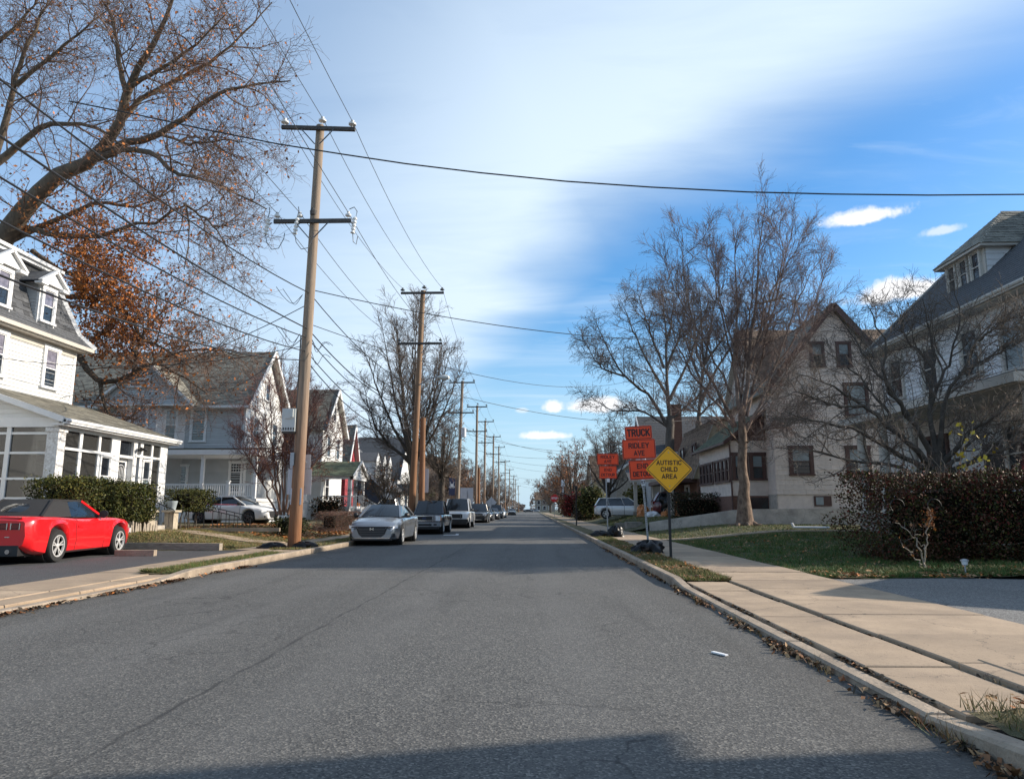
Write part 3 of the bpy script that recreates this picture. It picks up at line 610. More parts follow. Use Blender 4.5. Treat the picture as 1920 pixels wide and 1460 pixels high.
# grass blades, fallen leaves, kerb debris: nobody could count them
def blades(name, label, n, xr, yr, zf, h, w, mats, probs, mask=None):
    x = RNG.uniform(*xr, n); yv = yr[0] + (yr[1] - yr[0]) * RNG.random(n) ** 1.5
    if mask is not None: k = mask(x, yv); x, yv = x[k], yv[k]
    c1, c2 = RNG.uniform(0, 6, 2); q = np.sin(x * 4.3 + c1) * np.sin(yv * 3.1 + c2) + .7 * np.sin(x * 11 + yv * 7 + c1) * np.sin(yv * 9 + c2); k = RNG.random(len(x)) < np.clip(.80 + .30 * q, .3, 1); x, yv, q = x[k], yv[k], q[k]
    n = len(x); h = h * (1 + .35 * q); z = zf(x, yv) - .01; a = RNG.uniform(0, 2 * math.pi, n); hh = h * RNG.uniform(.4, 1.25, n); lean = RNG.normal(0, .55, (n, 2)) * hh[:, None]
    B = np.stack([x, yv, z], -1); wv = np.stack([np.cos(a), np.sin(a), 0 * a], -1) * (w * RNG.uniform(.6, 1.3, n))[:, None]
    T = B + np.stack([lean[:, 0], lean[:, 1], hh], -1)
    V = np.stack([B - wv, B + wv, T], 1).reshape(-1, 3); F = np.arange(3 * n).reshape(n, 3)
    o = link(name, mesh_np(name, V, F, mats, RNG.choice(len(mats), n, p=probs))); return tag(o, label, 'grass', None, 'stuff')
G3 = ['grass_green', 'grass_mid', 'grass_dry']
blades('grass', 'green grass blades of the near right lawn beside the hedge', 100000, (4.98, 12), (12.7, 27), z_right, .075, .0065, G3, [.66, .22, .12], lambda x, y: (RNG.random(len(x)) < 1.15 - .07 * (x - 5)))
blades('grass', 'short mixed grass of the right lawn below the bare birch', 30000, (5.0, 14), (24, 38), z_right, .07, .010, G3, [.3, .42, .28])
blades('grass', 'dry grass of the long verge beside the right kerb', 26000, (2.5, 3.23), (12.1, 34), lambda x, y: .11 + 0 * x, .075, .0055, G3, [.22, .36, .42])
blades('grass', 'dead tufts of grass at the near end of the right kerb', 5000, (2.5, 3.42), (2.0, 4.5), lambda x, y: .115 + 0 * x, .09, .004, G3, [.1, .2, .7])
blades('grass', 'grass of the short verge by the left parking pad', 16000, (-7.28, -6.62), (13.3, 19.6), lambda x, y: .10 + 0 * x, .075, .006, G3, [.34, .40, .26])
blades('grass', 'dry grass of the sloping lawn on the left', 60000, (-14.5, -8.8), (21.5, 33), z_left, .06, .010, G3, [.05, .40, .55])
blades('grass', 'sparse grass around the nearest pole on the left', 9000, (-7.72, -6.62), (21, 36), lambda x, y: .105 + 0 * x, .06, .008, G3, [.15, .35, .50])
blades('grass', 'grass of the shaded yard behind the retaining wall', 14000, (5.4, 11), (39, 62), z_right, .09, .016, G3, [.25, .45, .30])
def leaves(name, label, n, pf, zf, size, mats, probs, cat='leaves', tilt=.35):
    x, yv = pf(n * 2); c1, c2 = RNG.uniform(0, 6, 2); q = np.sin(x * 2.3 + c1) * np.sin(yv * 1.7 + c2) + .8 * np.sin(x * 5.1 + yv * 3.7 + c1) + .6 * np.sin(yv * 6.3 + c2); k = RNG.random(len(x)) < np.clip(.32 + .42 * q, .05, 1); x, yv = x[k][:n], yv[k][:n]; n = len(x); z = zf(x, yv) + .012 + .02 * RNG.random(n); a = RNG.uniform(0, 2 * math.pi, n); s = size * RNG.uniform(.4, 1.6, n)
    u = np.stack([np.cos(a), np.sin(a), RNG.normal(0, tilt, n)], -1) * s[:, None]; v = np.stack([-np.sin(a), np.cos(a), RNG.normal(0, tilt, n)], -1) * (s * .6)[:, None]
    c = np.stack([x, yv, z], -1); mid = A3((0, 0, 1.)) * (s * .25)[:, None]
    V = np.stack([c - u, c + v + mid, c + u, c - v + mid * .2], 1).reshape(-1, 3); F = np.arange(4 * n).reshape(n, 4)
    o = link(name, mesh_np(name, V, F, mats, RNG.choice(len(mats), n, p=probs))); return tag(o, label, cat, None, 'stuff')
L3 = ['leaf_brown', 'leaf_tan', 'leaf_orange']
uni = lambda x0, x1, y0, y1: (lambda n: (RNG.uniform(x0, x1, n), RNG.uniform(y0, y1, n)))
leaves('fallen_leaves', 'brown fallen leaves on the right lawn and under the hedge', 1500, uni(5.4, 11, 13, 27), z_right, .035, L3, [.45, .45, .1])
leaves('fallen_leaves', 'drift of dry leaves along the edge of the right driveway', 1500, lambda n: (5.1 + 5.2 * RNG.random(n) ** 1.4, 13.1 + RNG.normal(0, .28, n)), z_right, .038, L3, [.3, .55, .15])
leaves('fallen_leaves', 'dry leaves on the verge beside the right kerb', 1700, uni(2.5, 3.25, 12.1, 26), lambda x, y: .12 + 0 * x, .028, L3, [.4, .45, .15])
leaves('fallen_leaves', 'dry leaves at the near end of the right kerb', 900, uni(2.5, 3.5, 2, 4.6), lambda x, y: .13 + 0 * x, .024, L3, [.25, .6, .15])
leaves('fallen_leaves', 'orange brown leaf litter on the lawn behind the nearest pole', 3500, lambda n: (RNG.uniform(-15, -8.8, n), 27 + 9 * RNG.random(n)), z_left, .06, L3, [.5, .22, .28])
leaves('fallen_leaves', 'leaf litter under the crape myrtle and brown hedge', 1500, lambda n: (RNG.uniform(-12, -8.8, n), 30 + 10 * RNG.random(n)), z_left, .06, L3, [.4, .25, .35])
def gutter(n):
    yv = 2.2 + 22 * RNG.random(n) ** 1.6; return 2.295 - np.abs(RNG.normal(0, .07, n)) * (.5 + .5 * np.sin(yv * 2.1) ** 2), yv
leaves('gutter_litter', 'dead leaves and grass caught in the right gutter', 2600, gutter, lambda x, y: 0 * x, .022, ['leaf_brown', 'leaf_tan', 'soil'], [.35, .2, .45], 'litter', .6)
leaves('gutter_litter', 'dark litter along the left gutter by the parking pad', 1400, lambda n: (-6.39 + np.abs(RNG.normal(0, .10, n)), RNG.uniform(7, 16, n)), lambda x, y: 0 * x, .028, ['leaf_brown', 'leaf_orange', 'soil'], [.3, .1, .6], 'litter')
blades('gutter_weeds', 'dry weeds sprouting from the joint beside the right kerb', 1500, (2.22, 2.32), (2.6, 12), lambda x, y: 0 * x, .085, .003, ['grass_dry', 'grass_mid', 'leaf_brown'], [.55, .15, .3], lambda x, y: np.sin(y * 3.3) + np.sin(y * 7.7) > .55)
blades('joint_weeds', 'dead grass in the grooves between the right pavement slabs', 900, (3.165, 3.20), (4.5, 12), lambda x, y: .05 + 0 * x, .05, .004, ['grass_dry', 'grass_mid', 'leaf_brown'], [.6, .15, .25], lambda x, y: np.sin(y * 2.3) + np.sin(y * 5.1) > .3)
leaves('groove_dirt', 'dark dirt and crumbs filling the grooves of the right apron', 1500, lambda n: (np.where(RNG.random(n) < .5, RNG.uniform(2.465, 2.50, n), RNG.uniform(3.165, 3.20, n)), RNG.uniform(4.4, 12.1, n)), lambda x, y: .045 + 0 * x, .02, ['soil', 'leaf_brown', 'leaf_tan'], [.75, .15, .1], 'litter')
# a scrap of white litter on the road and a drain pipe on the lawn
b = MB(); b.obox((1.62, 6.55, .012), unit((.5, -.86, 0)), unit((.86, .5, 0)), EZ, .085, .018, .006); tag(b.build('paper_scrap', 'sign_white'), 'thin white scrap lying on the asphalt near the right kerb', 'litter')
b = MB(); p = at(1005, 0, 40); b.obox((-4.05, 35.5, .02), EX, EY, EZ, .36, .05, .015); b.obox((-3.75, 35.55, .045), EX, EY, EZ, .07, .05, .03); tag(b.build('crushed_cup', 'sign_white'), 'flattened white litter on the road beside the parked trucks', 'litter')
zp = float(z_right(11, 28.6)); b = MB(); b.tube([(10.3, 28.9, zp + .10), (11.6, 28.7, zp + .09)], .045, 8); b.tube([(10.3, 28.9, zp + .10), (10.22, 28.9, zp + .26)], .05, 8); tag(b.build('drain_pipe', 'white_trim'), 'white plastic drain pipe lying on the lawn below the birch', 'pipe')
# ------------------------------------------------------------------ houses
def wallf(name, m_, parent, x=None, y=None, a=0, b_=1, z0=0, z1=1, pitch=.125, N=(1, 0, 0), poly=None, pieces=True, lip=.016):
    """A sided wall on x = const (facing +-X) or y = const (facing +-Y), from a to b_ along the other axis."""
    poly = poly or [(a, z0), (b_, z0), (b_, z1), (a, z1)]
    if x is not None: O, U = (x, 0, 0), EY
    else: O, U = (0, y, 0), EX
    return courses(name, m_, parent, O, U, EZ, N, poly, pitch, lip, pieces)
def roofp(name, m_, parent, p0, p1, p2, p3, pitch=.16, th=.012, under=.12, kind=None, pieces=False, skin='cream_trim'):
    """A roof slope p0-p1 (eave) to p3-p2 (ridge): deck slab with shingle courses on it."""
    p0, p1, p2, p3 = [A3(p, float) for p in (p0, p1, p2, p3)]
    U = (p1 - p0) / np.linalg.norm(p1 - p0); N = np.cross(p1 - p0, p3 - p0); N /= np.linalg.norm(N)
    if N[2] < 0: N = -N
    V = p3 - p0; V -= U * (V @ U); V /= np.linalg.norm(V)
    b = MB(); dn = -N * under * .5; dq = -N * .004
    for q in ([p0, p1, p2, p3],):
        b.add([p + dq for p in q] + [p + dn for p in q], [[0, 1, 2, 3], [7, 6, 5, 4]] + [[i, 4 + i, 4 + (i + 1) % 4, (i + 1) % 4] for i in range(4)])
    dk = b.build(name, skin, parent)
    poly = [((p - p0) @ U, (p - p0) @ V) for p in (p0, p1, p2, p3)]
    if pieces: tabs('shingle', m_, dk, p0, U, V, N, poly, pitch, pieces)
    else: courses('shingles', m_, dk, p0, U, V, N, poly, pitch, th, False, kind='stuff')
    return dk, (p0, U, V, N, poly)
def shell(parent, name, m_, x0, x1, y0, y1, z0, z1):
    b = MB(); b.box(x0, x1, y0, y1, z0, z1); return b.build(name, m_, parent)
def shingle_patch(m_):
    """Tab colour variation for shingled slopes that are built as courses: mixes a brick pattern by object position."""
    t = M[m_].node_tree; N = t.nodes; L = t.links; b = N['Principled BSDF']; src = b.inputs['Base Color'].links[0].from_socket
    tc = N.new('ShaderNodeTexCoord'); nz = N.new('ShaderNodeTexVoronoi'); nz.inputs['Scale'].default_value = 1.0
    mp = N.new('ShaderNodeMapping'); mp.inputs['Scale'].default_value = (3.2, 3.2, 7.0); L.new(tc.outputs['Object'], mp.inputs[0]); L.new(mp.outputs[0], nz.inputs['Vector'])
    sc = N.new('ShaderNodeSeparateColor'); L.new(nz.outputs['Color'], sc.inputs[0])
    mr = N.new('ShaderNodeMapRange'); mr.inputs[3].default_value = .62; mr.inputs[4].default_value = 1.4; L.new(sc.outputs[0], mr.inputs[0])
    hs = N.new('ShaderNodeHueSaturation'); L.new(mr.outputs[0], hs.inputs['Value']); L.new(src, hs.inputs['Color']); L.new(hs.outputs[0], b.inputs['Base Color'])
for k in ('slate_shingle', 'brown_shingle', 'green_roof', 'red_shingle'): shingle_patch(k)

# ---- white mansard house with the glazed porch (left)
H = thing('mansard_house', 'white clapboard house with dark mansard roof, dormers and a glazed porch', 'house', (-20, 24, .4))
shell(H, 'wall_core', 'white_siding', -27, -18.03, 16, 26.77, .3, 7.4)
wallf('siding_board', 'white_siding', H, x=-18.0, a=16, b_=26.8, z0=4.9, z1=7.34, pitch=.135, lip=.034)
shell(H, 'corner_board', 'white_trim', -18.06, -17.96, 26.70, 26.86, .4, 7.34)
b = MB(); b.box(-18.3, -17.62, 15.5, 27.18, 7.36, 7.44); b.box(-17.66, -17.52, 15.4, 27.25, 7.40, 7.54); b.box(-18.0, -17.94, 16, 26.8, 7.1, 7.36); b.build('eave', 'cream_trim', H)
ma, mb_ = [(-17.56, 15.4, 7.54), (-17.56, 27.25, 7.54), (-17.98, 26.85, 8.05), (-17.98, 15.4, 8.05)], [(-17.98, 15.4, 8.05), (-17.98, 26.85, 8.05), (-18.75, 26.05, 10.25), (-18.75, 15.4, 10.25)]
roofp('mansard_flare', 'dark_shingle', H, *ma, pitch=.17, pieces=False)
cut = MB()
sl_, fr4 = None, None
p0, p1, p2, p3 = [A3(p) for p in mb_]
dk = MB(); dk.add([p0, p1, p2, p3], [[0, 1, 2, 3]]); dk = dk.build('mansard_slope', 'dark_shingle', H)
U_ = EY; Vv = p3 - p0; Vl = np.linalg.norm(Vv); Vv = Vv / Vl; Nn = np.cross(U_, Vv); Nn = Nn if Nn[0] > 0 else -Nn
tabs('shingle', 'dark_shingle', dk, p0, U_, Vv, Nn, [(6.9, 0), (11.45, 0), (10.65, Vl), (6.9, Vl)], .175, .34, limit=300)
b = MB(); b.bar((-17.94, 26.88, 8.0), (-18.72, 26.08, 10.25), .10, .16); b.bar((-17.50, 27.28, 7.56), (-17.94, 26.88, 8.03), .10, .14); b.build('hip_board', 'white_trim', H)
b = MB(); b.add([(-17.98, 26.85, 8.05), (-27, 26.85, 8.05), (-27, 26.05, 10.25), (-18.75, 26.05, 10.25)], [[0, 1, 2, 3]]); b.add([(-17.56, 27.25, 7.54), (-27, 27.25, 7.54), (-27, 26.85, 8.05), (-17.98, 26.85, 8.05)], [[0, 1, 2, 3]]); b.add([(-17.56, 15.4, 7.54), (-17.98, 15.4, 8.05), (-18.75, 15.4, 10.25), (-27, 15.4, 10.25), (-27, 15.4, 7.54)], [[0, 1, 2, 3, 4]]); b.build('mansard_end', 'dark_shingle', H)
b = MB(); b.box(-27, -18.55, 15, 26.25, 10.25, 10.38); b.box(-27, -18.45, 15, 26.35, 10.38, 10.50); b.build('roof_cornice', 'white_trim', H)
def dormer(y, wd=.47):
    xf = -17.86
    dm = shell(H, 'dormer', 'white_trim', -18.7, xf, y - wd, y + wd, 7.9, 9.42)
    b = MB(); b.prism([(xf + .16, y - wd - .24, 9.40), (xf + .16, y + wd + .24, 9.40), (xf + .16, y, 9.86)], (-1, 0, 0), .10); b.build('pediment', 'white_trim', dm)
    b = MB(); b.bar((xf + .20, y - wd - .30, 9.38), (xf + .20, y, 9.94), .16, .09); b.bar((xf + .20, y + wd + .30, 9.38), (xf + .20, y, 9.94), .16, .09)
    b.box(xf - .02, xf + .26, y - wd - .30, y - wd + .06, 9.29, 9.40); b.box(xf - .02, xf + .26, y + wd - .06, y + wd + .30, 9.29, 9.40); b.build('rake', 'white_trim', dm)
    for s in (-1, 1):
        b = MB(); p = [(xf + .22, y + s * (wd + .30), 9.42), (-18.9, y + s * (wd + .30), 9.42), (-18.9, y, 9.98), (xf + .22, y, 9.98)]; q = [(a_, b_, c_ - .05) for a_, b_, c_ in p]
        b.add(p + q, [[0, 1, 2, 3], [4, 7, 6, 5], [0, 4, 5, 1], [1, 5, 6, 2], [2, 6, 7, 3], [3, 7, 4, 0]]); b.build('dormer_roof', 'dark_shingle', dm)
        wallf('cheek_board', 'grey_siding', dm, y=y + s * (wd + .003), a=-18.62, b_=xf - .08, z0=7.92, z1=9.38, pitch=.12, N=(0, s, 0), pieces=False)
    window(dm, (xf, y, 8.62), EY, EX, .54, 1.16, tw=.13, glass=('lace_glass', 'window_glass'))
for y in (24.76, 22.5, 20.2): dormer(y)
for y in (25.42, 22.72, 20.1): window(H, (-17.985, y, 6.42), EY, EX, .62, 1.40, tw=.14, glass=('lace_glass', 'window_glass'))
# porch
PX, PE = -14.5, -14.22
b = MB(); b.box(-18, PX, 21.2, 27.8, .35, 1.02); b.build('porch_base', 'white_siding', H)
b = MB(); b.box(-17.98, -14.6, 21.28, 27.7, 1.03, 1.06); b.build('porch_floor', 'porch_dark', H)
wallf('siding_board', 'white_siding', H, x=-17.995, a=21.3, b_=26.6, z0=1.06, z1=4.85, pitch=.16)
window(H, (-17.98, 22.4, 2.9), EY, EX, .9, 1.7, glass=('lace_glass', 'window_glass')); window(H, (-17.98, 25.6, 2.9), EY, EX, .9, 1.7)
roofp('porch_roof', 'slate_shingle', H, (PE, 20.95, 3.98), (PE, 28.15, 3.98), (-17.97, 28.15, 5.28), (-17.97, 20.95, 5.28), pitch=.15)
b = MB(); b.box(PE - .02, PE + .08, 20.95, 28.15, 3.83, 3.95); b.box(-14.62, PE, 21.0, 28.1, 3.78, 3.84); b.tube([(PE + .06, 20.95, 3.93), (PE + .06, 28.15, 3.93)], .065, 8); b.build('gutter', 'white_trim', H)
b = MB(); b.bar((PE + .02, 20.93, 3.94), (-18.0, 20.93, 5.25), .05, .17); b.build('rake_board', 'white_trim', H)
wallf('siding_board', 'white_siding', H, y=21.22, z0=0, z1=0, N=(0, -1, 0), poly=[(-18, 4.02), (-14.5, 4.02), (-18, 5.2)], pitch=.14, lip=.03)
b = MB(); b.box(-18, PX + .02, 21.16, 21.3, 3.74, 4.03); b.box(-14.6, PX + .04, 21.2, 27.8, 3.68, 3.82); b.build('porch_beam', 'white_trim', H)
def post(y0, y1, z0=1.02, z1=3.72, m_='white_trim', x0=-14.62, x1=PX): b = MB(); b.box(x0, x1, y0, y1, z0, z1); return b.build('porch_post', m_, H)
b = MB(); b.box(-14.83, -14.47, 21.17, 21.52, 1.02, 3.60); b.box(-14.87, -14.44, 21.13, 21.56, 3.60, 3.72); b.build('corner_post', 'peeling_trim', H)
for a, c in ((22.27, 22.42), (23.28, 23.40), (24.02, 24.46), (25.42, 25.62), (25.82, 26.02), (26.6, 26.72), (27.25, 27.78)): post(a, c)
b = MB(); b.box(-14.57, -14.47, 21.5, 24.3, 3.08, 3.16); b.box(-14.57, -14.47, 25.5, 27.4, 3.14, 3.22); b.box(-14.57, -14.47, 21.5, 24.3, 1.02, 1.2); b.box(-14.57, -14.47, 25.5, 27.4, 1.02, 1.2); b.build('transom_bar', 'white_trim', H)
def glaz(y0, y1, z0, z1, m_='clear_glass', x=-14.545): b = MB(); b.box(x - .006, x, y0, y1, z0, z1); return b.build('porch_pane', m_, H)
for a, c in ((21.52, 22.27), (22.42, 23.28), (26.72, 27.25)): glaz(a, c, 1.2, 3.08); glaz(a, c, 3.18, 3.68)
glaz(23.40, 24.02, 3.18, 3.68); glaz(26.02, 26.6, 3.24, 3.68)
window(H, (-14.53, 23.71, 2.36), EY, EX, .5, 1.3, tw=.06, glass=('window_glass', 'blind_glass')); window(H, (-14.53, 26.31, 2.36), EY, EX, .46, 1.35, tw=.06, glass=('window_glass', 'blind_glass'))
b = MB(); b.box(-14.56, -14.5, 23.4, 24.02, 1.2, 1.66); b.box(-14.56, -14.5, 26.02, 26.6, 1.2, 1.62); b.build('panel', 'white_trim', H)
dr = MB(); dr.box(-14.74, -14.70, 24.5, 25.4, 1.06, 3.05); dr = dr.build('door', 'white_trim', H)
b = MB(); b.box(-14.70, -14.692, 24.66, 25.24, 1.5, 2.92); b.build('pane', 'window_glass', dr)
b = MB()
for k in range(6): yk = 24.72 + k * .09; b.tube([(-14.67, yk, 1.55), (-14.67, yk, 2.62 + .16 * math.sin(math.pi * (k + .5) / 6))], .012, 6)
arc = [(-14.67, 24.95 + .27 * math.cos(a_), 2.55 + .27 * math.sin(a_)) for a_ in np.linspace(0, math.pi, 12)]; b.tube(arc, .018, 6)
for zk in (1.56, 1.75): b.tube([(-14.67, 24.68, zk), (-14.67, 25.22, zk)], .014, 6)
b.tube([(-14.67, 24.68, 1.55), (-14.67, 24.68, 2.55)], .018, 6); b.tube([(-14.67, 25.22, 1.55), (-14.67, 25.22, 2.55)], .018, 6); b.build('grille', 'white_trim', dr)
b = MB(); b.box(-14.70, -14.64, 25.30, 25.35, 1.98, 2.06); b.build('handle', 'chrome', dr)
glaz(24.5, 25.4, 3.16, 3.66, 'window_glass', -14.6)
b = MB(); b.box(-14.76, -14.5, 24.46, 24.52, 1.06, 3.7); b.box(-14.76, -14.5, 25.38, 25.44, 1.06, 3.7); b.box(-14.72, -14.5, 24.5, 25.4, 3.06, 3.15); b.build('door_frame', 'white_trim', H)
lf = MB(); lf.box(-14.5, -14.44, 25.66, 25.74, 3.36, 3.44); lf.lathe((-14.36, 25.58, 3.44), (.7, -.6, -.35), [(-.08, .03), (0, .07), (.1, .075)], 10); lf.lathe((-14.36, 25.82, 3.44), (.7, .6, -.35), [(-.08, .03), (0, .07), (.1, .075)], 10); lf.build('flood_light', 'black_plastic', H)
# porch end facing the viewer
for x0, x1, m_ in ((-16.12, -15.98, 'white_trim'), (-17.55, -17.43, 'white_trim')): b = MB(); b.box(x0, x1, 21.2, 21.32, 1.02, 3.74); b.build('porch_post', m_, H)
for z in (1.55, 2.14, 2.92, 3.52): b = MB(); b.box(-18, -14.8, 21.21, 21.28, z, z + .07); b.build('mullion', 'white_trim', H)
for xa, xb in ((-17.43, -16.12), (-15.98, -14.83)):
    for za, zb in ((1.1, 1.55), (1.62, 2.14), (2.21, 2.92), (2.99, 3.52), (3.59, 3.74)): b = MB(); b.box(xa, xb, 21.25, 21.256, za, zb); b.build('porch_pane', 'clear_glass', H)
b = MB(); b.box(-17.2, -15.2, 22.2, 23.0, 1.06, 1.5); b.box(-17.2, -15.2, 22.9, 23.05, 1.5, 1.9); b.build('porch_bench', 'porch_dark', H)
b = MB(); b.box(-16.75, -16.62, 21.7, 21.83, 1.06, 3.7); b.build('wood_post', 'wood_box', H)
b = MB(); b.box(-16.9, -16.2, 24.0, 24.8, 1.06, 1.8); b.lathe((-16.5, 24.4, 1.8), (0, 0, 1), [(0, .18), (.2, .24), (.32, .1)], 10); b.build('porch_table', 'curtain', H)
# steps with stone piers in front of the porch door
st = thing('porch_steps', 'concrete steps between stone piers with black iron rails', 'steps', (-13.5, 24.9, .5))
for k in range(3): b = MB(); b.box(-14.5, -13.5 + .30 * k, 24.5, 25.6, .4, 1.02 - .17 * (k + 1) + .02); b.build('step', 'steps_concrete', st)
for yk in (24.15, 25.75): b = MB(); b.box(-13.28, -12.94, yk - .17, yk + .17, .3, 1.16); pr = b.build('pier', 'pillar_stone', st); b = MB(); b.box(-13.36, -12.86, yk - .25, yk + .25, 1.16, 1.23); b.build('capstone', 'pillar_stone', pr)
for yk in (24.55, 25.55):
    b = MB(); b.tube([(-14.45, yk, 1.85), (-12.95, yk, 1.25), (-12.95, yk, .5)], .02, 6); b.tube([(-14.45, yk, 1.05), (-14.45, yk, 1.85)], .02, 6)
    for t_ in np.linspace(.15, .9, 7): xk = -14.45 + 1.5 * t_; b.tube([(xk, yk, .9 - .3 * t_), (xk, yk, 1.84 - .6 * t_)], .009, 5)
    b.build('handrail', 'black_iron', st)
for i, yk in enumerate((24.15, 25.75)):
    pt = MB(); pt.lathe((-13.11, yk, 1.23), (0, 0, 1), [(0, .12), (.26, .17), (.30, .185), (.33, .185), (.33, .15), (.28, .14)], 14); pt = pt.build('plant_pot', 'pot_grey', smooth=True)
    tag(pt, ['grey plant pot on the stone pier beside the long clipped hedge', 'grey plant pot on the stone pier below the small loose hedge'][i], 'plant pot', 'pots on the stone piers')

# ---- grey house with the cross gable (left, behind)
H = thing('grey_house', 'grey sided house with long shingled roof, front gable and railed porch', 'house', (-24, 47, .4))
shell(H, 'wall_core', 'grey_siding', -33, -18.40, 44.55, 51.4, .3, 7.85)
wallf('siding_board', 'grey_siding', H, y=44.5, a=-27.2, b_=-18.35, z0=5.1, z1=7.8, N=(0, -1, 0), pitch=.155, lip=.036)
wallf('siding_board', 'grey_siding', H, y=44.5, a=-27.2, b_=-17.7, z0=1.9, z1=4.7, N=(0, -1, 0), pitch=.155, lip=.036)
wallf('siding_board', 'white_siding', H, x=-18.35, a=44.5, b_=51.4, z0=2, z1=7.8, pitch=.16)  # white on street wall and gable: sunlit look of grey siding put into colour
wallf('siding_board', 'white_siding', H, x=-18.35, poly=[(44.5, 7.8), (51.4, 7.8), (47.95, 11.75)], pitch=.16)
for yk in (44.46, 51.28): b = MB(); b.box(-18.45, -18.305, yk, yk + .16, 1.9, 7.8); b.build('corner_board', 'white_trim', H)
roofp('roof', 'slate_shingle', H, (-33, 43.95, 7.72), (-17.9, 43.95, 7.72), (-17.9, 47.95, 12.1), (-33, 47.95, 12.1), pitch=.17)
roofp('roof', 'slate_shingle', H, (-33, 51.95, 7.72), (-17.9, 51.95, 7.72), (-17.9, 47.95, 12.1), (-33, 47.95, 12.1), pitch=.3)
b = MB(); b.bar((-17.87, 43.9, 7.62), (-17.87, 47.97, 12.06), .05, .28); b.bar((-17.87, 52.0, 7.62), (-17.87, 47.97, 12.06), .05, .28); b.box(-33, -17.9, 43.88, 43.98, 7.62, 7.76); b.box(-33, -17.95, 43.95, 44.5, 7.58, 7.63); b.build('eave_trim', 'white_trim', H)
window(H, (-21.35, 44.49, 6.55), EX, -EY, .80, 2.0, tw=.13, muntins=3, split=.66)
window(H, (-18.65, 44.49, 3.25), EX, -EY, .85, 1.8, tw=.13, muntins=4, split=.68)
window(H, (-22.3, 44.49, 3.0), EX, -EY, .8, 1.9, tw=.13)
for yk in (46.2, 49.6): window(H, (-18.34, yk, 6.4), EY, EX, .9, 1.6, tw=.13)
window(H, (-18.34, 47.9, 9.2), EY, EX, .7, 1.1, tw=.12)
# gabled bay
gb = [(-27.4, 7.75), (-21.25, 7.75), (-24.4, 10.35)]
bay = MB(); bay.prism([(u, 43.36, v) for u, v in gb], (0, 1, 0), 2.6); bay = bay.build('bay_gable', 'grey_siding', H)
wallf('siding_board', 'grey_siding', bay, y=43.34, N=(0, -1, 0), poly=[(-26.9, 7.8), (-21.75, 7.8), (-24.35, 10.1)], pitch=.14, lip=.04)
b = MB(); b.bar((-27.55, 43.1, 7.66), (-24.35, 43.1, 10.52), .24, .14); b.bar((-21.1, 43.1, 7.66), (-24.35, 43.1, 10.52), .24, .14); b.box(-27.3, -21.3, 43.1, 43.4, 7.64, 7.74); b.build('rake', 'white_trim', bay)
for s, xe in ((-1, -27.6), (1, -21.05)): roofp('bay_roof', 'slate_shingle', bay, (xe, 43.0, 7.72), (xe, 46.5, 7.72), (-24.33, 48.0, 10.58), (-24.33, 43.0, 10.58), pitch=.2)
window(bay, (-24.75, 43.30, 9.1), EX, -EY, 1.15, .42, tw=.12, sill=True, split=.5)
b = MB(); pl = [(-25.9, 43.45), (-23.55, 43.45), (-22.2, 44.5), (-27.2, 44.5)]; b.add([(x, y, 1.9) for x, y in pl] + [(x, y, 7.66) for x, y in pl], [[0, 1, 5, 4], [1, 2, 6, 5], [3, 0, 4, 7]]); b.build('bay_core', 'grey_siding', bay)
courses('siding_board', 'grey_siding', bay, (-25.9, 43.43, 0), EX, EZ, -EY, [(0, 4.9), (2.35, 4.9), (2.35, 7.62), (0, 7.62)], .155, .034, True)
dq = unit((1.35, 1.05, 0)); nq = unit((1.05, -1.35, 0)); courses('siding_board', 'pale_siding', bay, A3((-23.55, 43.43, 0)) + nq * .01, dq, EZ, nq, [(0, 4.9), (1.71, 4.9), (1.71, 7.62), (0, 7.62)], .155, .034, True)  # paler boards on this bay side put its sunlit look into the colour
window(bay, (-24.65, 43.41, 6.55), EX, -EY, .95, 1.9, tw=.14, muntins=3, glass=('lace_glass', 'window_glass'))
window(bay, A3((-22.9, 43.93, 6.5)) + nq * .02, dq, nq, .6, 1.85, tw=.12, muntins=2, glass=('blind_glass', 'window_glass'))
# porch
roofp('porch_roof', 'slate_shingle', H, (-27, 41.1, 4.72), (-16.0, 41.1, 4.72), (-16.0, 44.5, 5.1), (-27, 44.5, 5.1), pitch=.18)
b = MB(); b.box(-27, -16.0, 41.05, 41.2, 4.42, 4.70); b.box(-27, -16.0, 41.2, 44.5, 4.40, 4.45); b.box(-16.15, -16.0, 41.2, 51, 4.42, 4.70); b.box(-18, -16.0, 44.5, 51, 4.70, 4.82); b.build('porch_fascia', 'white_trim', H)
b = MB(); b.box(-27, -16.1, 41.3, 44.5, 1.72, 1.9); b.box(-18, -16.1, 44.5, 51, 1.72, 1.9); b.build('porch_floor', 'pale_siding', H)
b = MB(); b.box(-27, -16.15, 41.36, 44.5, .3, 1.70); b.box(-18, -16.15, 44.5, 51, .3, 1.70); b.build('porch_skirt', 'white_trim', H)
for x, yk in ((-22.4, 41.45), (-19.45, 41.45), (-16.3, 41.45), (-16.3, 46.3), (-16.3, 50.8)): b = MB(); b.box(x - .09, x + .09, yk - .09, yk + .09, 1.9, 4.42); b.build('porch_column', 'white_trim', H)
rl = MB(); rl.box(-22.4, -16.3, 41.41, 41.49, 2.66, 2.74); rl.box(-22.4, -16.3, 41.42, 41.48, 2.0, 2.05); rl = rl.build('railing', 'white_trim', H)
bm_ = MB(); bm_.box(-.022, .022, -.022, .022, 0, .62); bm_ = bm_.mesh('baluster', 'white_trim')
for k in range(46):
    x = -22.3 + k * .13
    link('baluster', bm_, rl, loc=(x - (-24), 41.45 - 47, 2.05 - .4))
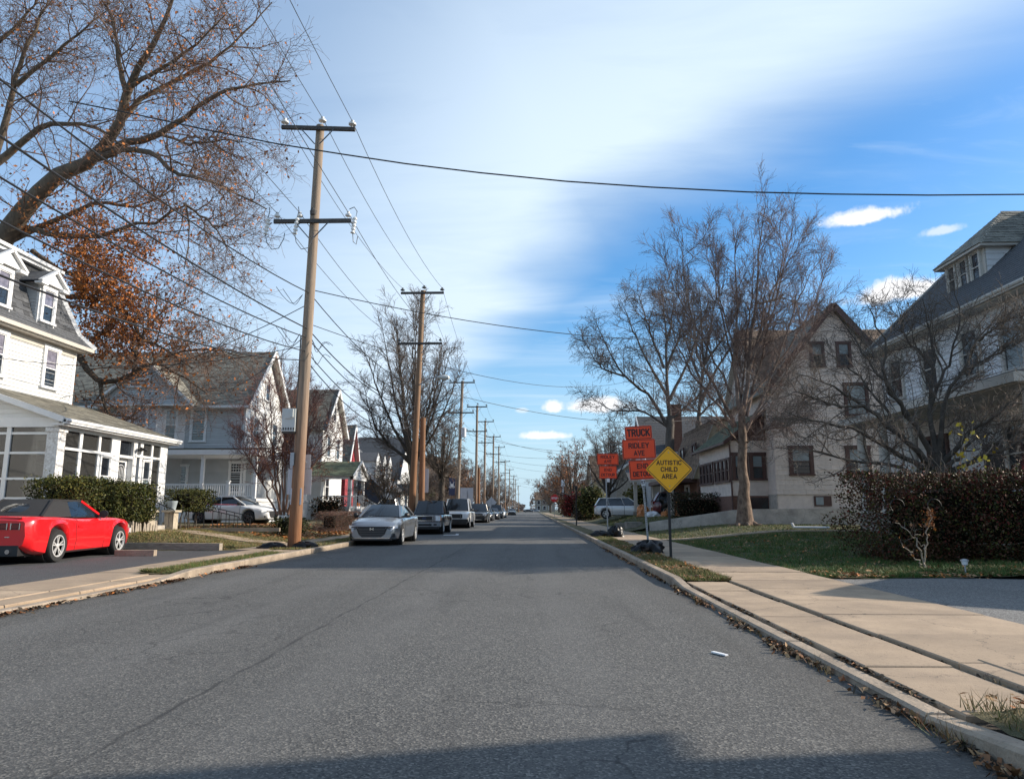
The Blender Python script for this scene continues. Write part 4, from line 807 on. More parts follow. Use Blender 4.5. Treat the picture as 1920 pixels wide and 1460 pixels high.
b = MB(); b.box(-17.95, -17.8, 41.38, 41.52, 1.9, 2.86); b.box(-18.0, -17.75, 41.35, 41.55, 2.86, 2.92); b.build('newel', 'white_trim', rl)

# ---- further houses on the left
def gable_house(name, label, x0, x1, y0, y1, z0, ze, zr, ridge, wall, roof, trim='white_trim', side=1, wins=(), pitch=.2, ov=.4, gx=None):
    """Four walls, two roof slopes and gables; side = +1 when its street front faces +X, -1 when it faces -X."""
    H = thing(name, label, 'house', ((x0 + x1) / 2, (y0 + y1) / 2, z0))
    shell(H, 'wall_core', wall, x0 + .03, x1 - .03, y0 + .03, y1 - .03, z0 - .2, ze)
    xs = x1 if side > 0 else x0
    xm, ym = (x0 + x1) / 2, (y0 + y1) / 2
    fx = [(y0, z0), (y1, z0), (y1, ze), (y0, ze)]; fy = [(x0, z0), (x1, z0), (x1, ze), (x0, ze)]
    wallf('siding', wall, H, x=xs, N=(side, 0, 0), poly=fx, pitch=pitch, pieces=False); wallf('siding', wall, H, y=y0, N=(0, -1, 0), poly=fy, pitch=pitch, pieces=False)
    if ridge == 'x':
        for xe, s in ((x0, -1), (x1, 1)): wallf('gable', wall, H, x=xe, N=(s, 0, 0), poly=[(y0, ze), (y1, ze), (ym, zr - .12)], pitch=pitch, pieces=False)
        k = (zr - ze) / (ym - y0)
        for ye in (y0, y1):
            s = -1 if ye == y0 else 1
            roofp('roof', roof, H, (x0 - ov, ye + s * ov, ze - k * ov), (x1 + ov, ye + s * ov, ze - k * ov), (x1 + ov, ym, zr), (x0 - ov, ym, zr), pitch=.25)
            b = MB(); xo = x1 + ov + .02 if side > 0 else x0 - ov - .02
            b.bar((xo, ye + s * ov, ze - k * ov - .08), (xo, ym, zr - .06), .06, .26); b.build('rake', trim, H)
    else:
        for ye, s in ((y0, -1), (y1, 1)): wallf('gable', wall, H, y=ye, N=(0, s, 0), poly=[(x0, ze), (x1, ze), (xm, zr - .12)], pitch=pitch, pieces=False)
        k = (zr - ze) / (xm - x0)
        for xe in (x0, x1):
            s = -1 if xe == x0 else 1
            roofp('roof', roof, H, (xe + s * ov, y0 - ov, ze - k * ov), (xe + s * ov, y1 + ov, ze - k * ov), (xm, y1 + ov, zr), (xm, y0 - ov, zr), pitch=.25)
            b = MB(); b.bar((xe + s * ov, y0 - ov - .02, ze - k * ov - .08), (xm, y0 - ov - .02, zr - .06), .06, .26); b.build('rake', trim, H)
    for w in wins:
        face, p, z, ww, hh = w[:5]; tr_ = w[5] if len(w) > 5 else trim
        if face == 's': window(H, (xs + side * .012, p, z), EY, EX * side, ww, hh, trim=tr_, tw=.13)
        else: window(H, (p, y0 - .012, z), EX, -EY, ww, hh, trim=tr_, tw=.13)
    return H
H = gable_house('white_house', 'white gabled house with grey roof and green porch roof past the crape myrtle', -28, -17, 56.8, 62.9, .5, 8.0, 11.45, 'x', 'white_siding', 'slate_shingle', side=1,
    wins=[('s', 58.4, 6.4, .9, 1.7), ('s', 61.2, 6.4, .9, 1.7), ('s', 59.8, 9.3, .8, 1.2), ('s', 58.4, 3.1, 1.0, 1.8), ('f', -18.6, 6.4, .9, 1.7), ('f', -18.8, 3.1, .9, 1.8)])
b = MB(); b.box(-17, -13.7, 53.2, 57.6, 1.3, 1.5); b.box(-17, -13.75, 53.25, 57.55, .4, 1.3); b.build('porch_floor', 'white_trim', H)
roofp('porch_roof', 'green_roof', H, (-17, 52.9, 3.75), (-13.4, 52.9, 3.75), (-13.4, 55.4, 4.95), (-17, 55.4, 4.95), pitch=.22); roofp('porch_roof', 'green_roof', H, (-17, 57.9, 3.75), (-13.4, 57.9, 3.75), (-13.4, 55.4, 4.95), (-17, 55.4, 4.95), pitch=.22)
b = MB(); b.prism([(-13.55, 53.1, 3.75), (-13.55, 57.7, 3.75), (-13.55, 55.4, 4.8)], (-1, 0, 0), .1); b.bar((-13.38, 52.85, 3.68), (-13.38, 55.4, 4.92), .05, .2); b.bar((-13.38, 57.95, 3.68), (-13.38, 55.4, 4.92), .05, .2); b.box(-17, -13.5, 53.1, 53.25, 3.5, 3.75); b.box(-13.7, -13.5, 53.1, 57.7, 3.5, 3.75); b.build('porch_gable', 'white_trim', H)
for x, y in ((-13.75, 53.3), (-13.75, 57.4), (-16.8, 53.3), (-13.75, 55.0)): b = MB(); b.box(x - .12, x + .12, y - .12, y + .12, 1.5, 3.5); b.build('porch_column', 'white_trim', H)
rl = MB(); rl.box(-16.8, -13.75, 53.26, 53.34, 2.2, 2.28); rl.box(-13.79, -13.71, 53.3, 55, 2.2, 2.28); rl = rl.build('railing', 'white_trim', H); o_ = wl(H)
for k in range(20): link('baluster', bm_, rl, loc=(-16.7 + k * .15 - o_[0], 53.3 - o_[1], 1.58 - o_[2]))
b = MB()
for k in range(4): b.box(-13.7 + .3 * k, -13.4 + .3 * k, 55.2, 57.4, .3, 1.3 - .25 * k)
b.build('porch_stair', 'white_trim', H)
for yk in (55.2, 57.4):
    b = MB(); b.bar((-13.6, yk, 2.3), (-12.3, yk, 1.4), .06, .08); b.box(-12.38, -12.22, yk - .08, yk + .08, .3, 1.5)
    for k in range(9): xk = -13.5 + k * .14; b.box(xk - .02, xk + .02, yk - .02, yk + .02, 1.15 - k * .09, 2.22 - k * .097)
    b.build('stair_rail', 'white_trim', H)
b = MB(); b.lathe((-13.9, 56.6, 1.5), (0, 0, 1), [(0, .08), (.06, .16), (.16, .18), (.26, .13), (.30, .03)], 12); tag(b.build('pumpkin', 'pumpkin', smooth=True), 'orange pumpkin on the stoop of the white gabled house', 'pumpkin')
gable_house('red_shingled_house', 'narrow house with a red shingled gable beyond the white gabled house', -26, -17.2, 64.9, 68.6, .5, 5.6, 9.2, 'x', 'red_shingle', 'slate_shingle', side=1, wins=[('s', 66.7, 3.4, .9, 1.5)])
H = gable_house('navy_house', 'low dark navy house with white dormers and a brick chimney', -28.5, -15.6, 74, 84, .5, 3.6, 9.6, 'y', 'navy_siding', 'dark_shingle', side=1, wins=[('f', -18.5, 2.4, 1.0, 1.3), ('f', -21, 5.2, 1.0, 1.3)])
for yk in (75.6, 79, 82): 
    d = shell(H, 'dormer', 'white_trim', -20, -16.6, yk - .75, yk + .75, 4.6, 6.3); b = MB(); b.prism([(-16.55, yk - 1.0, 6.3), (-16.55, yk + 1.0, 6.3), (-16.55, yk, 7.3)], (-1, 0, 0), 4.0); b.build('dormer_roof', 'dark_shingle', d); b = MB(); b.prism([(-16.5, yk - .95, 6.25), (-16.5, yk + .95, 6.25), (-16.5, yk, 7.2)], (-1, 0, 0), .06); b.build('pediment', 'white_trim', d); window(d, (-16.58, yk, 5.4), EY, EX, .8, 1.1, tw=.1)
b = MB(); b.box(-20.6, -19.8, 74.6, 75.4, 6, 9.9); b.box(-20.66, -19.74, 74.54, 75.46, 9.9, 10.05); b.build('chimney', 'brick', H)
H = gable_house('dark_roofed_house', 'house with a broad near black roof behind the navy one', -29, -16.8, 88, 97, .5, 5.4, 10.6, 'x', 'white_siding', 'dark_shingle', side=1, wins=[('s', 90, 4.6, .9, 1.5), ('s', 95, 4.6, .9, 1.5)])
b = MB(); b.box(-17, -13.8, 86.5, 89, .6, .9); b.build('porch_floor', 'white_trim', H); roofp('porch_roof', 'dark_shingle', H, (-17, 86, 3.3), (-13.5, 86, 3.3), (-13.5, 88, 4.4), (-17, 88, 4.4), pitch=.3)
for x in (-13.8, -15.4): b = MB(); b.box(x - .13, x + .13, 86.3, 86.56, .9, 3.3); b.build('porch_column', 'white_trim', H)
gable_house('stone_house', 'tan stone house with brown roof and dark red shutters', -24, -15.2, 112, 121, .5, 6.6, 9.8, 'x', 'stone_wall', 'brown_shingle', trim='cream_trim', side=1, wins=[('f', -18.2, 5.3, .9, 1.5), ('f', -18.2, 2.2, 1.0, 1.5), ('s', 114.5, 5.3, 1, 1.5), ('s', 118.5, 5.3, 1, 1.5)])
gable_house('cream_house', 'cream house mostly hidden by bare trees on the left', -25, -15.5, 133, 142, .4, 6.3, 9.8, 'y', 'tan_siding', 'brown_shingle', side=1, wins=[('f', -18, 5, 1, 1.5), ('f', -21.5, 5, 1, 1.5), ('s', 136, 5, 1, 1.5)])
gable_house('brick_house', 'dark brick house far along the left side', -26, -15.5, 160, 171, .4, 6.5, 10.5, 'x', 'brick', 'slate_shingle', side=1, wins=[('f', -18, 5, 1, 1.5), ('s', 164, 5, 1, 1.5)])
gable_house('distant_house', 'brown house facing down the street where it ends', 1, 12, 400, 410, .2, 7, 11, 'x', 'stone_wall', 'brown_shingle', side=1, wins=[('f', x, z, 1.6, 2) for x in (3, 6.2, 9.4) for z in (2.2, 5.2)])

# ---- white house with the hipped dormer (right edge)
H = thing('dormer_house', 'shaded pale house with dark roof, hipped dormer and deep porch', 'house', (18, 26, .5))
X0, YA, YB, ZE = 14.4, 19.9, 29.2, 7.62
shell(H, 'wall_core', 'pale_siding', X0 + .03, 24, YA + .05, YB - .05, .2, ZE)
wallf('siding_board', 'pale_siding', H, x=X0, a=YA, b_=YB, z0=5.1, z1=ZE - .05, pitch=.17, N=(-1, 0, 0), lip=.028); wallf('siding_board', 'pale_siding', H, x=X0, a=YA, b_=YB, z0=.7, z1=5.1, pitch=.3, N=(-1, 0, 0), pieces=False)
for ye, s in ((YA, -1), (YB, 1)): wallf('gable', 'pale_siding', H, y=ye, N=(0, s, 0), poly=[(X0, ZE), (24, ZE), (19.2, 12.2)], pitch=.2, pieces=False); wallf('end_siding', 'pale_siding', H, y=ye, N=(0, s, 0), poly=[(X0, .6), (24, .6), (24, ZE), (X0, ZE)], pitch=.2, pieces=False)
roofp('roof', 'dark_shingle', H, (13.9, YA - .35, ZE + .06), (13.9, YB + .35, ZE + .06), (19.2, YB + .35, 12.6), (19.2, YA - .35, 12.6), pitch=.2)
roofp('roof', 'dark_shingle', H, (24.5, YA - .35, ZE + .06), (24.5, YB + .35, ZE + .06), (19.2, YB + .35, 12.6), (19.2, YA - .35, 12.6), pitch=.35)
b = MB(); b.box(13.78, 13.92, YA - .35, YB + .36, ZE - .10, ZE + .05); b.box(13.9, X0, YA - .35, YB + .35, ZE - .14, ZE - .08); b.tube([(13.80, YA - .35, ZE + .01), (13.80, YB + .38, ZE + .01)], .075, 8); b.build('gutter', 'cream_trim', H)
b = MB(); b.bar((13.9, YB + .37, ZE - .03), (19.2, YB + .37, 12.53), .06, .26); b.build('rake', 'cream_trim', H)
dm = shell(H, 'dormer', 'cream_trim', 15.62, 19, 23.88, 26.22, 8.7, 10.2)
courses('siding_board', 'pale_siding', dm, (0, 23.86, 0), EX, EZ, -EY, [(15.66, 9.1), (17.0, 10.18), (15.66, 10.18)], .2, .022, True)
for yk in (24.33, 25.05, 25.77): window(dm, (15.60, yk, 9.62), EY, -EX, .42, 1.02, tw=.09, trim='cream_trim', glass=('window_glass', 'window_glass') if yk < 25.5 else ('porch_dark', 'porch_dark'))
b = MB(); b.box(15.36, 19, 23.62, 26.48, 10.18, 10.27); b.box(15.5, 15.64, 23.86, 26.24, 8.80, 9.0); b.build('dormer_eave', 'cream_trim', dm)
b = MB(); b.add([(15.33, 23.58, 10.27), (15.33, 26.52, 10.27), (17.2, 25.05, 12.0)], [[0, 1, 2]]); fr_ = b.build('dormer_roof', 'slate_shingle', dm)
courses('shingles', 'slate_shingle', fr_, (15.33, 23.58, 10.275), EY, unit((1.87, 0, 1.73)), unit((-1.73, 0, 1.87)), [(0, 0), (2.94, 0), (1.47, 2.54)], .17, .012, False, kind='stuff')
for ye, s in ((23.58, -1), (26.52, 1)): roofp('dormer_roof', 'slate_shingle', dm, (15.33, ye, 10.27), (20.6, ye, 10.27), (20.6, 25.05, 12.0), (17.2, 25.05, 12.0), pitch=.17, pieces=.30 if s < 0 else False)
for yk in (28.0, 23.2): window(H, (X0 - .012, yk, 6.3), EY, -EX, .85, 1.5, tw=.13, trim='cream_trim')
window(H, (X0 - .012, 21.15, 6.2), EY, -EX, .85, 1.7, tw=.13, trim='cream_trim', glass=('blind_glass', 'window_glass'))
window(H, (X0 - .012, 25.6, 6.25), EY, -EX, .85, 1.5, tw=.13, trim='cream_trim', glass=('porch_dark', 'porch_dark'))
# porch
b = MB(); b.box(12.5, X0, 18.1, 28.2, .95, 1.12); b.box(12.55, X0, 18.15, 28.15, .2, .95); b.build('porch_floor', 'stone_wall', H)
roofp('porch_roof', 'dark_shingle', H, (12.2, 18.0, 4.72), (12.2, 28.6, 4.72), (14.5, 28.6, 5.25), (14.5, 19.9, 5.25), pitch=.2); roofp('porch_roof', 'dark_shingle', H, (12.2, 18.0, 4.72), (24, 18.0, 4.72), (24, 19.9, 5.25), (14.5, 19.9, 5.25), pitch=.2)
b = MB(); b.box(12.3, 24, 18.0, 18.15, 4.45, 4.70); b.box(14.5, 24, 18.15, 20.5, 4.42, 4.47); b.build('porch_beam', 'cream_trim', H); b = MB(); b.box(14.5, 24, 18.1, 20.5, .2, 1.12); b.build('porch_floor', 'stone_wall', H)
for xk in (16.5, 20, 23.6): b = MB(); b.lathe((xk, 18.4, 1.12), (0, 0, 1), [(0, .24), (.1, .24), (.14, .19), (3.1, .15), (3.2, .2), (3.32, .2)], 14); b.build('porch_column', 'cream_trim', H, smooth=True)
b = MB(); b.box(12.15, 12.3, 18.0, 28.6, 4.45, 4.70); b.box(12.3, 14.5, 18.1, 28.5, 4.42, 4.47); b.box(12.2, 14.5, 28.45, 28.6, 4.45, 4.7); b.build('porch_beam', 'cream_trim', H)
for yk in (18.4, 24.3, 26.2, 27.9): b = MB(); b.lathe((12.75, yk, 1.12), (0, 0, 1), [(0, .24), (.1, .24), (.14, .19), (1.6, .185), (3.1, .15), (3.2, .2), (3.32, .2)], 16); b.build('porch_column', 'cream_trim', H, smooth=True)
b = MB(); b.box(X0 - .06, X0 - .01, 22.0, 23.1, 1.12, 3.3); b.build('door', 'porch_dark', H); window(H, (X0 - .03, 25.6, 2.9), EY, -EX, 1.1, 1.7, trim='brown_trim'); window(H, (X0 - .03, 21.4, 2.9), EY, -EX, 1.0, 1.7, trim='cream_trim')
b = MB(); b.box(12.6, 12.7, 19.7, 27.9, 1.9, 1.98); b.box(12.62, 12.68, 19.7, 27.9, 1.25, 1.30)
for k in range(60): yk = 19.8 + k * .135; b.box(12.63, 12.67, yk - .015, yk + .015, 1.3, 1.9)
b.build('porch_railing', 'brown_trim', H)

# ---- beige gabled house (right)
H = thing('beige_house', 'beige shingle sided house with a tall gable facing the viewer', 'house', (15.4, 40, .6))
shell(H, 'wall_core', 'beige_shingle', 12.15, 20, 36.04, 44, .3, 7.6)
courses('siding_row', 'beige_shingle', H, (0, 36.0, 0), EX, EZ, -EY, [(12.1, 4.4), (18.75, 4.4), (18.75, 7.5), (12.1, 7.5)], .23, .028, True)
tabs('siding_shingle', 'beige_shingle', H, (0, 36.0, 0), EX, EZ, -EY, [(12.1, 2.0), (18.75, 2.0), (18.75, 4.4), (12.1, 4.4)], .235, .55, .024, limit=160)
courses('siding_row', 'beige_shingle', H, (0, 36.0, 0), EX, EZ, -EY, [(12.1, 7.5), (18.75, 7.5), (15.42, 11.45)], .23, .028, True)
wallf('side_siding', 'beige_shingle', H, x=12.1, a=36, b_=44, z0=2, z1=7.6, pitch=.23, N=(-1, 0, 0), pieces=False)
b = MB(); b.box(12.1, 18.75, 36.05, 43.9, .3, 2.0); b.build('basement_wall', 'stucco', H)
b = MB(); b.bar((11.7, 35.62, 7.12), (15.42, 35.62, 11.62), .05, .30); b.bar((19.14, 35.62, 7.12), (15.42, 35.62, 11.62), .05, .30); b.build('rake', 'brown_trim', H)
for xe in (11.66, 19.18): roofp('roof', 'slate_shingle', H, (xe, 35.6, 7.10), (xe, 44, 7.10), (15.42, 44, 11.70), (15.42, 35.6, 11.70), pitch=.22)
b = MB(); b.prism([(12.6, 38.2, 7.6), (12.6, 46, 7.6), (12.6, 42, 11.8)], (1, 0, 0), 12); b.build('main_wing', 'beige_shingle', H)
roofp('main_roof', 'brown_shingle', H, (12.3, 37.9, 7.3), (25, 37.9, 7.3), (25, 42, 11.9), (12.3, 42, 11.9), pitch=.2); roofp('main_roof', 'brown_shingle', H, (12.3, 46.1, 7.3), (25, 46.1, 7.3), (25, 42, 11.9), (12.3, 42, 11.9), pitch=.4)
shell(H, 'rear_wing', 'beige_shingle', 12.7, 24, 44.01, 46, .3, 7.5)
window(H, (16.35, 35.985, 6.72), EX, -EY, .95, 1.5, trim='brown_trim', tw=.14, glass=('blind_glass', 'blind_glass'))
for xk in (14.55, 15.9): window(H, (xk, 35.985, 9.05), EX, -EY, .52, 1.15, trim='brown_trim', tw=.12, glass=('blind_glass', 'window_glass'))
for xk in (13.38, 16.2): window(H, (xk, 35.985, 3.62), EX, -EY, .88, 1.25, trim='brown_trim', tw=.17, glass=('blind_glass', 'window_glass'))
bw = MB(); bw.box(13.9, 14.75, 35.98, 36.02, 1.42, 1.92); bw = bw.build('basement_window', 'brown_trim', H); b = MB(); b.box(13.98, 14.35, 35.96, 35.98, 1.48, 1.86); b.build('pane', 'blind_glass', bw)
# enclosed front porch
shell(H, 'porch_wall', 'beige_shingle', 10.33, 12.1, 37.33, 44.4, 1.9, 4.75)
wallf('siding_row', 'beige_shingle', H, y=37.3, a=10.3, b_=12.1, z0=1.95, z1=4.8, N=(0, -1, 0), pitch=.235); wallf('siding_row', 'beige_shingle', H, x=10.3, a=37.3, b_=44.4, z0=1.95, z1=4.8, N=(-1, 0, 0), pitch=.235)
for xk in (10.72, 11.62): window(H, (xk, 37.285, 3.42), EX, -EY, .52, 1.2, trim='brown_trim', tw=.16, glass=('blind_glass', 'window_glass'))
for k in range(8): window(H, (10.285, 37.85 + k * .82 + (.25 if k > 3 else 0), 3.3), EY, -EX, .5, 1.1, trim='brown_trim', tw=.1, glass=('window_glass', 'window_glass'))
b = MB(); b.box(10.3, 12.1, 37.3, 44.4, .4, 1.95); b.build('porch_base', 'brick', H)
la = MB(); la.box(10.5, 12.05, 37.27, 37.29, 1.0, 1.85); la = la.build('crawl_space_panel', 'porch_dark', H)
b = MB()
for k in range(-6, 16):
    for s in (-1, 1):
        xa = 10.5 + k * .14; za, zb = 1.02, 1.83; xb = xa + (zb - za); p, q = (xa, xb) if s > 0 else (xb, xa)
        if min(xa, xb) < 10.5 or max(xa, xb) > 12.05: continue
        b.bar((p, 37.25, za), (q, 37.25, zb), .03, .012, upv=(0, 1, 0))
b.build('lattice', 'brown_trim', la)
roofp('porch_roof', 'green_roof', H, (9.9, 36.95, 4.7), (9.9, 44.8, 4.7), (12.1, 44.8, 6.4), (12.1, 36.95, 6.4), pitch=.2)
b = MB(); b.prism([(10.3, 37.28, 4.8), (12.1, 37.28, 4.8), (12.1, 37.28, 6.2)], (0, -1, 0), .04); b.bar((9.88, 36.93, 4.66), (12.1, 36.93, 6.36), .05, .18); b.box(9.84, 9.95, 36.95, 44.8, 4.6, 4.72); b.build('porch_trim', 'brown_trim', H)
b = MB(); b.tube([(10.2, 37.2, 4.6), (10.22, 37.22, 4.3), (10.24, 37.24, 1.0)], .045, 8); b.build('downspout', 'brown_trim', H)
rw = MB(); wy = lambda x: 37.35 - (x - 6) * .25 if x < 12 else 35.85 - (x - 12) * .10
for i in range(11):
    xa, xb = 6.0 + i, 7.0 + i; ya, yb = wy(xa), wy(xb); t0_, t1_ = float(wall_top(xa)), float(wall_top(xb))
    rw.add([(xa, ya, 0), (xb, yb, 0), (xb, yb, t1_), (xa, ya, t0_), (xa, ya + .26, 0), (xb, yb + .26, 0), (xb, yb + .26, t1_), (xa, ya + .26, t0_)], [[0, 1, 2, 3], [3, 2, 6, 7], [5, 4, 7, 6]] + ([[4, 0, 3, 7]] if i == 0 else []))
rw = tag(rw.build('retaining_wall', 'stucco'), 'cracked stucco retaining wall rising to the right behind the birch', 'wall')
b = MB(); b.box(5.3, 6.2, 41.2, 42.2, .1, .55); b.box(5.0, 6.0, 44.3, 44.6, .1, .45); tag(b.build('stone_wall', 'stone_wall'), 'low dark stone wall by the steps beyond the right pavement', 'wall')

# ---- further houses on the right
H = thing('mansard_row_house', 'house with brown shingled mansard slope beyond the beige porch', 'house', (14, 50, .7))
shell(H, 'wall_core', 'brick', 10.6, 22, 46.4, 55, .3, 3.4); shell(H, 'upper_wall', 'brown_shingle', 11.6, 22, 46.4, 55, 3.4, 7.0)
roofp('mansard', 'brown_shingle', H, (10.2, 46.1, 3.2), (10.2, 55.2, 3.2), (11.7, 55.2, 6.9), (11.7, 46.1, 6.9), pitch=.2)
b = MB(); b.prism([(10.2, 46.35, 3.2), (22, 46.35, 3.2), (22, 46.35, 6.9), (11.7, 46.35, 6.9)], (0, -1, 0), .06); b.build('mansard_end', 'tan_siding', H)
roofp('roof', 'dark_shingle', H, (11.6, 46.1, 6.95), (11.6, 55.2, 6.95), (17, 55.2, 8.4), (17, 46.1, 8.4), pitch=.3)
for yk in (48.3, 52.2): window(H, (10.9, yk, 4.9), EY, -EX, .9, 1.3, trim='brown_trim')
for yk in (47.4, 51, 54.6): b = MB(); b.box(9.0, 9.2, yk - .1, yk + .1, .7, 3.1); b.build('porch_column', 'cream_trim', H)
b = MB(); b.box(8.8, 10.6, 46.6, 55, 3.0, 3.25); b.build('porch_roof', 'brown_trim', H); window(H, (10.58, 49.5, 2.0), EY, -EX, 1.1, 1.6)
H = gable_house('gabled_house', 'shaded house with dark roof, brick chimney and porch behind the signs', 9.8, 21, 60, 69, .8, 5.6, 9.6, 'x', 'grey_siding', 'dark_shingle', side=-1, wins=[('f', 12, 4.6, .9, 1.4), ('s', 62, 4.6, .9, 1.4), ('s', 66.5, 4.6, .9, 1.4)])
b = MB(); b.box(11.9, 12.7, 60.6, 61.4, 6, 10.0); b.box(11.84, 12.76, 60.54, 61.46, 10.0, 10.15); b.build('chimney', 'brick', H)
b = MB(); b.box(8, 15, 57.6, 60, .8, 1.1); b.build('porch_floor', 'stone_wall', H); roofp('porch_roof', 'dark_shingle', H, (7.7, 57.2, 3.5), (15.3, 57.2, 3.5), (15.3, 60, 4.5), (7.7, 60, 4.5), pitch=.25)
for x in (8.2, 10.4, 12.6, 14.8): b = MB(); b.box(x - .13, x + .13, 57.7, 57.96, 1.1, 3.45); b.build('porch_column', 'cream_trim', H)
b = MB(); b.prism([(7.7, 57.15, 3.4), (15.3, 57.15, 3.4), (15.3, 57.15, 3.6), (7.7, 57.15, 3.6)], (0, 1, 0), .1); b.build('porch_beam', 'cream_trim', H)
gable_house('olive_house', 'low olive grey house behind the small right hand trees', 9.5, 20, 82, 92, .6, 5.5, 9.4, 'y', 'stone_wall', 'dark_shingle', side=-1, wins=[('f', 12, 4.2, 1, 1.4), ('s', 85, 4.2, 1, 1.4)])
gable_house('hidden_house', 'dim house among bare trees past the brown hedge on the right', 9.5, 21, 112, 123, .4, 6, 10, 'x', 'tan_siding', 'brown_shingle', side=-1, wins=[('f', 12, 4.8, 1, 1.4), ('s', 116, 4.8, 1, 1.4)])
gable_house('far_right_house', 'brick house far down the right side of the street', 9.5, 21, 160, 172, .4, 6.4, 10.5, 'y', 'brick', 'slate_shingle', side=-1, wins=[('f', 13, 4.8, 1, 1.4)])
# neighbours just outside the view on the right, whose shadows fall across the street
gable_house('garage', 'gabled garage at the end of the cracked grey driveway', 12.2, 18, 8.6, 14.2, .1, 2.5, 4.0, 'x', 'white_siding', 'slate_shingle', side=-1)
gable_house('corner_house', 'pale house beside the driveway just out of view', 13.5, 22, -9, 5.9, .2, 6.6, 11.6, 'y', 'pale_siding', 'slate_shingle', side=-1)
# ------------------------------------------------------------------ vehicles
def lerp(tab):
    xs, ys = zip(*tab); return lambda x: float(np.interp(x, xs, ys))
def spline(tab):
    xs, ys = map(np.array, zip(*tab))
    def f(x):
        i = int(np.clip(np.searchsorted(xs, x) - 1, 0, len(xs) - 2)); h = xs[i + 1] - xs[i]; t = float(np.clip((x - xs[i]) / h, 0, 1))
        d = np.gradient(ys, xs); a, b_ = ys[i], ys[i + 1]
        lo, hi = min(a, b_), max(a, b_)
        v = (2 * t**3 - 3 * t**2 + 1) * a + (t**3 - 2 * t**2 + t) * h * d[i] + (-2 * t**3 + 3 * t**2) * b_ + (t**3 - t**2) * h * d[i + 1]
        return float(np.clip(v, lo, hi))
    return f
def wheel(parent, x, y, r, w, alloy='alloy', spokes=5, double=True, dish=0.0):
    sd = 1 if y > 0 else -1
    hub = MB(); hub.lathe((x, y - sd * w * .35, r), (0, sd, 0), [(0, r * .60), (w * .45, r * .60), (w * .47, 0.01)], 24); hub = hub.build('wheel', 'black_plastic', parent, local=True)
    t = MB(); p = [(-w / 2, r * .66), (-w / 2, r * .93), (-w * .36, r), (w * .36, r), (w / 2, r * .93), (w / 2, r * .68), (w * .40, r * .64)]
    n = 36; vs = []
    for a, rr in p:
        for i in range(n): g = 2 * math.pi * i / n; vs.append((x + rr * math.cos(g), y + sd * a, r + rr * math.sin(g)))
    t.add(vs, [[j * n + i, j * n + (i + 1) % n, (j + 1) * n + (i + 1) % n, (j + 1) * n + i] for j in range(len(p) - 1) for i in range(n)])
    t.build('tyre', 'rubber', hub, local=True, smooth=True, sharp=50)
    q = MB(); yo = y + sd * w * .30
    vs = []; pr = [(.0, .69), (.22 * w, .67), (.22 * w, .61), (0.06 * w, .585)]
    for a, rr in pr:
        for i in range(n): g = 2 * math.pi * i / n; vs.append((x + r * rr * math.cos(g), yo + sd * a, r + r * rr * math.sin(g)))
    q.add(vs, [[j * n + i, j * n + (i + 1) % n, (j + 1) * n + (i + 1) % n, (j + 1) * n + i] for j in range(len(pr) - 1) for i in range(n)])
    q.lathe((x, yo, r), (0, sd, 0), [(0, .17 * r), (.16 * w, .16 * r), (.2 * w, .08 * r)], 14)
    for k in range(spokes):
        for o in ((-.13, .13) if double else (0,)):
            g0 = 2 * math.pi * k / spokes + .3 + o * .55; g1 = 2 * math.pi * k / spokes + .3 + o * 1.35
            a_ = A3((x + .12 * r * math.cos(g0), yo + sd * .10 * w, r + .12 * r * math.sin(g0))); c_ = A3((x + .63 * r * math.cos(g1), yo + sd * .12 * w, r + .63 * r * math.sin(g1)))
            q.bar(a_, c_, .032 if double else .065, .085 * r if double else .2 * r, upv=(0, 1, 0)) if False else q.bar(a_, c_, (.07 if double else .16) * r, .02, upv=(0, sd, 0))
    q.build('rim', alloy, hub, local=True, smooth=True)
    return hub
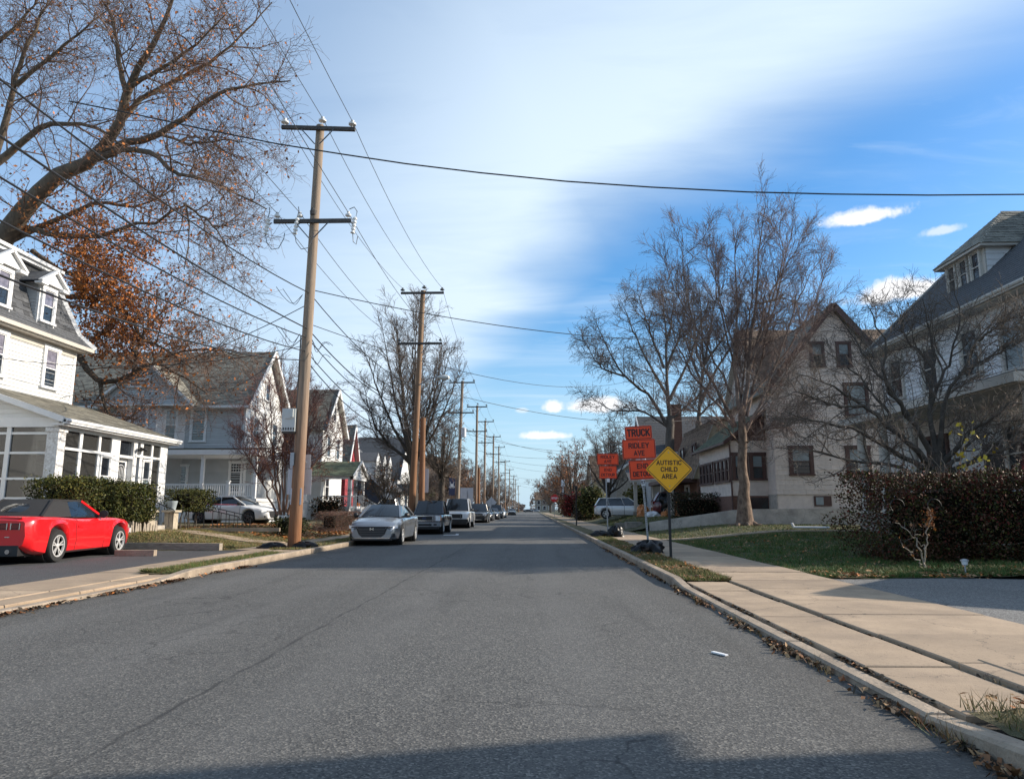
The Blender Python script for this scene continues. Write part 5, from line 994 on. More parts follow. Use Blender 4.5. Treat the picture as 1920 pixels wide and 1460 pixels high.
def car(name, label, loc, heading, sp, group=None, detail=True):
    """A car in its own frame: x forward from the rear bumper, y to its left, z up. Body, cabin, glass, doors, wheels, lamps."""
    T = thing(name, label, sp.get('cat', 'car'), loc, heading, group)
    L_, Wd = sp['L'], sp['W'] / 2; r = sp['r']; pa = sp['paint']; xw = sp['axles']; off = sp.get('org', sum(xw) / 2)
    zt, zs = spline(sp['zt']), spline(sp['zs']); hw = spline(sp['hw']); Ra = r * 1.13
    base = sp.get('zb', .20); ends = lerp(sp.get('zb_ends', [(0, .12), (.5, 0), (L_ - .5, 0), (L_, .05)]))
    def zb(x):
        z = base + ends(x)
        for c in xw:
            d = abs(x - c)
            if d < Ra: z = max(z, r + math.sqrt(Ra * Ra - d * d))
        return z
    xs = set(np.linspace(0, L_, 34).round(3))
    for c in xw:
        e = math.sqrt(Ra**2 - max(0, r - base)**2)
        xs |= set((c + e * np.cos(np.linspace(0, math.pi, 15))).round(3)) | {round(c - Ra - .01, 3), round(c + Ra + .01, 3)}
    xs |= {.02, .06, .12, L_ - .02, L_ - .06, L_ - .12}
    xs = sorted(x for x in xs if 0 <= x <= L_)
    def prof(x):
        w = Wd * hw(x); a, t, s = zb(x), zt(x), zs(x); s = min(s, t); md = a + (s - a) * .42
        return [(0, a), (w * .88, a), (w * .955, min(a + .05, s)), (w, max(md, a + .02)), (w * sp.get('tumble', .985), s - (s - a) * .22), (w * .965, s - .035), (w * .92, s + (t - s) * .15), (w * .72, s + (t - s) * .68), (w * .38, s + (t - s) * .93), (0, t)]
    P = [prof(x) for x in xs]; n = len(P[0])
    b = MB()
    rows = []
    for x, p in zip(xs, P):
        ring = [(x - off, y, z) for y, z in p] + [(x - off, -y, z) for y, z in p[-2:0:-1]]
        rows.append(ring)
    m_ = len(rows[0]); vs = [v for rw_ in rows for v in rw_]
    fs = [[j * m_ + i, j * m_ + (i + 1) % m_, (j + 1) * m_ + (i + 1) % m_, (j + 1) * m_ + i] for j in range(len(xs) - 1) for i in range(m_)]
    fs += [list(range(m_)), [(len(xs) - 1) * m_ + i for i in range(m_)][::-1]]
    b.add(vs, fs); b.build('body', pa, T, local=True, smooth=True, sharp=38)
    # chassis and wheel housings
    b = MB(); b.box(.25 - off, L_ - .2 - off, -Wd * .72, Wd * .72, base - .02, base + .25)
    for c in xw: b.lathe((c - off, -Wd * .86, r), (0, 1, 0), [(0, Ra * .99), (Wd * 1.72, Ra * .99)], 24)
    b.build('underbody', 'black_plastic', T, local=True)
    for c in xw:
        for s in (-1, 1): wheel(T, c - off, s * (Wd - sp.get('tw', .22) / 2 - .005), r, sp.get('tw', .22), sp.get('alloy', 'alloy'), sp.get('spokes', 5), sp.get('double', True))
    # cabin
    g = sp['cab']; X = lambda q: q - off
    def pt(k, s): x, y, z = g[k]; return (X(x), s * y, z)
    roofm = sp.get('roof', pa)
    b = MB(); b.patch(pt('wt', -1), pt('wt', 1), pt('rt', 1), pt('rt', -1), (0, 0, .035), 8, 6)
    b.patch(*[(x, y, z - .05) for x, y, z in (pt('wt', 1), pt('wt', -1), pt('rt', -1), pt('rt', 1))], (0, 0, .0), 4, 4)
    for s in (-1, 1):
        b.bar(pt('wt', s), pt('rt', s), .05, .05); b.bar(pt('wb', s), pt('wt', s), .07, .05) if roofm == pa else None
        b.bar(pt('rb', s), pt('rt', s), sp.get('cw', .16), .06)
        for q in g.get('pillars', []):
            xb, xt = q; fb = (xb - g['rb'][0]) / (g['wb'][0] - g['rb'][0]); ft = (xt - g['rt'][0]) / (g['wt'][0] - g['rt'][0])
            lo = A3(pt('rb', s)) * (1 - fb) + A3(pt('wb', s)) * fb; hi = A3(pt('rt', s)) * (1 - ft) + A3(pt('wt', s)) * ft
            b.bar(lo, hi, .07, .03)
    b.build('soft_top' if roofm == 'soft_top' else 'roof', roofm, T, local=True, smooth=True, sharp=45)
    if roofm != pa:
        b = MB()
        for s in (-1, 1): b.bar(pt('wb', s), pt('wt', s), .07, .05)
        b.bar(pt('wt', -1), pt('wt', 1), .06, .04); b.build('windscreen_frame', pa, T, local=True)
    e = .006
    b = MB(); b.patch(pt('wb', -1), pt('wb', 1), pt('wt', 1), pt('wt', -1), (.10, 0, .05), 8, 5); b.build('windshield', 'car_glass', T, local=True, smooth=True)
    if 'rear_glass' in sp:
        f0, f1, yk = sp['rear_glass']; b = MB(); B0, B1 = A3(pt('rb', -1)), A3(pt('rb', 1)); T0, T1 = A3(pt('rt', -1)), A3(pt('rt', 1))
        b.patch(B0, B1, T1, T0, (-.08, 0, .03), 8, 5); b.build('rear_top', roofm, T, local=True, smooth=True)
        q = [B0 * (1 - f0) + T0 * f0, B1 * (1 - f0) + T1 * f0, B1 * (1 - f1) + T1 * f1, B0 * (1 - f1) + T0 * f1]; q = [v * A3((1, yk, 1)) + A3((-.012, 0, .012)) for v in q]
        b = MB(); b.patch(*q, (-.09, 0, .035), 8, 4); b.build('rear_window', 'car_glass', T, local=True, smooth=True)
    else:
        b = MB(); b.patch(pt('rb', -1), pt('rb', 1), pt('rt', 1), pt('rt', -1), (-.08, 0, .04), 8, 5); b.build('rear_window', 'car_glass', T, local=True, smooth=True)
    for s in (-1, 1):
        q = sp.get('side_glass')
        A_, B_, C_, D_ = A3(pt('rb', s)), A3(pt('wb', s)), A3(pt('wt', s)), A3(pt('rt', s))
        if q:      # soft top closes part of the side: cloth quarter first, glass ahead of it
            fb, ft = q; mb0 = A_ * (1 - fb) + B_ * fb; mt0 = D_ * (1 - ft) + C_ * ft
            b = MB(); b.patch(A_, mb0, mt0, D_, (0, s * .02, 0), 5, 4); b.build('quarter_cloth', roofm, T, local=True, smooth=True)
            A_, D_ = mb0, mt0
        b = MB(); b.patch(A_, B_, C_, D_, (0, s * .025, 0), 8, 4); b.build('side_window', 'car_glass', T, local=True, smooth=True)
        b = MB(); b.bar(A_ + A3((0, s * .02, -.005)), B_ + A3((0, s * .02, -.005)), .018, .02); b.build('window_trim', sp.get('trim', 'black_plastic'), T, local=True)
    # doors: skins a few millimetres proud of the body with open seams
    for s in (-1, 1):
        for xa, xb in sp['doors']:
            xd = np.linspace(xa + .008, xb - .008, 10); b = MB(); vs = []
            for x in xd:
                for (y, z) in prof(x)[2:7]: vs.append((x - off, s * (y + .006), max(z, base + .10) if z < base + .1 else z))
            k = 5; b.add(vs, [[j * k + i, j * k + i + 1, (j + 1) * k + i + 1, (j + 1) * k + i] if s < 0 else [j * k + i, (j + 1) * k + i, (j + 1) * k + i + 1, j * k + i + 1] for j in range(9) for i in range(4)])
            d = b.build('door', pa, T, local=True, smooth=True)
            b = MB()
            for x in (xa, xb):
                pr = prof(x)[2:7]; vs = [(x - off + dx, s * (y + .004), z) for (y, z) in pr for dx in (-.008, .008)]
                b.add(vs, [[2 * i, 2 * i + 1, 2 * i + 3, 2 * i + 2] for i in range(4)])
            b.build('door_seam', 'black_plastic', d, local=True)
            hx = xa + .16; hy, hz = prof(hx)[4]; b = MB(); b.box(hx - off - .09, hx - off + .09, *sorted((s * (hy + .004), s * (hy + .035))), hz - .02, hz + .02); b.build('handle', sp.get('handle', pa), d, local=True)
        mx_ = g['wb'][0] - .30; yy = g['wb'][1] + .05; b = MB(); b.lathe((mx_ - off + .06, s * (yy + .14), g['wb'][2] + .07), (-1, s * .15, 0), [(-.06, .05), (0, .095), (.07, .10), (.075, .02)], 12); b.bar((mx_ - off + .02, s * (yy - .08), g['wb'][2] + .01), (mx_ - off + .03, s * (yy + .1), g['wb'][2] + .05), .05, .035); b.build('mirror', sp.get('mirror', pa), T, local=True, smooth=True)
    F_ = L_ - off; Rr = -off
    def bx(nm, m_, x0, x1, y0, y1, z0, z1, par=T, bev=None):
        b = MB(); b.box(x0, x1, y0, y1, z0, z1); return b.build(nm, m_, par, local=True)
    sp['face'](T, F_, Rr, Wd, bx, off)
    return T
def arc_(cx, cy, rx, ry, a0, a1, n=7): return [(cx + rx * math.cos(R(a)), cy + ry * math.sin(R(a))) for a in np.linspace(a0, a1, n)]
GLYPH = {'A': (.66, [[(0, 0), (.33, 1), (.66, 0)], [(.11, .30), (.55, .30)]]), 'C': (.58, [arc_(.29, .72, .29, .28, 15, 180) + arc_(.29, .28, .29, .28, 180, 345)]), 'D': (.58, [[(0, 0), (0, 1), (.27, 1)] + arc_(.27, .72, .31, .28, 90, 0) + arc_(.27, .28, .31, .28, 0, -90) + [(0, 0)]]),
         'E': (.50, [[(.50, 1), (0, 1), (0, 0), (.50, 0)], [(0, .52), (.42, .52)]]), 'H': (.58, [[(0, 0), (0, 1)], [(.58, 0), (.58, 1)], [(0, .52), (.58, .52)]]), 'I': (.02, [[(.01, 0), (.01, 1)]]), 'K': (.58, [[(0, 0), (0, 1)], [(.56, 1), (.03, .40)], [(.20, .58), (.58, 0)]]),
         'L': (.48, [[(0, 1), (0, 0), (.48, 0)]]), 'N': (.58, [[(0, 0), (0, 1), (.58, 0), (.58, 1)]]), 'O': (.60, [arc_(.30, .71, .30, .29, 0, 180) + arc_(.30, .29, .30, .29, 180, 360) + [(.60, .71)]]), 'P': (.55, [[(0, 0), (0, 1), (.30, 1)] + arc_(.30, .74, .25, .26, 90, -90) + [(0, .48)]]),
         'R': (.58, [[(0, 0), (0, 1), (.30, 1)] + arc_(.30, .75, .26, .25, 90, -90) + [(0, .50)], [(.28, .50), (.58, 0)]]), 'S': (.56, [arc_(.28, .76, .27, .24, 20, 270) + arc_(.28, .26, .28, .26, 90, -160)]), 'T': (.56, [[(0, 1), (.56, 1)], [(.28, 1), (.28, 0)]]),
         'U': (.58, [[(0, 1), (0, .29)] + arc_(.29, .29, .29, .29, 180, 360) + [(.58, 1)]]), 'V': (.64, [[(0, 1), (.32, 0), (.64, 1)]]), 'Y': (.62, [[(0, 1), (.31, .46), (.62, 1)], [(.31, .46), (.31, 0)]]), '5': (.52, [[(.48, 1), (.06, 1), (.03, .56)] + arc_(.25, .32, .27, .32, 110, -150)]), '7': (.52, [[(0, 1), (.52, 1), (.18, 0)]])}
def lettering(parent, text, c, size, U, V, m_, width=None, sw=.185):
    """Highway style capitals built of even strokes, centred on c in the plane U (reading direction), V (up)."""
    c, U, V = A3(c, float), A3(U, float), A3(V, float); Nn = np.cross(U, V); hh = size * .72; gap = .30
    tot = sum(GLYPH[ch][0] for ch in text) + gap * (len(text) - 1); kx = (width / (tot + sw) if width else hh * .9); x = -(tot) / 2; b = MB(); lay = 0
    for ch in text:
        w, strokes = GLYPH[ch]
        for st in strokes:
            P = A3([((px_ + x) * kx, (py_ - .5) * hh * (1 - sw * .9)) for px_, py_ in st]); keep = [0] + [i for i in range(1, len(P)) if np.linalg.norm(P[i] - P[i - 1]) > 1e-4]; P = P[keep]; t_ = np.diff(P, axis=0); t_ /= np.linalg.norm(t_, axis=1, keepdims=True); nn = np.stack([-t_[:, 1], t_[:, 0]], 1); hw = hh * sw / 2; lay += 1; vs = []
            for i in range(len(P)):
                a_, b_ = nn[max(i - 1, 0)], nn[min(i, len(nn) - 1)]; m = a_ + b_; m /= max(np.linalg.norm(m), 1e-6); k = hw / max(.45, m @ a_)
                e = P[i] - (t_[0] * hw * .9 if i == 0 else 0) + (t_[-1] * hw * .9 if i == len(P) - 1 else 0)
                for s_ in (1, -1): q = e + m * k * s_; vs.append(c + U * q[0] + V * q[1] + Nn * (.0004 * (lay % 4)))
            b.add(vs, [[2 * i, 2 * i + 1, 2 * i + 3, 2 * i + 2] for i in range(len(P) - 1)])
        x += w + gap
    return b.build('lettering', m_, parent)
# red convertible, tail and right flank towards the viewer
def face_red(T, F_, Rr, Wd, bx, off):
    bx('spoiler', 'paint_red', Rr + .02, Rr + .20, -.70, .70, .985, 1.012)
    for s in (-1, 1):
        for y0, y1 in ((.70, .50), (.44, .25)):
            lm = bx('taillight', 'black_plastic', Rr - .012, Rr + .05, *sorted((s * y0, s * y1)), .755, .885); bx('lens', 'lamp_red', Rr - .022, Rr, *sorted((s * (y0 - .02), s * (y1 + .02))), .77, .87, lm); bx('bezel', 'chrome', Rr - .026, Rr, *sorted((s * (y0 - (.0 if s else 0)), s * (y0 - .018))), .752, .888, lm); bx('bezel', 'chrome', Rr - .026, Rr, *sorted((s * (y1 + .018), s * y1)), .752, .888, lm)
        b = MB(); b.lathe((Rr - .04, s * .50, .29), (1, 0, 0), [(0, .035), (0, .048), (.2, .048)], 14); b.build('exhaust', 'chrome', T, local=True)
    bx('diffuser', 'black_plastic', Rr - .014, Rr + .3, -.70, .70, .20, .42)
    pl = bx('plate_recess', 'black_plastic', Rr - .012, Rr + .05, -.27, .27, .52, .70); bx('licence_plate', 'sign_white', Rr - .02, Rr, -.15, .15, .535, .685, pl)
    bx('bumper_emblem', 'chrome', Rr - .014, Rr, -.50, -.40, .585, .605)
    for s in (-1, 1): bx('headlight', 'lamp_clear', F_ - .05, F_ + .005, *sorted((s * .5, s * .78)), .56, .68)
    bx('grille', 'black_plastic', F_ - .03, F_ + .01, -.48, .48, .5, .66)
RED = dict(L=4.84, W=1.94, r=.365, tw=.27, axles=(1.02, 3.88), paint='paint_red', roof='soft_top', spokes=5, double=True, zb=.19, tumble=.965,
    zt=[(0, .95), (.04, 1.02), (.30, 1.045), (.9, 1.03), (1.6, 1.01), (3.1, 1.005), (3.3, 1.005), (4.2, .955), (4.62, .88), (4.79, .78), (4.84, .70)],
    zs=[(0, .92), (.2, .985), (1.0, 1.0), (1.6, .965), (2.2, .935), (3.2, .945), (4.0, .93), (4.5, .85), (4.84, .66)],
    hw=[(0, .84), (.10, .92), (.45, .985), (1.02, 1.0), (1.55, .985), (2.2, .945), (3.1, .955), (3.88, .99), (4.35, .94), (4.68, .84), (4.84, .72)],
    zb_ends=[(0, .20), (.25, .06), (.6, 0), (4.2, 0), (4.84, .06)],
    cab=dict(wb=(3.24, .75, .995), wt=(2.50, .57, 1.385), rt=(1.35, .55, 1.395), rb=(.66, .74, 1.01)), rear_glass=(.22, .70, .60), side_glass=(.46, .50), cw=.05,
    doors=[(1.80, 3.14)], mirror='black_plastic', handle='paint_red', face=face_red)
car('red_convertible', 'bright red convertible with black soft top on the parking pad', (-11.86, 17.5, .075), R(95.0), RED)

def std_face(front, rear):
    def f(T, F_, Rr, Wd, bx, off): front(T, F_, Wd, bx); rear(T, Rr, Wd, bx)
    return f
def rear_simple(z0=.70, z1=.90, plate=.55, y0=.52):
    def f(T, Rr, Wd, bx):
        for s in (-1, 1): bx('taillight', 'lamp_red', Rr - .012, Rr + .18, *sorted((s * y0, s * Wd * .90)), z0, z1)
        bx('licence_plate', 'sign_white', Rr - .02, Rr + .02, -.15, .15, plate, plate + .15); bx('bumper', 'black_plastic', Rr - .015, Rr + .2, -.6, .6, .26, .36)
    return f
def front_silver(T, F_, Wd, bx):
    b = MB(); b.prism([(F_ - .02, -.56, .63), (F_ - .02, .56, .63), (F_ - .02, .46, .40), (F_ - .02, .34, .30), (F_ - .02, -.34, .30), (F_ - .02, -.46, .40)], (1, 0, 0), .03); gr = b.build('grille', 'black_plastic', T, local=True)
    b = MB()
    for z in (.35, .41, .47, .53, .58): b.box(F_ + .005, F_ + .02, -.40 - (z - .35) * .35, .40 + (z - .35) * .35, z - .008, z + .008)
    b.build('grille_bar', 'dark_alloy', gr, local=True)
    b = MB()
    for y in (-.05, .05): b.box(F_ + .012, F_ + .028, y - .012, y + .012, .535, .625)
    b.box(F_ + .012, F_ + .028, -.045, .045, .57, .59); b.build('emblem', 'chrome', gr, local=True)
    bx('grille_brow', 'black_plastic', F_ - .05, F_ + .016, -.72, .72, .632, .665)
    for s in (-1, 1):
        b = MB(); b.prism([(F_ - .02, s * .50, .655), (F_ - .30, s * .87, .705), (F_ - .30, s * .87, .60), (F_ - .02, s * .50, .60)], (1, 0, 0), .035); b.build('headlight', 'lamp_clear', T, local=True)
        b = MB(); b.prism([(F_ - .12, s * .80, .43), (F_ - .03, s * .55, .36), (F_ - .03, s * .56, .30), (F_ - .12, s * .80, .30)], (1, 0, 0), .03); b.build('fog_light', 'black_plastic', T, local=True)
    bx('lower_lip', 'black_plastic', F_ - .1, F_ + .006, -.70, .70, .19, .235); bx('bumper_line', 'chrome', F_ - .02, F_ + .014, -.66, .66, .262, .275)
SEDAN = dict(L=4.9, W=1.86, r=.335, tw=.22, axles=(1.05, 3.90), paint='paint_silver', zb=.19, spokes=5, double=True,
    zt=[(0, .90), (.06, 1.02), (.4, 1.06), (.9, 1.05), (1.6, .98), (3.3, 1.0), (3.6, 1.0), (4.4, .88), (4.75, .76), (4.87, .66), (4.9, .60)],
    zs=[(0, .84), (.2, .97), (1.2, .97), (2.4, .93), (3.4, .92), (4.2, .82), (4.7, .70), (4.9, .54)],
    hw=[(0, .80), (.12, .90), (.6, .975), (1.05, .99), (2.4, 1.0), (3.5, .99), (3.9, .985), (4.4, .94), (4.7, .86), (4.9, .74)],
    cab=dict(wb=(3.62, .76, .98), wt=(2.78, .56, 1.415), rt=(1.55, .55, 1.40), rb=(.62, .70, 1.04), pillars=[(2.25, 2.15)]), cw=.14,
    doors=[(1.35, 2.28), (2.30, 3.42)], mirror='black_plastic', trim='chrome', face=std_face(front_silver, rear_simple()))
car('parked_car', 'silver sedan parked nearest at the left kerb, facing the viewer', (-5.66, 27.6, .0), R(-90), SEDAN, 'vehicles parked along the left kerb')
def front_truck(grille_m, paint, bump_m, amber, oval):
    def f(T, F_, Wd, bx):
        gr = bx('grille', 'chrome' if grille_m == 'chrome' else 'black_plastic', F_ - .04, F_ + .02, -.56, .56, .68, .95); bx('grille_mesh', 'black_plastic', F_, F_ + .026, -.48, .48, .72, .91, gr)
        for y in (-.44, .44): bx('grille_bar', grille_m if grille_m == 'chrome' else 'dark_alloy', F_ + .02, F_ + .05, y - .03, y + .03, .66, .97, gr)
        if oval: b = MB(); b.lathe((F_ + .02, 0, .815), (1, 0, 0), [(0, .06), (.02, .055), (.022, .01)], 16); e = b.build('emblem', 'navy_banner', gr, local=True); e.scale = (1, 1.9, 1)
        for s in (-1, 1):
            hl = bx('headlight', 'lamp_clear', F_ - .10, F_ + .012, *sorted((s * .58, s * Wd * .93)), .69, .93); bx('indicator', 'lamp_amber' if amber else 'lamp_clear', F_ - .16, F_ - .02, *sorted((s * (Wd * .85), s * Wd * .965)), .70, .95, hl)
            bx('fog_light', 'black_plastic', F_ + .06, F_ + .135, *sorted((s * .50, s * .66)), .46, .54)
        bx('bumper', bump_m, F_ - .12, F_ + .13, -Wd * .95, Wd * .95, .40, .62); bx('air_dam', 'black_plastic', F_ - .1, F_ + .08, -Wd * .85, Wd * .85, .28, .40)
        bx('intake', 'black_plastic', F_ + .10, F_ + .136, -.40, .40, .44, .54)
        for s in (-1, 1): b = MB(); b.tube([(F_ + .10, s * .30, .46), (F_ + .2, s * .30, .44), (F_ + .2, s * .30, .56), (F_ + .12, s * .30, .56)], .018, 6); b.build('tow_hook', 'black_plastic', T, local=True)
    return f
def truck(L, W, H, paint, gm, bm, amber, oval, trim2=None):
    k = L / 5.2; zr = .98 if H < 1.8 else 1.12
    return dict(L=L, W=W, r=.37, tw=.25, axles=(1.15 * k, 4.25 * k), paint=paint, zb=.36, cat='pickup truck', spokes=5, double=False, alloy='alloy',
        zt=[(0, zr), (.1, zr + .02), (1.9 * k, zr + .02), (2.0 * k, zr + .03), (3.4 * k, zr + .06), (3.6 * k, zr + .06), (4.7 * k, zr + .0), (5.1 * k, zr - .06), (L, zr - .12)],
        zs=[(0, zr - .03), (1.9 * k, zr - .02), (3.8 * k, zr - .01), (4.7 * k, zr - .06), (5.1 * k, zr - .12), (L, zr - .18)],
        hw=[(0, .95), (.15, .98), (1.15 * k, 1.0), (2.5 * k, .985), (4.25 * k, 1.0), (4.9 * k, .96), (5.1 * k, .92), (L, .86)], zb_ends=[(0, .1), (.5, 0), (L - .5, 0), (L, .1)],
        cab=dict(wb=(3.62 * k, W / 2 * .86, zr + .04), wt=(2.98 * k, W / 2 * .70, H), rt=(1.95 * k, W / 2 * .70, H), rb=(1.78 * k, W / 2 * .86, zr + .03), pillars=[(2.4 * k, 2.35 * k)]), cw=.12,
        doors=[(2.38 * k, 3.5 * k)], mirror='black_plastic', handle='black_plastic', face=std_face(front_truck(gm, paint, bm, amber, oval), rear_simple(.72, 1.0, .6, .72)))
car('parked_truck', 'dark graphite pickup with chrome grille behind the silver sedan', (-5.55, 39.0, 0), R(-90), truck(5.1, 1.78, 1.70, 'paint_graphite', 'chrome', 'paint_silver', True, True), 'vehicles parked along the left kerb')
car('parked_truck', 'white pickup with black grille and bumper parked third in the left row', (-5.35, 51.2, 0), R(-90), truck(5.6, 2.0, 1.98, 'paint_white', 'black', 'black_plastic', False, False), 'vehicles parked along the left kerb')
def front_suv(T, F_, Wd, bx):
    gr = bx('grille', 'black_plastic', F_ - .03, F_ + .02, -.55, .55, .62, .86)
    for z in (.68, .76): bx('grille_bar', 'chrome', F_ + .01, F_ + .035, -.52, .52, z, z + .02, gr)
    for s in (-1, 1): bx('headlight', 'lamp_clear', F_ - .15, F_ + .01, *sorted((s * .56, s * Wd * .9)), .72, .86); bx('fog_light', 'black_plastic', F_ - .05, F_ + .02, *sorted((s * .55, s * .78)), .42, .52)
    bx('skid_plate', 'chrome', F_ - .05, F_ + .02, -.45, .45, .28, .34); bx('intake', 'black_plastic', F_ - .05, F_ + .015, -.5, .5, .36, .52)
def suv(L, W, H, paint):
    return dict(L=L, W=W, r=.36, tw=.23, axles=(L * .20, L * .80), paint=paint, zb=.24, cat='car', spokes=5, double=False,
        zt=[(0, .98), (.05, 1.05), (L * .6, 1.05), (L * .72, 1.06), (L * .78, 1.06), (L * .9, 1.0), (L * .97, .90), (L, .74)], zs=[(0, .92), (.3, 1.0), (L * .7, .99), (L * .88, .92), (L, .66)],
        hw=[(0, .86), (.12, .94), (L * .2, .99), (L * .5, 1.0), (L * .8, .99), (L * .93, .92), (L, .78)],
        cab=dict(wb=(L * .775, W / 2 * .83, 1.05), wt=(L * .60, W / 2 * .66, H), rt=(L * .10, W / 2 * .62, H - .05), rb=(L * .02, W / 2 * .80, 1.04), pillars=[(L * .53, L * .47), (L * .27, L * .24)]), cw=.2,
        doors=[(L * .31, L * .52), (L * .525, L * .735)], mirror=paint, face=std_face(front_suv, rear_simple(.84, 1.04, .62, .55)))
G_ = 'vehicles parked along the left kerb'
car('parked_car', 'black SUV with bright skid plate parked fourth in the left row', (-5.35, 70.5, 0), R(-90), suv(4.9, 1.98, 1.80, 'paint_black'), G_)
sed2 = dict(SEDAN, paint='paint_black'); sed3 = dict(SEDAN, paint='paint_graphite')
car('parked_car', 'dark sedan parked fifth in the left row behind the black SUV', (-5.4, 81.5, 0), R(-90), sed2, G_)
car('parked_car', 'small dark grey sedan parked sixth in the left row', (-5.3, 93.5, 0), R(-90), sed3, G_)
car('parked_car', 'tall black off-roader parked seventh in the left row', (-5.3, 103.5, 0), R(-90), suv(4.6, 1.95, 1.92, 'paint_black'), G_)
car('parked_car', 'pale car parked last in the left row', (-5.2, 113.5, 0), R(-90), dict(SEDAN, paint='paint_white'), G_)
car('parked_car', 'dark car standing far down the left side of the road', (-5.0, 168, 0), R(-90), sed2, G_)
# on the lawns and driveways
car('white_sedan', 'white sedan with dark wheels on the grey house drive under tree shadows', (-16.3, 38.6, float(z_left(-16.3, 38.6)) + .0), R(-8), dict(SEDAN, paint='paint_white', alloy='dark_alloy', L=4.9, face=std_face(front_silver, rear_simple(.80, .98, .78, .56))))
car('maroon_hatchback', 'small red car tucked behind the stone piers and loose hedge', (-21.2, 33.2, .5), R(70), dict(suv(4.3, 1.8, 1.5, 'paint_red')))
car('white_truck', 'white pickup parked in a side drive behind the small dark tree', (-13.6, 66.5, .4), R(185), truck(5.4, 1.95, 1.85, 'paint_white', 'black', 'paint_silver', False, False))
car('silver_crossover', 'silver crossover nosed into a drive behind the far detour sign', (7.3, 59.0, .55), R(-6), suv(4.6, 1.8, 1.66, 'paint_pale'))
car('maroon_crossover', 'dark maroon crossover partly under a black cover on the right', (10.6, 50.5, .78), R(-4), suv(4.6, 1.85, 1.68, 'paint_maroon'))
car('oncoming_car', 'distant dark car crossing the far end of the street', (-2.2, 330, 0), R(0), sed2)
car('oncoming_car', 'distant pale car at the far end of the street', (0.6, 345, 0), R(0), dict(SEDAN, paint='paint_silver'))
# covers and clutter by the maroon crossover
def crumple(name, m_, label, cat, c, size, seed, n=26, amp=.16, group=None):
    g = np.random.default_rng(seed); th = np.linspace(0, 2 * math.pi, n, endpoint=False); ph = np.linspace(0, math.pi * .5, 10); k = g.uniform(0, 6.28, 12); vs = []; fs = []
    for j, p in enumerate(ph):
        for t_ in th:
            rr = 1 + amp * (math.sin(3 * t_ + k[0] + 2 * p) + .7 * math.sin(7 * t_ + k[1] - 5 * p) + .5 * math.sin(11 * t_ + 7 * p + k[2])) * (.4 + math.cos(p))
            vs.append((c[0] + size[0] * rr * math.cos(t_) * math.cos(p) ** .6, c[1] + size[1] * rr * math.sin(t_) * math.cos(p) ** .6, c[2] + size[2] * math.sin(p) * (1 + amp * math.sin(4 * t_ + k[3]))))
    fs = [[j * n + i, j * n + (i + 1) % n, (j + 1) * n + (i + 1) % n, (j + 1) * n + i] for j in range(9) for i in range(n)] + [[9 * n + i for i in range(n)], list(range(n))[::-1]]
    b = MB(); b.add(vs, fs); o = b.build(name, m_, smooth=True, sharp=60); return tag(o, label, cat, group)
crumple('orange_tarp', 'orange_tarp', 'crumpled orange tarpaulin heaped in front of the maroon crossover', 'tarpaulin', (9.9, 48.4, .78), (1.25, .55, .85), 3)
crumple('black_cover', 'black_bag', 'black plastic sheet thrown over the tail of the maroon crossover', 'cover', (9.3, 50.3, 1.4), (.85, .95, .95), 4)
crumple('white_sack', 'sign_white', 'pale sack on the ground between the silver and maroon crossovers', 'sack', (8.2, 50.0, .72), (.5, .4, .38), 8)
crumple('orange_bundle', 'orange_tarp', 'small rust coloured bundle beside the nose of the silver crossover', 'bundle', (8.0, 53.0, .75), (.45, .4, .75), 12)

# ------------------------------------------------------------------ poles, wires, street furniture
POLES = [(-7.36, 22.1, -7.17, 14.1), (-6.75, 39.6, -6.35, 13.8), (-7.35, 69, -6.95, 13.8), (-6.9, 85.8, -6.8, 13.8), (-6.9, 100.6, -6.8, 13.8), (-6.9, 122, -6.8, 13.8), (-6.9, 143, -6.9, 13.8), (-7.3, 186, -7.3, 13.8), (-7.4, 224, -7.4, 13.8), (-7.2, 266, -7.2, 13.8), (-7.4, 300, -7.4, 13.8), (-7.8, 380, -7.8, 13.8)]
PL = ['grey topped wooden utility pole with two dark crossarms nearest the viewer', 'orange brown utility pole with two crossarms in front of the tall bare tree', 'weathered grey utility pole carrying a navy banner', 'brown utility pole fourth along the left kerb', 'brown utility pole fifth along the left kerb', 'utility pole sixth along the left kerb', 'utility pole seventh along the left kerb', 'utility pole eighth along the left kerb', 'utility pole ninth along the left kerb', 'utility pole tenth along the left kerb', 'utility pole eleventh along the left kerb', 'farthest utility pole on the left kerb']
INS_T, INS_L = [], []
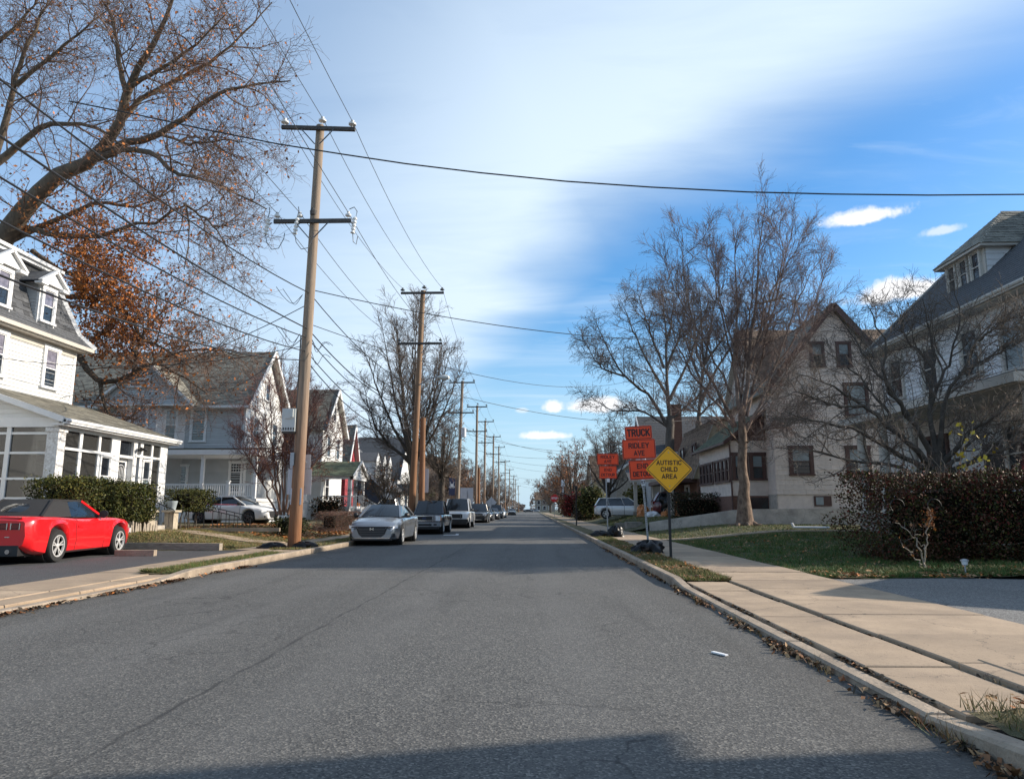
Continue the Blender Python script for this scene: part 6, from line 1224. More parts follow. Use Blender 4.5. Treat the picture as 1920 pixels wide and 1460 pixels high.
def pole(i):
    xb, y, xt, h = POLES[i]; G = 'utility poles along the left kerb'
    T = thing('utility_pole', PL[i], 'utility pole', (xb, y, .08), 0, G)
    S_ = 20 if i < 3 else 10; f = lambda z: xb + (xt - xb) * z / h
    m1 = ['pole_wood', 'pole_brown', 'pole_grey', 'pole_wood', 'pole_wood'][i] if i < 5 else ('pole_wood' if i % 2 else 'pole_grey')
    rb, rt = (.20, .135) if i < 3 else (.19, .13)
    zz = [0, 1.0, 3.0, 5.5, 8.5, 11.5, h]; rad = [rb + (rt - rb) * (z / h) ** .8 for z in zz]
    b = MB(); b.tube([(f(z), y, z) for z in zz], rad, S_); b.build('shaft', m1, T, smooth=True, sharp=60)
    for k, (za, hl) in enumerate(((h - .2, 1.25), (10.6, 1.28))):
        if k == 1 and i > 9: continue
        tilt = .10 if (i == 0 and k == 0) else 0.0; yo = y - rt - .06
        b = MB(); b.bar((f(za) - hl, yo, za + tilt * .6), (f(za) + hl, yo, za - tilt * .6), .10, .125); am = b.build('crossarm', 'arm_wood', T)
        b = MB()
        for s in (-1, 1): b.bar((f(za) + s * .55, yo - .06, za - .06), (f(za) + s * .08, yo - .06, za - .60), .02, .035)
        b.build('brace', 'wire_grey', am)
        xs = ((-hl + .10, hl - .10) if k == 0 else (-hl + .10, -.42, hl - .10))
        ins = MB() ; por = 'porcelain' if i == 0 else 'dark_porcelain'
        sc = 1.0 if k == 0 else .75; ip = []
        if k == 0: ip.append((f(h) + .07, y - .02, h + .05))
        for x in xs: ip.append((f(za) + x, yo, za + .06 - x * tilt * .5))
        for p in ip:
            b = MB(); b.tube([p, (p[0], p[1], p[2] + .1)], .014, 6); b.lathe((p[0], p[1], p[2] + .08), (0, 0, 1), [(0, .05 * sc), (.02, .125 * sc), (.07, .13 * sc), (.10, .08 * sc), (.11, .045 * sc), (.14, .045 * sc), (.145, .06 * sc), (.17, .06 * sc), (.18, .03 * sc)], 14); b.build('insulator', por, am, smooth=True)
        (INS_T if k == 0 else INS_L).append([(p[0], p[1], p[2] + .22) for p in ip])
    return T
PO = [pole(i) for i in range(len(POLES))]
T = PO[0]; px0, py0 = -7.2, 22.2
fp = lambda z: -7.36 + .19 * z / 14.1
# cut-outs with loops, riser pipe and tag plate on the nearest pole
for x in (-1.52, -.55, 1.36):
    xa = fp(10.6) + x; b = MB(); b.lathe((xa, 21.86, 10.15), (.12, 0, 1), [(0, .045)] + [(k * .06 + d, .045 + .03 * (k % 2 == 0)) for k in range(9) for d in (0, .03)] + [(.56, .03)], 10); co = b.build('cut_out', 'porcelain', T, smooth=False)
    b = MB(); b.bar((xa, 21.9, 10.42), (xa + (.14 if x < 1 else -.10), 22.0, 10.6), .03, .03); b.tube([(xa + .08, 21.86, 10.68), (xa + .12, 21.86, 10.9), (xa + .02, 21.86, 11.05), (xa - .14, 21.86, 10.98)] if x > 0 else [(xa + .05, 21.86, 10.70), (xa + .10, 21.86, 10.95), (xa + .06, 21.9, 11.1)], .014, 6)
    b.tube([(xa, 21.86, 10.15), (xa + .06, 21.86, 9.86), (xa + .24, 21.86, 9.62), (xa + .46, 21.86, 9.66), (xa + .60, 21.9, 10.0), (xa + .62, 21.9, 10.2)] if x < 0 else [(xa, 21.86, 10.15), (xa + .03, 21.86, 9.85), (xa + .12, 21.9, 9.78), (xa + .16, 21.9, 10.05)], .013, 6); b.build('jumper', 'wire_grey', co)
b = MB(); b.lathe((fp(10.95) - .02, 22.2 - .18, 10.80), (0, 0, 1), [(0, .04), (.06, .11), (.2, .12), (.3, .07)], 10); b.build('wasp_nest', 'arm_wood', T)
b = MB(); b.tube([(fp(0) - .10, 22.02, .1), (fp(6) - .10, 22.05, 3.0), (fp(6) - .06, 22.06, 6.1)], .028, 8); b.tube([(fp(3) - .2, 22.15, 2.2), (fp(3) - .17, 22.15, 6.8)], .022, 8); b.build('riser_pipe', 'wire_grey', T)
b = MB(); b.box(-7.86, -7.44, 21.86, 22.10, 3.66, 4.38); cb = b.build('cabinet', 'cabinet_grey', T); b = MB(); b.box(-7.76, -7.54, 21.83, 21.87, 4.06, 4.28); b.box(-7.60, -7.50, 21.80, 21.87, 4.10, 4.36)
b.build('hood', 'cabinet_grey', cb); b = MB(); b.box(-7.84, -7.46, 21.88, 22.06, 3.60, 3.67)
for k in range(5): b.box(-7.82 + .08 * k, -7.78 + .08 * k, 21.85, 21.88, 3.70, 3.78)
b.build('vent', 'arm_wood', cb)
b = MB(); b.box(-7.55, -7.43, 21.9, 22.06, 2.60, 3.0); b.build('meter_box', 'galvanised', T)
b = MB(); b.box(-7.50, -7.16, 21.965, 21.98, 1.40, 1.90); pl_ = b.build('tag_plate', 'sign_back', T)
sb = thing('pole_sign', 'blank metal backs of two stacked signs strapped behind the nearest pole', 'sign', (-7.3, 22.45, 1.6))
for (xa, xb, za, zb) in ((-7.78, -7.02, 1.72, 2.52), (-7.72, -7.08, 2.54, 2.98)): b = MB(); b.box(xa, xb, 22.44, 22.45, za, zb); b.build('sign_panel', 'sign_back', sb)
b = MB(); b.box(-7.46, -7.20, 22.38, 22.44, 1.95, 2.0); b.box(-7.46, -7.20, 22.38, 22.44, 2.7, 2.75); b.build('strap', 'galvanised', sb)
# stub poles braced beside the second and fourth poles
for (x, y, h_, lb) in ((-6.25, 40.1, 6.4, 'short reddish brown pole stub strapped beside the second pole'), (-6.55, 86.3, 6.2, 'short brown pole stub beside the fourth pole')):
    b = MB(); b.tube([(x, y, 0), (x - .02, y, h_)], [.17, .15], 14); o = b.build('pole_stub', 'pole_orange', smooth=True, sharp=60); tag(o, lb, 'utility pole')
tag((lambda b: (b.box(-6.35, -5.95, 40.5, 40.52, 2.2, 3.55), b.build('sign_back', 'sign_back'))[1])(MB()), 'plain grey back of a sign beside the second pole', 'sign')
# street lamp and transformer, banner
b = MB(); b.tube([(-6.45, 39.5, 8.2), (-5.9, 39.4, 8.55), (-5.35, 39.3, 8.65)], .035, 8); arm = b.build('lamp_arm', 'galvanised', PO[1]); b = MB(); b.lathe((-5.4, 39.3, 8.62), (1, 0, -.05), [(0, .05), (.15, .11), (.45, .16), (.65, .12), (.72, .04)], 12); b.build('lamp_head', 'cabinet_grey', arm, smooth=True)
b = MB(); b.lathe((-6.75, 68.8, 8.2), (0, 0, 1), [(0, .2), (.02, .25), (.85, .25), (.95, .14)], 14); b.build('transformer', 'sign_back', PO[2], smooth=True)
b = MB(); b.box(-7.86 - .25, -7.25 - .25, 68.6, 68.62, 2.6, 4.3); bn = b.build('banner', 'navy_banner', PO[2]); b = MB(); b.lathe((-7.8, 68.59, 3.55), (0, 1, 0), [(0, .16), (.005, .16)], 14)
for k in range(4):
    for s in (-1, 1): b.bar((-7.8 + s * .06 * (k + .5), 68.585, 3.5), (-7.8 + s * (.10 + .06 * k), 68.585, 3.25 + .03 * k), .035, .006, upv=(0, 1, 0))
for s in (-1, 1): b.bar((-7.8 + s * .13, 68.585, 3.65), (-7.8 + s * .20, 68.585, 3.9), .05, .006, upv=(0, 1, 0))
b.build('banner_emblem', 'sign_white', bn)
# overhead lines
def sag(p, q, s, n=14):
    p, q = A3(p, float), A3(q, float); t_ = np.linspace(0, 1, n)[:, None]; v = p * (1 - t_) + q * t_; v[:, 2] -= (4 * s * t_ * (1 - t_))[:, 0]; return v
def line(name, label, segs, r, m_='cable_black', cat='cable', S_=6, group=None):
    b = MB()
    for pts in segs: b.tube(pts, r, S_)
    return tag(b.build(name, m_, smooth=True), label, cat, group)
GW = 'overhead lines along the left kerb'
WL = ['thin power wire running along the centre tops of the poles', 'thin power wire on the left tips of the top crossarms', 'thin power wire on the right tips of the top crossarms']
for k in range(3):
    s_ = [sag((INS_T[0][k][0], -12, INS_T[0][k][2] + .05), INS_T[0][k], .55)] + [sag(INS_T[i][k], INS_T[i + 1][k], .55 if i < 3 else .4) for i in range(len(POLES) - 1)]
    line('power_wire', WL[k], s_, .011, 'wire_grey', 'power line', 5, GW)
WL = ['thin power wire on the left end of the lower crossarms', 'thin power wire on the inner insulators of the lower crossarms', 'thin power wire on the right end of the lower crossarms']
for k in range(3):
    s_ = [sag((INS_L[0][k][0], -12, INS_L[0][k][2] + (1.9 if k == 2 else .4)), INS_L[0][k], .5)] + [sag(INS_L[i][k], INS_L[i + 1][k], .55) for i in range(len(INS_L) - 1)]
    line('power_wire', WL[k], s_, .011, 'wire_grey', 'power line', 5, GW)
for k, (z, sg, r, lb) in enumerate(((8.19, 1.15, .016, 'topmost thick black service cable along the poles'), (7.0, .72, .019, 'second black cable from the top of the communication lines'), (6.70, .98, .016, 'third black cable down on the communication lines'), (6.25, 1.12, .016, 'fourth black cable down on the communication lines'), (5.96, 1.58, .017, 'lowest black communication cable along the poles'))):
    pts = [sag((-7.3, -8, z), (fp(z), 22.2 - .17, z), sg, 20)]
    for i in range(len(POLES) - 1):
        zz = z if i < 2 else z - .2
        pts.append(sag((POLES[i][0] + .12, POLES[i][1] - .1, z if i < 1 else zz), (POLES[i + 1][0] + .12, POLES[i + 1][1] - .1, zz if i + 1 >= 2 else z), .55 + .12 * k if i < 2 else .5))
    line('overhead_cable', lb, pts, r, 'cable_black', 'cable', 6, GW)
# splice coils at the nearest pole
b = MB(); g_ = np.random.default_rng(2)
for (z, sx, n_) in ((8.1, -1, 2), (6.8, -1, 2), (6.6, 1, 2), (6.2, 1, 1)):
    for k in range(n_):
        L0 = A3((fp(z) + sx * .2, 22.0, z + .02)); ln = g_.uniform(.5, .9)
        b.tube(resample([L0, L0 + A3((sx * ln * .35, -.1, -.30 - .2 * g_.random())), L0 + A3((sx * ln * .7, -.1, -.10)), L0 + A3((sx * ln, -.15, -.02 + (.3 if sx < 0 else -.3) * ln))], 12), .009, 5)
tag(b.build('cable_loops', 'cable_black'), 'tangled drip loops of black cable beside the nearest pole', 'cable')
# service drops across the street
line('service_cable', 'thick black cable crossing the sky over the street from tree to far right', [np.array([at(x, y, 16) for x, y in ((130, 190), (260, 216), (380, 242), (520, 270), (640, 289), (760, 307), (900, 324), (1060, 340), (1220, 351), (1400, 360), (1560, 364), (1740, 366), (2000, 364), (2300, 356))])], .017)
line('service_cable', 'thin cable from the nearest pole across to the beige house', [sag((fp(8.4), 22.2, 8.35), (15.3, 35.8, 10.3), 1.05, 24)], .015)
line('service_cable', 'thin cable from the second pole to the left lawn houses', [sag((-6.5, 39.6, 8.0), (-17.2, 59, 8.4), .9, 16)], .014)
line('service_cable', 'thin cable from the nearest pole to the roof of the grey house', [sag((fp(8), 22.2, 7.9), (-22.8, 28.2, 5.4), .8, 20), sag((fp(7), 22.2, 6.9), (-21, 43.3, 8.2), .6, 20)], .013)
line('service_cable', 'second thin cable from the nearest pole to the right hand trees', [sag((fp(7.2), 22.2, 7.2), (9.5, 58, 12.2), 1.5, 24)], .012)
line('service_cable', 'thin line draped across the white mansard house', [sag((fp(6), 22.2, 6.5), (-18.0, 21.9, 6.2), .55, 20)], .011)
for k, (i, x, y, z, lb) in enumerate(((1, 14, 62, 9.0, 'cable crossing low over the street from the second pole'), (2, 10, 75, 7.6, 'cable crossing the street from the bannered pole'), (2, 10, 96, 8.4, 'second cable crossing from the bannered pole'), (3, 11, 90, 8.6, 'cable crossing the street from the fourth pole'), (4, 11, 104, 8.0, 'cable crossing the street from the fifth pole'), (5, 11, 128, 8.2, 'cable crossing the street from the sixth pole'), (6, 11, 150, 8.2, 'cable crossing the street from the seventh pole'), (7, 11, 190, 8.2, 'cable crossing the street from the eighth pole'), (8, 11, 230, 8.2, 'cable crossing the street from the ninth pole'))):
    line('service_cable', lb, [sag((POLES[i][0] + .1, POLES[i][1], 8.3 + .5 * (k % 3)), (x, y, z), 1.0, 18)], .016)

# detour signs and warning sign on the right verge
def rrect(w, h, r, n=5):
    p = []
    for cx, cy, a0 in ((w / 2 - r, h / 2 - r, 0), (-w / 2 + r, h / 2 - r, 90), (-w / 2 + r, -h / 2 + r, 180), (w / 2 - r, -h / 2 + r, 270)):
        for k in range(n + 1): a = R(a0 + 90 * k / n); p.append((cx + r * math.cos(a), cy + r * math.sin(a)))
    return p
def panel(parent, c, w, h, U, V, m_, border, lines, inset=.022, bw=.014, r=.04, name='sign_panel'):
    """lines: (text, dv, size, width); the panel faces -U x V."""
    c, U, V = A3(c, float), A3(U, float), A3(V, float); N = np.cross(U, V)
    pl = rrect(w, h, r); b = MB(); b.prism([c + U * u + V * v - N * .004 for u, v in pl], N, .004); P_ = b.build(name, m_, parent)
    a, d = rrect(w - 2 * inset, h - 2 * inset, max(.012, r - inset * .5)), rrect(w - 2 * inset - 2 * bw, h - 2 * inset - 2 * bw, max(.008, r - inset * .5 - bw)); n = len(a)
    b = MB(); b.add([c + U * u + V * v + N * .002 for u, v in a + d] , [[i, (i + 1) % n, n + (i + 1) % n, n + i] for i in range(n)]); b.build('border', border, P_)
    for t_, dv, sz, wd in lines: lettering(P_, t_, c + V * dv + N * .003, sz, U, V, border, wd)
    b = MB()
    for s in (-1, 1): b.lathe(c + V * s * (h / 2 - .06) + N * .001, N, [(0, .012), (.006, .010), (.008, .003)], 8)
    b.build('bolt', 'galvanised', P_)
    return P_
def post(parent, base, top, m_='galvanised', w=.05):
    b = MB(); b.bar(base, top, w, w * .8, upv=(0, 1, 0)); p = b.build('post', m_, parent)
    b = MB(); d = A3(top, float) - A3(base, float); L_ = np.linalg.norm(d)
    for k in range(int(L_ / .06)): c = A3(base) + d * (k + .5) * .06 / L_; b.obox(c + A3((0, -w * .42, 0)), EX, EY, EZ, .008, .002, .010)
    b.build('post_holes', 'black_plastic', p)
lean = unit((-.055, 0, 1)); Ul = unit((1, 0, .055))
DS = thing('detour_sign', 'leaning post with three orange signs reading TRUCK, RIDLEY AVE, END DETOUR', 'road sign', (3.07, 19.63, .12))
post(DS, (3.10, 19.63, .1), A3((3.10, 19.63, .1)) + lean * 3.33)
Uy = lambda a, t=.055: unit((math.cos(R(a)), math.sin(R(a)), t))
for (px_, py_, w, h, tl, ln, ins) in ((1197, 811, .735, .368, .045, [('TRUCK', .0, .29, .62)], .014), (1198, 841.5, .90, .535, .035, [('RIDLEY', .097, .205, .56), ('AVE', -.11, .195, .29)], .012), (1205.5, 880, .735, .525, .055, [('END', .097, .19, .31), ('DETOUR', -.115, .19, .55)], .014)):
    panel(DS, at(px_, py_, 19.57), w, h, Uy(-1, tl), np.cross(A3((0, -1, 0)), Uy(-1, tl)), 'sign_orange', 'sign_black', ln, ins, .015)
tg = panel(DS, at(1206, 904, 19.58), .115, .19, Uy(0, .05), np.cross(A3((0, -1, 0)), Uy(0, .05)), 'sign_white', 'sign_black', [('57', 0, .125, .085)], .008, .005, .012, 'number_tag')
RS = thing('detour_sign', 'far post with two orange signs reading RIDLEY AVE, END DETOUR', 'road sign', (3.2, 31.2, .12))
post(RS, (3.2, 31.2, .1), (3.15, 31.2, 3.6))
panel(RS, at(1139.5, 860.5, 31.14), .93, .485, EX, EZ, 'sign_orange', 'sign_black', [('RIDLEY', .098, .186, .61), ('AVE', -.093, .186, .32)], .014, .016)
panel(RS, at(1140, 885, 31.14), .765, .54, EX, EZ, 'sign_orange', 'sign_black', [('END', .10, .177, .32), ('DETOUR', -.11, .177, .58)], .014, .015)
panel(RS, at(1140.5, 900, 31.14), .13, .17, EX, EZ, 'sign_white', 'sign_black', [], .008, .005, .012, 'number_tag')
AS = thing('warning_sign', 'yellow diamond sign reading AUTISTIC CHILD AREA on a dark green post', 'road sign', (3.23, 17.3, .12))
post(AS, (3.245, 17.3, .05), (3.24, 17.3, 2.75), 'black_iron', .058)
ca = at(1254.5, 879.5, 17.25); u1 = unit((1, 0, 1)); v1 = unit((-1, 0, 1))
w_ = .80; N_ = A3((0, -1., 0))
pl = rrect(w_, w_, .055); b = MB(); b.prism([ca + u1 * u + v1 * v - N_ * .004 for u, v in pl], N_, .004); P_ = b.build('sign_panel', 'sign_yellow', AS)
a, d = rrect(w_ - .046, w_ - .046, .042), rrect(w_ - .076, w_ - .076, .028); n = len(a); b = MB(); b.add([ca + u1 * u + v1 * v + N_ * .002 for u, v in a + d], [[i, (i + 1) % n, n + (i + 1) % n, n + i] for i in range(n)]); b.build('border', 'sign_black', P_)
for t_, dv, wd in (('AUTISTIC', .160, .60), ('CHILD', .0, .40), ('AREA', -.168, .365)): lettering(P_, t_, ca + EZ * dv + N_ * .003, .160, EX, EZ, 'sign_black', wd)
b = MB()
for s in (-1, 1): b.lathe(ca + EZ * s * .40 + N_ * .001, N_, [(0, .014), (.006, .01)], 8)
b.build('bolt', 'galvanised', P_)
# sandbags in black plastic
crumple('black_bag', 'black_bag', 'black plastic bag heaped at the foot of the leaning truck detour post', 'bag', (3.06, 19.38, .11), (.40, .33, .31), 21)
crumple('black_bag', 'black_bag', 'flat black bag beside the kerb at the foot of the far detour post', 'bag', (2.85, 30.9, .11), (.42, .30, .24), 22)
crumple('black_bag', 'black_bag', 'tall black bag slumped right of the far detour post', 'bag', (3.52, 31.0, .11), (.34, .32, .42), 23)
crumple('black_bag', 'black_bag', 'black bag slumped left of the nearest pole foot', 'bag', (-7.85, 21.75, .09), (.40, .28, .17), 24)
crumple('black_bag', 'black_bag', 'black bag slumped right of the nearest pole foot', 'bag', (-6.95, 21.85, .09), (.36, .26, .19), 25)
# far right street furniture
ST = thing('stop_sign', 'small red stop sign on a post far along the right verge', 'road sign', (3.3, 112, .1)); b = MB(); b.bar((3.3, 112, 0), (3.3, 112, 3.2), .07, .06); b.build('post', 'galvanised', ST)
b = MB(); b.prism([(3.3 + .62 * math.cos(R(22.5 + 45 * k)), 111.9, 3.0 + .62 * math.sin(R(22.5 + 45 * k))) for k in range(8)], (0, -1, 0), .02); sp_ = b.build('sign_panel', 'sign_red', ST); lettering(sp_, 'STOP', (3.3, 111.86, 3.0), .42, EX, EZ, 'sign_white', .9)
b = MB(); b.tube([(4.9, 118, 0), (4.9, 118, 5.6)], .10, 8); b.box(4.6, 5.2, 117.8, 117.9, 5.0, 6.1); tag(b.build('white_post', 'sign_white'), 'white post with a small plate beside the stop sign', 'post')
b = MB(); b.box(-.30, .30, -.25, .25, 0, 1.15); b.box(-.36, .36, -.3, .3, 1.15, 1.22); o = b.build('wooden_box', 'wood_box'); o.location = (5.3, 88, .15); tag(o, 'orange brown wooden box on the far right verge', 'box')
b = MB(); b.tube([(3.1, 52, .05), (3.1, 52, 2.7)], .045, 8); b.box(3.0, 3.2, 51.95, 52.05, 2.7, 2.95); tag(b.build('lamp_post', 'black_iron'), 'slim dark post at the kerb before the silver crossover', 'post')
for (x, y, zc, lb) in ((-6.9, 75, 2.7, 'grey back of a square sign past the bannered pole'), (-6.9, 118, 2.4, 'plain diamond sign back far along the left kerb')):
    ps = thing('sign_back', lb, 'road sign', (x, y, .1)); b = MB(); b.bar((x, y, 0), (x, y, zc + .5), .06, .05); b.build('post', 'galvanised', ps)
    b = MB(); (b.box(x - .75, x + .6, y - .03, y - .01, zc - .8, zc + .8) if y < 100 else b.prism([(x - .9, y, zc), (x, y, zc - .9), (x + .9, y, zc), (x, y, zc + .9)], (0, -1, 0), .02)); b.build('sign_panel', 'sign_back', ps)
# parking pad details on the left
b = MB(); b.obox((-10.25, 18.45, .15), unit((1, .05, 0)), unit((-.05, 1, 0)), EZ, .50, .085, .075); tag(b.build('wheel_stop', 'kerb_concrete'), 'short concrete wheel stop ahead of the red convertible', 'wheel stop')
b = MB(); b.obox((-11.3, 21.35, .17), unit((1, -.10, 0)), unit((.10, 1, 0)), EZ, 2.1, .09, .10); tag(b.build('landscape_timber', 'timber_weathered'), 'weathered timber edging between the parking pad and the lawn', 'timber')
b = MB(); b.box(-12.6, -9.4, 26.5, 26.62, .45, .58); tag(b.build('garden_edging', 'kerb_concrete'), 'low pale edging along the top of the left lawn', 'edging')
pk = thing('picket_edging', 'low edging of pale pickets beside the stone pier', 'fence', (-13, 22.6, .4))
b = MB(); b.box(-.035, .035, -.012, .012, 0, .34); b.add([(-.035, -.012, .34), (.035, -.012, .34), (.035, .012, .34), (-.035, .012, .34), (0, 0, .40)], [[0, 1, 4], [1, 2, 4], [2, 3, 4], [3, 0, 4]]); pm_ = b.mesh('picket', 'timber_weathered')
for k in range(22):
    y = 21.9 + k * .1; o = link('picket', pm_, pk, loc=(-12.72 + .03 * math.sin(k) + 13, y - 22.6, float(z_left(-12.7, y)) - .05 - .4)); o.rotation_euler = (random.uniform(-.08, .08), random.uniform(-.08, .08), R(90)); o.scale = (1, 1, random.uniform(.75, 1.15))
ir = thing('iron_handrail', 'black iron handrails beside the lawn steps left of the nearest pole', 'handrail', (-11.6, 27.2, .4))
for yk in (26.6, 27.8):
    b = MB(); z0 = .45
    for k in range(5): x = -12.3 + .32 * k; b.tube([(x, yk, z0 - .15 - .03 * k), (x, yk, z0 + .82 - .07 * k)], .013, 6)
    b.tube([(-12.35, yk, z0 + .84), (-11.0, yk, z0 + .54), (-10.95, yk, z0 + .46)], .018, 6); b.tube([(-12.3, yk, z0 + .1), (-11.0, yk, z0 - .05)], .012, 6); b.build('rail', 'black_iron', ir)
# shepherd hooks and a solar light by the right hedge
sh = thing('shepherd_hook', 'rusty pair of slim shepherd hook poles in front of the dark hedge', 'garden hook', (7.3, 13.9, .1))
for (x, y, s) in ((6.98, 13.75, -1), (7.75, 13.9, -1)):
    arc = [(x + s * .13 + s * .13 * math.cos(t_) * -1, y, 1.32 + .13 * math.sin(t_)) for t_ in np.linspace(0, math.pi * 1.25, 14)]
    b = MB(); b.tube([(x, y, .05), (x, y, 1.32)] + arc, .0065, 6); b.build('hook', 'black_iron', sh)
sg = thing('solar_light', 'small solar path light stuck in the leaves by the driveway', 'garden light', (7.55, 13.0, .1))
b = MB(); b.tube([(7.55, 13.0, .05), (7.55, 13.0, .30)], .014, 8); b.build('stake', 'galvanised', sg); b = MB(); b.lathe((7.55, 13.0, .28), (0, 0, 1), [(0, .02), (.02, .045), (.08, .055)], 12); b.build('lens', 'lamp_clear', sg); b = MB(); b.lathe((7.55, 13.0, .36), (0, 0, 1), [(0, .07), (.025, .065), (.04, .02)], 12); b.build('cap', 'galvanised', sg)
# ------------------------------------------------------------------ trees and hedges
def norm(v): return v / (np.linalg.norm(v, axis=-1, keepdims=True) + 1e-9)
def sprout(g, P, Rr, n, t0, t1, ang, lenf, k, wob, trop, rmax, rmin=.004, lenpow=.55, flat=0.0, lmin=0.0, lmax=99):
    """n children on each parent polyline: leave at an angle, wander, bend towards trop."""
    N_, kp, _ = P.shape; L_ = np.linalg.norm(np.diff(P, axis=1), axis=2).sum(1)
    t_ = np.clip(t0 + (t1 - t0) * (np.arange(n)[None] + g.random((N_, n))) / n, 0, .995)
    fi = t_ * (kp - 1); i = np.clip(fi.astype(int), 0, kp - 2); f = (fi - i)[..., None]; r_ = np.arange(N_)[:, None]
    A_, B_ = P[r_, i], P[r_, i + 1]; pos = A_ * (1 - f) + B_ * f; tan = norm(B_ - A_); rad = (Rr[r_, i] * (1 - f[..., 0]) + Rr[r_, i + 1] * f[..., 0])
    q = g.normal(size=tan.shape); q[..., 2] *= 1 - flat; q = norm(q - (q * tan).sum(-1, keepdims=True) * tan)
    an = np.radians(ang) * g.uniform(.65, 1.3, t_.shape)[..., None]
    d = norm(tan * np.cos(an) + q * np.sin(an)).reshape(-1, 3); pos = pos.reshape(-1, 3)
    ln = (lenf * L_[:, None] * (1 - t_ * lenpow) * g.uniform(.6, 1.35, t_.shape)).reshape(-1); ln = np.clip(ln, lmin, lmax)
    r0 = np.minimum(rad.reshape(-1) * .75, rmax * g.uniform(.75, 1.2, len(ln)))
    pts = [pos]; tr_ = A3(trop, float)
    for s in range(k - 1):
        d = norm(d + g.normal(0, wob, d.shape) + tr_); pos = pos + d * (ln / (k - 1))[:, None]; pts.append(pos)
    P2 = np.stack(pts, 1); tp = np.linspace(0, 1, k)[None]
    R2 = np.maximum(r0[:, None] * (1 - .72 * tp), rmin)
    return P2, R2
def tree(name, label, base, limbs, levels, bark, twig, seed, leafspec=None, group=None, trunk_pts=None, cat='tree', limb_mat=None, k=14, jig=.02, S2=3, lscale=1.0):
    """limbs: list of (points, r0, r1); levels: sprout settings in turn. trunk, limbs, crown and leaves are parts."""
    g = np.random.default_rng(seed); T = thing(name, label, cat, tuple(base), 0, group); off = A3(base)
    if trunk_pts:
        b = MB()
        for pts, rs in trunk_pts: rr = np.interp(np.linspace(0, 1, 12), np.linspace(0, 1, len(rs)), rs); pp = resample(pts, 12); pp[1:-1] += g.normal(0, jig, (10, 3)); b.tube(pp, rr, 12)
        b.build('trunk', bark, T, smooth=True, sharp=70)
    P = np.stack([resample(p, k) for p, _, _ in limbs]); P[:, 2:-1] += g.normal(0, jig * 1.5, P[:, 2:-1].shape)
    Rr = np.stack([a + (c - a) * np.linspace(0, 1, k) ** .8 for _, a, c in limbs]) * lscale
    Vs, Fs = tubes(P, Rr, 8); lm = mesh_np('limbs', Vs - off, Fs, [limb_mat or bark], smooth=True); link('limbs', lm, T)
    allP = []; cur = [(P, Rr)]; VV, FF, o_ = [], [], 0; big = []
    for li, lv in enumerate(levels):
        nxt = []
        for (p, r_) in cur[-1:] if not lv.get('all') else cur:
            nxt.append(sprout(g, p, r_, **{a: b for a, b in lv.items() if a != 'all'}))
        for p, r_ in nxt:
            v, f = tubes(p, r_, 5 if li == 0 else S2); VV.append(v); FF.append(f + o_); o_ += len(v)
        kk = nxt[0][0].shape[1]
        cur.append((np.concatenate([p for p, _ in nxt]), np.concatenate([r_ for _, r_ in nxt])))
    V = np.concatenate(VV) - off; F = np.concatenate(FF)
    cr = link('crown', mesh_np('crown', V, F, [twig]), T)
    if leafspec:
        tips = np.concatenate([p[:, 1:].reshape(-1, 3) for p, _ in cur[-2:]])
        w = leafspec['w'](tips); idx = g.choice(len(tips), leafspec['n'], p=w / w.sum()); c = tips[idx] + g.normal(0, leafspec.get('jit', .05), (leafspec['n'], 3)); n = len(c)
        s = leafspec['size'] * g.uniform(.5, 1.3, n)[:, None]; u = norm(g.normal(size=(n, 3)) + A3((0, 0, -.6))); q = norm(np.cross(u, g.normal(size=(n, 3))))
        V = np.stack([c, c + u * s * .5 + q * s * .32, c + u * s, c + u * s * .5 - q * s * .32], 1).reshape(-1, 3) - off
        lf = link('leaves', mesh_np('leaves', V, np.arange(4 * n).reshape(n, 4), leafspec['mats'], g.choice(len(leafspec['mats']), n, p=leafspec['p'])), T); lf['kind'] = 'stuff'
    return T
def px(*pts): return [at(*p) for p in pts]
LV = dict
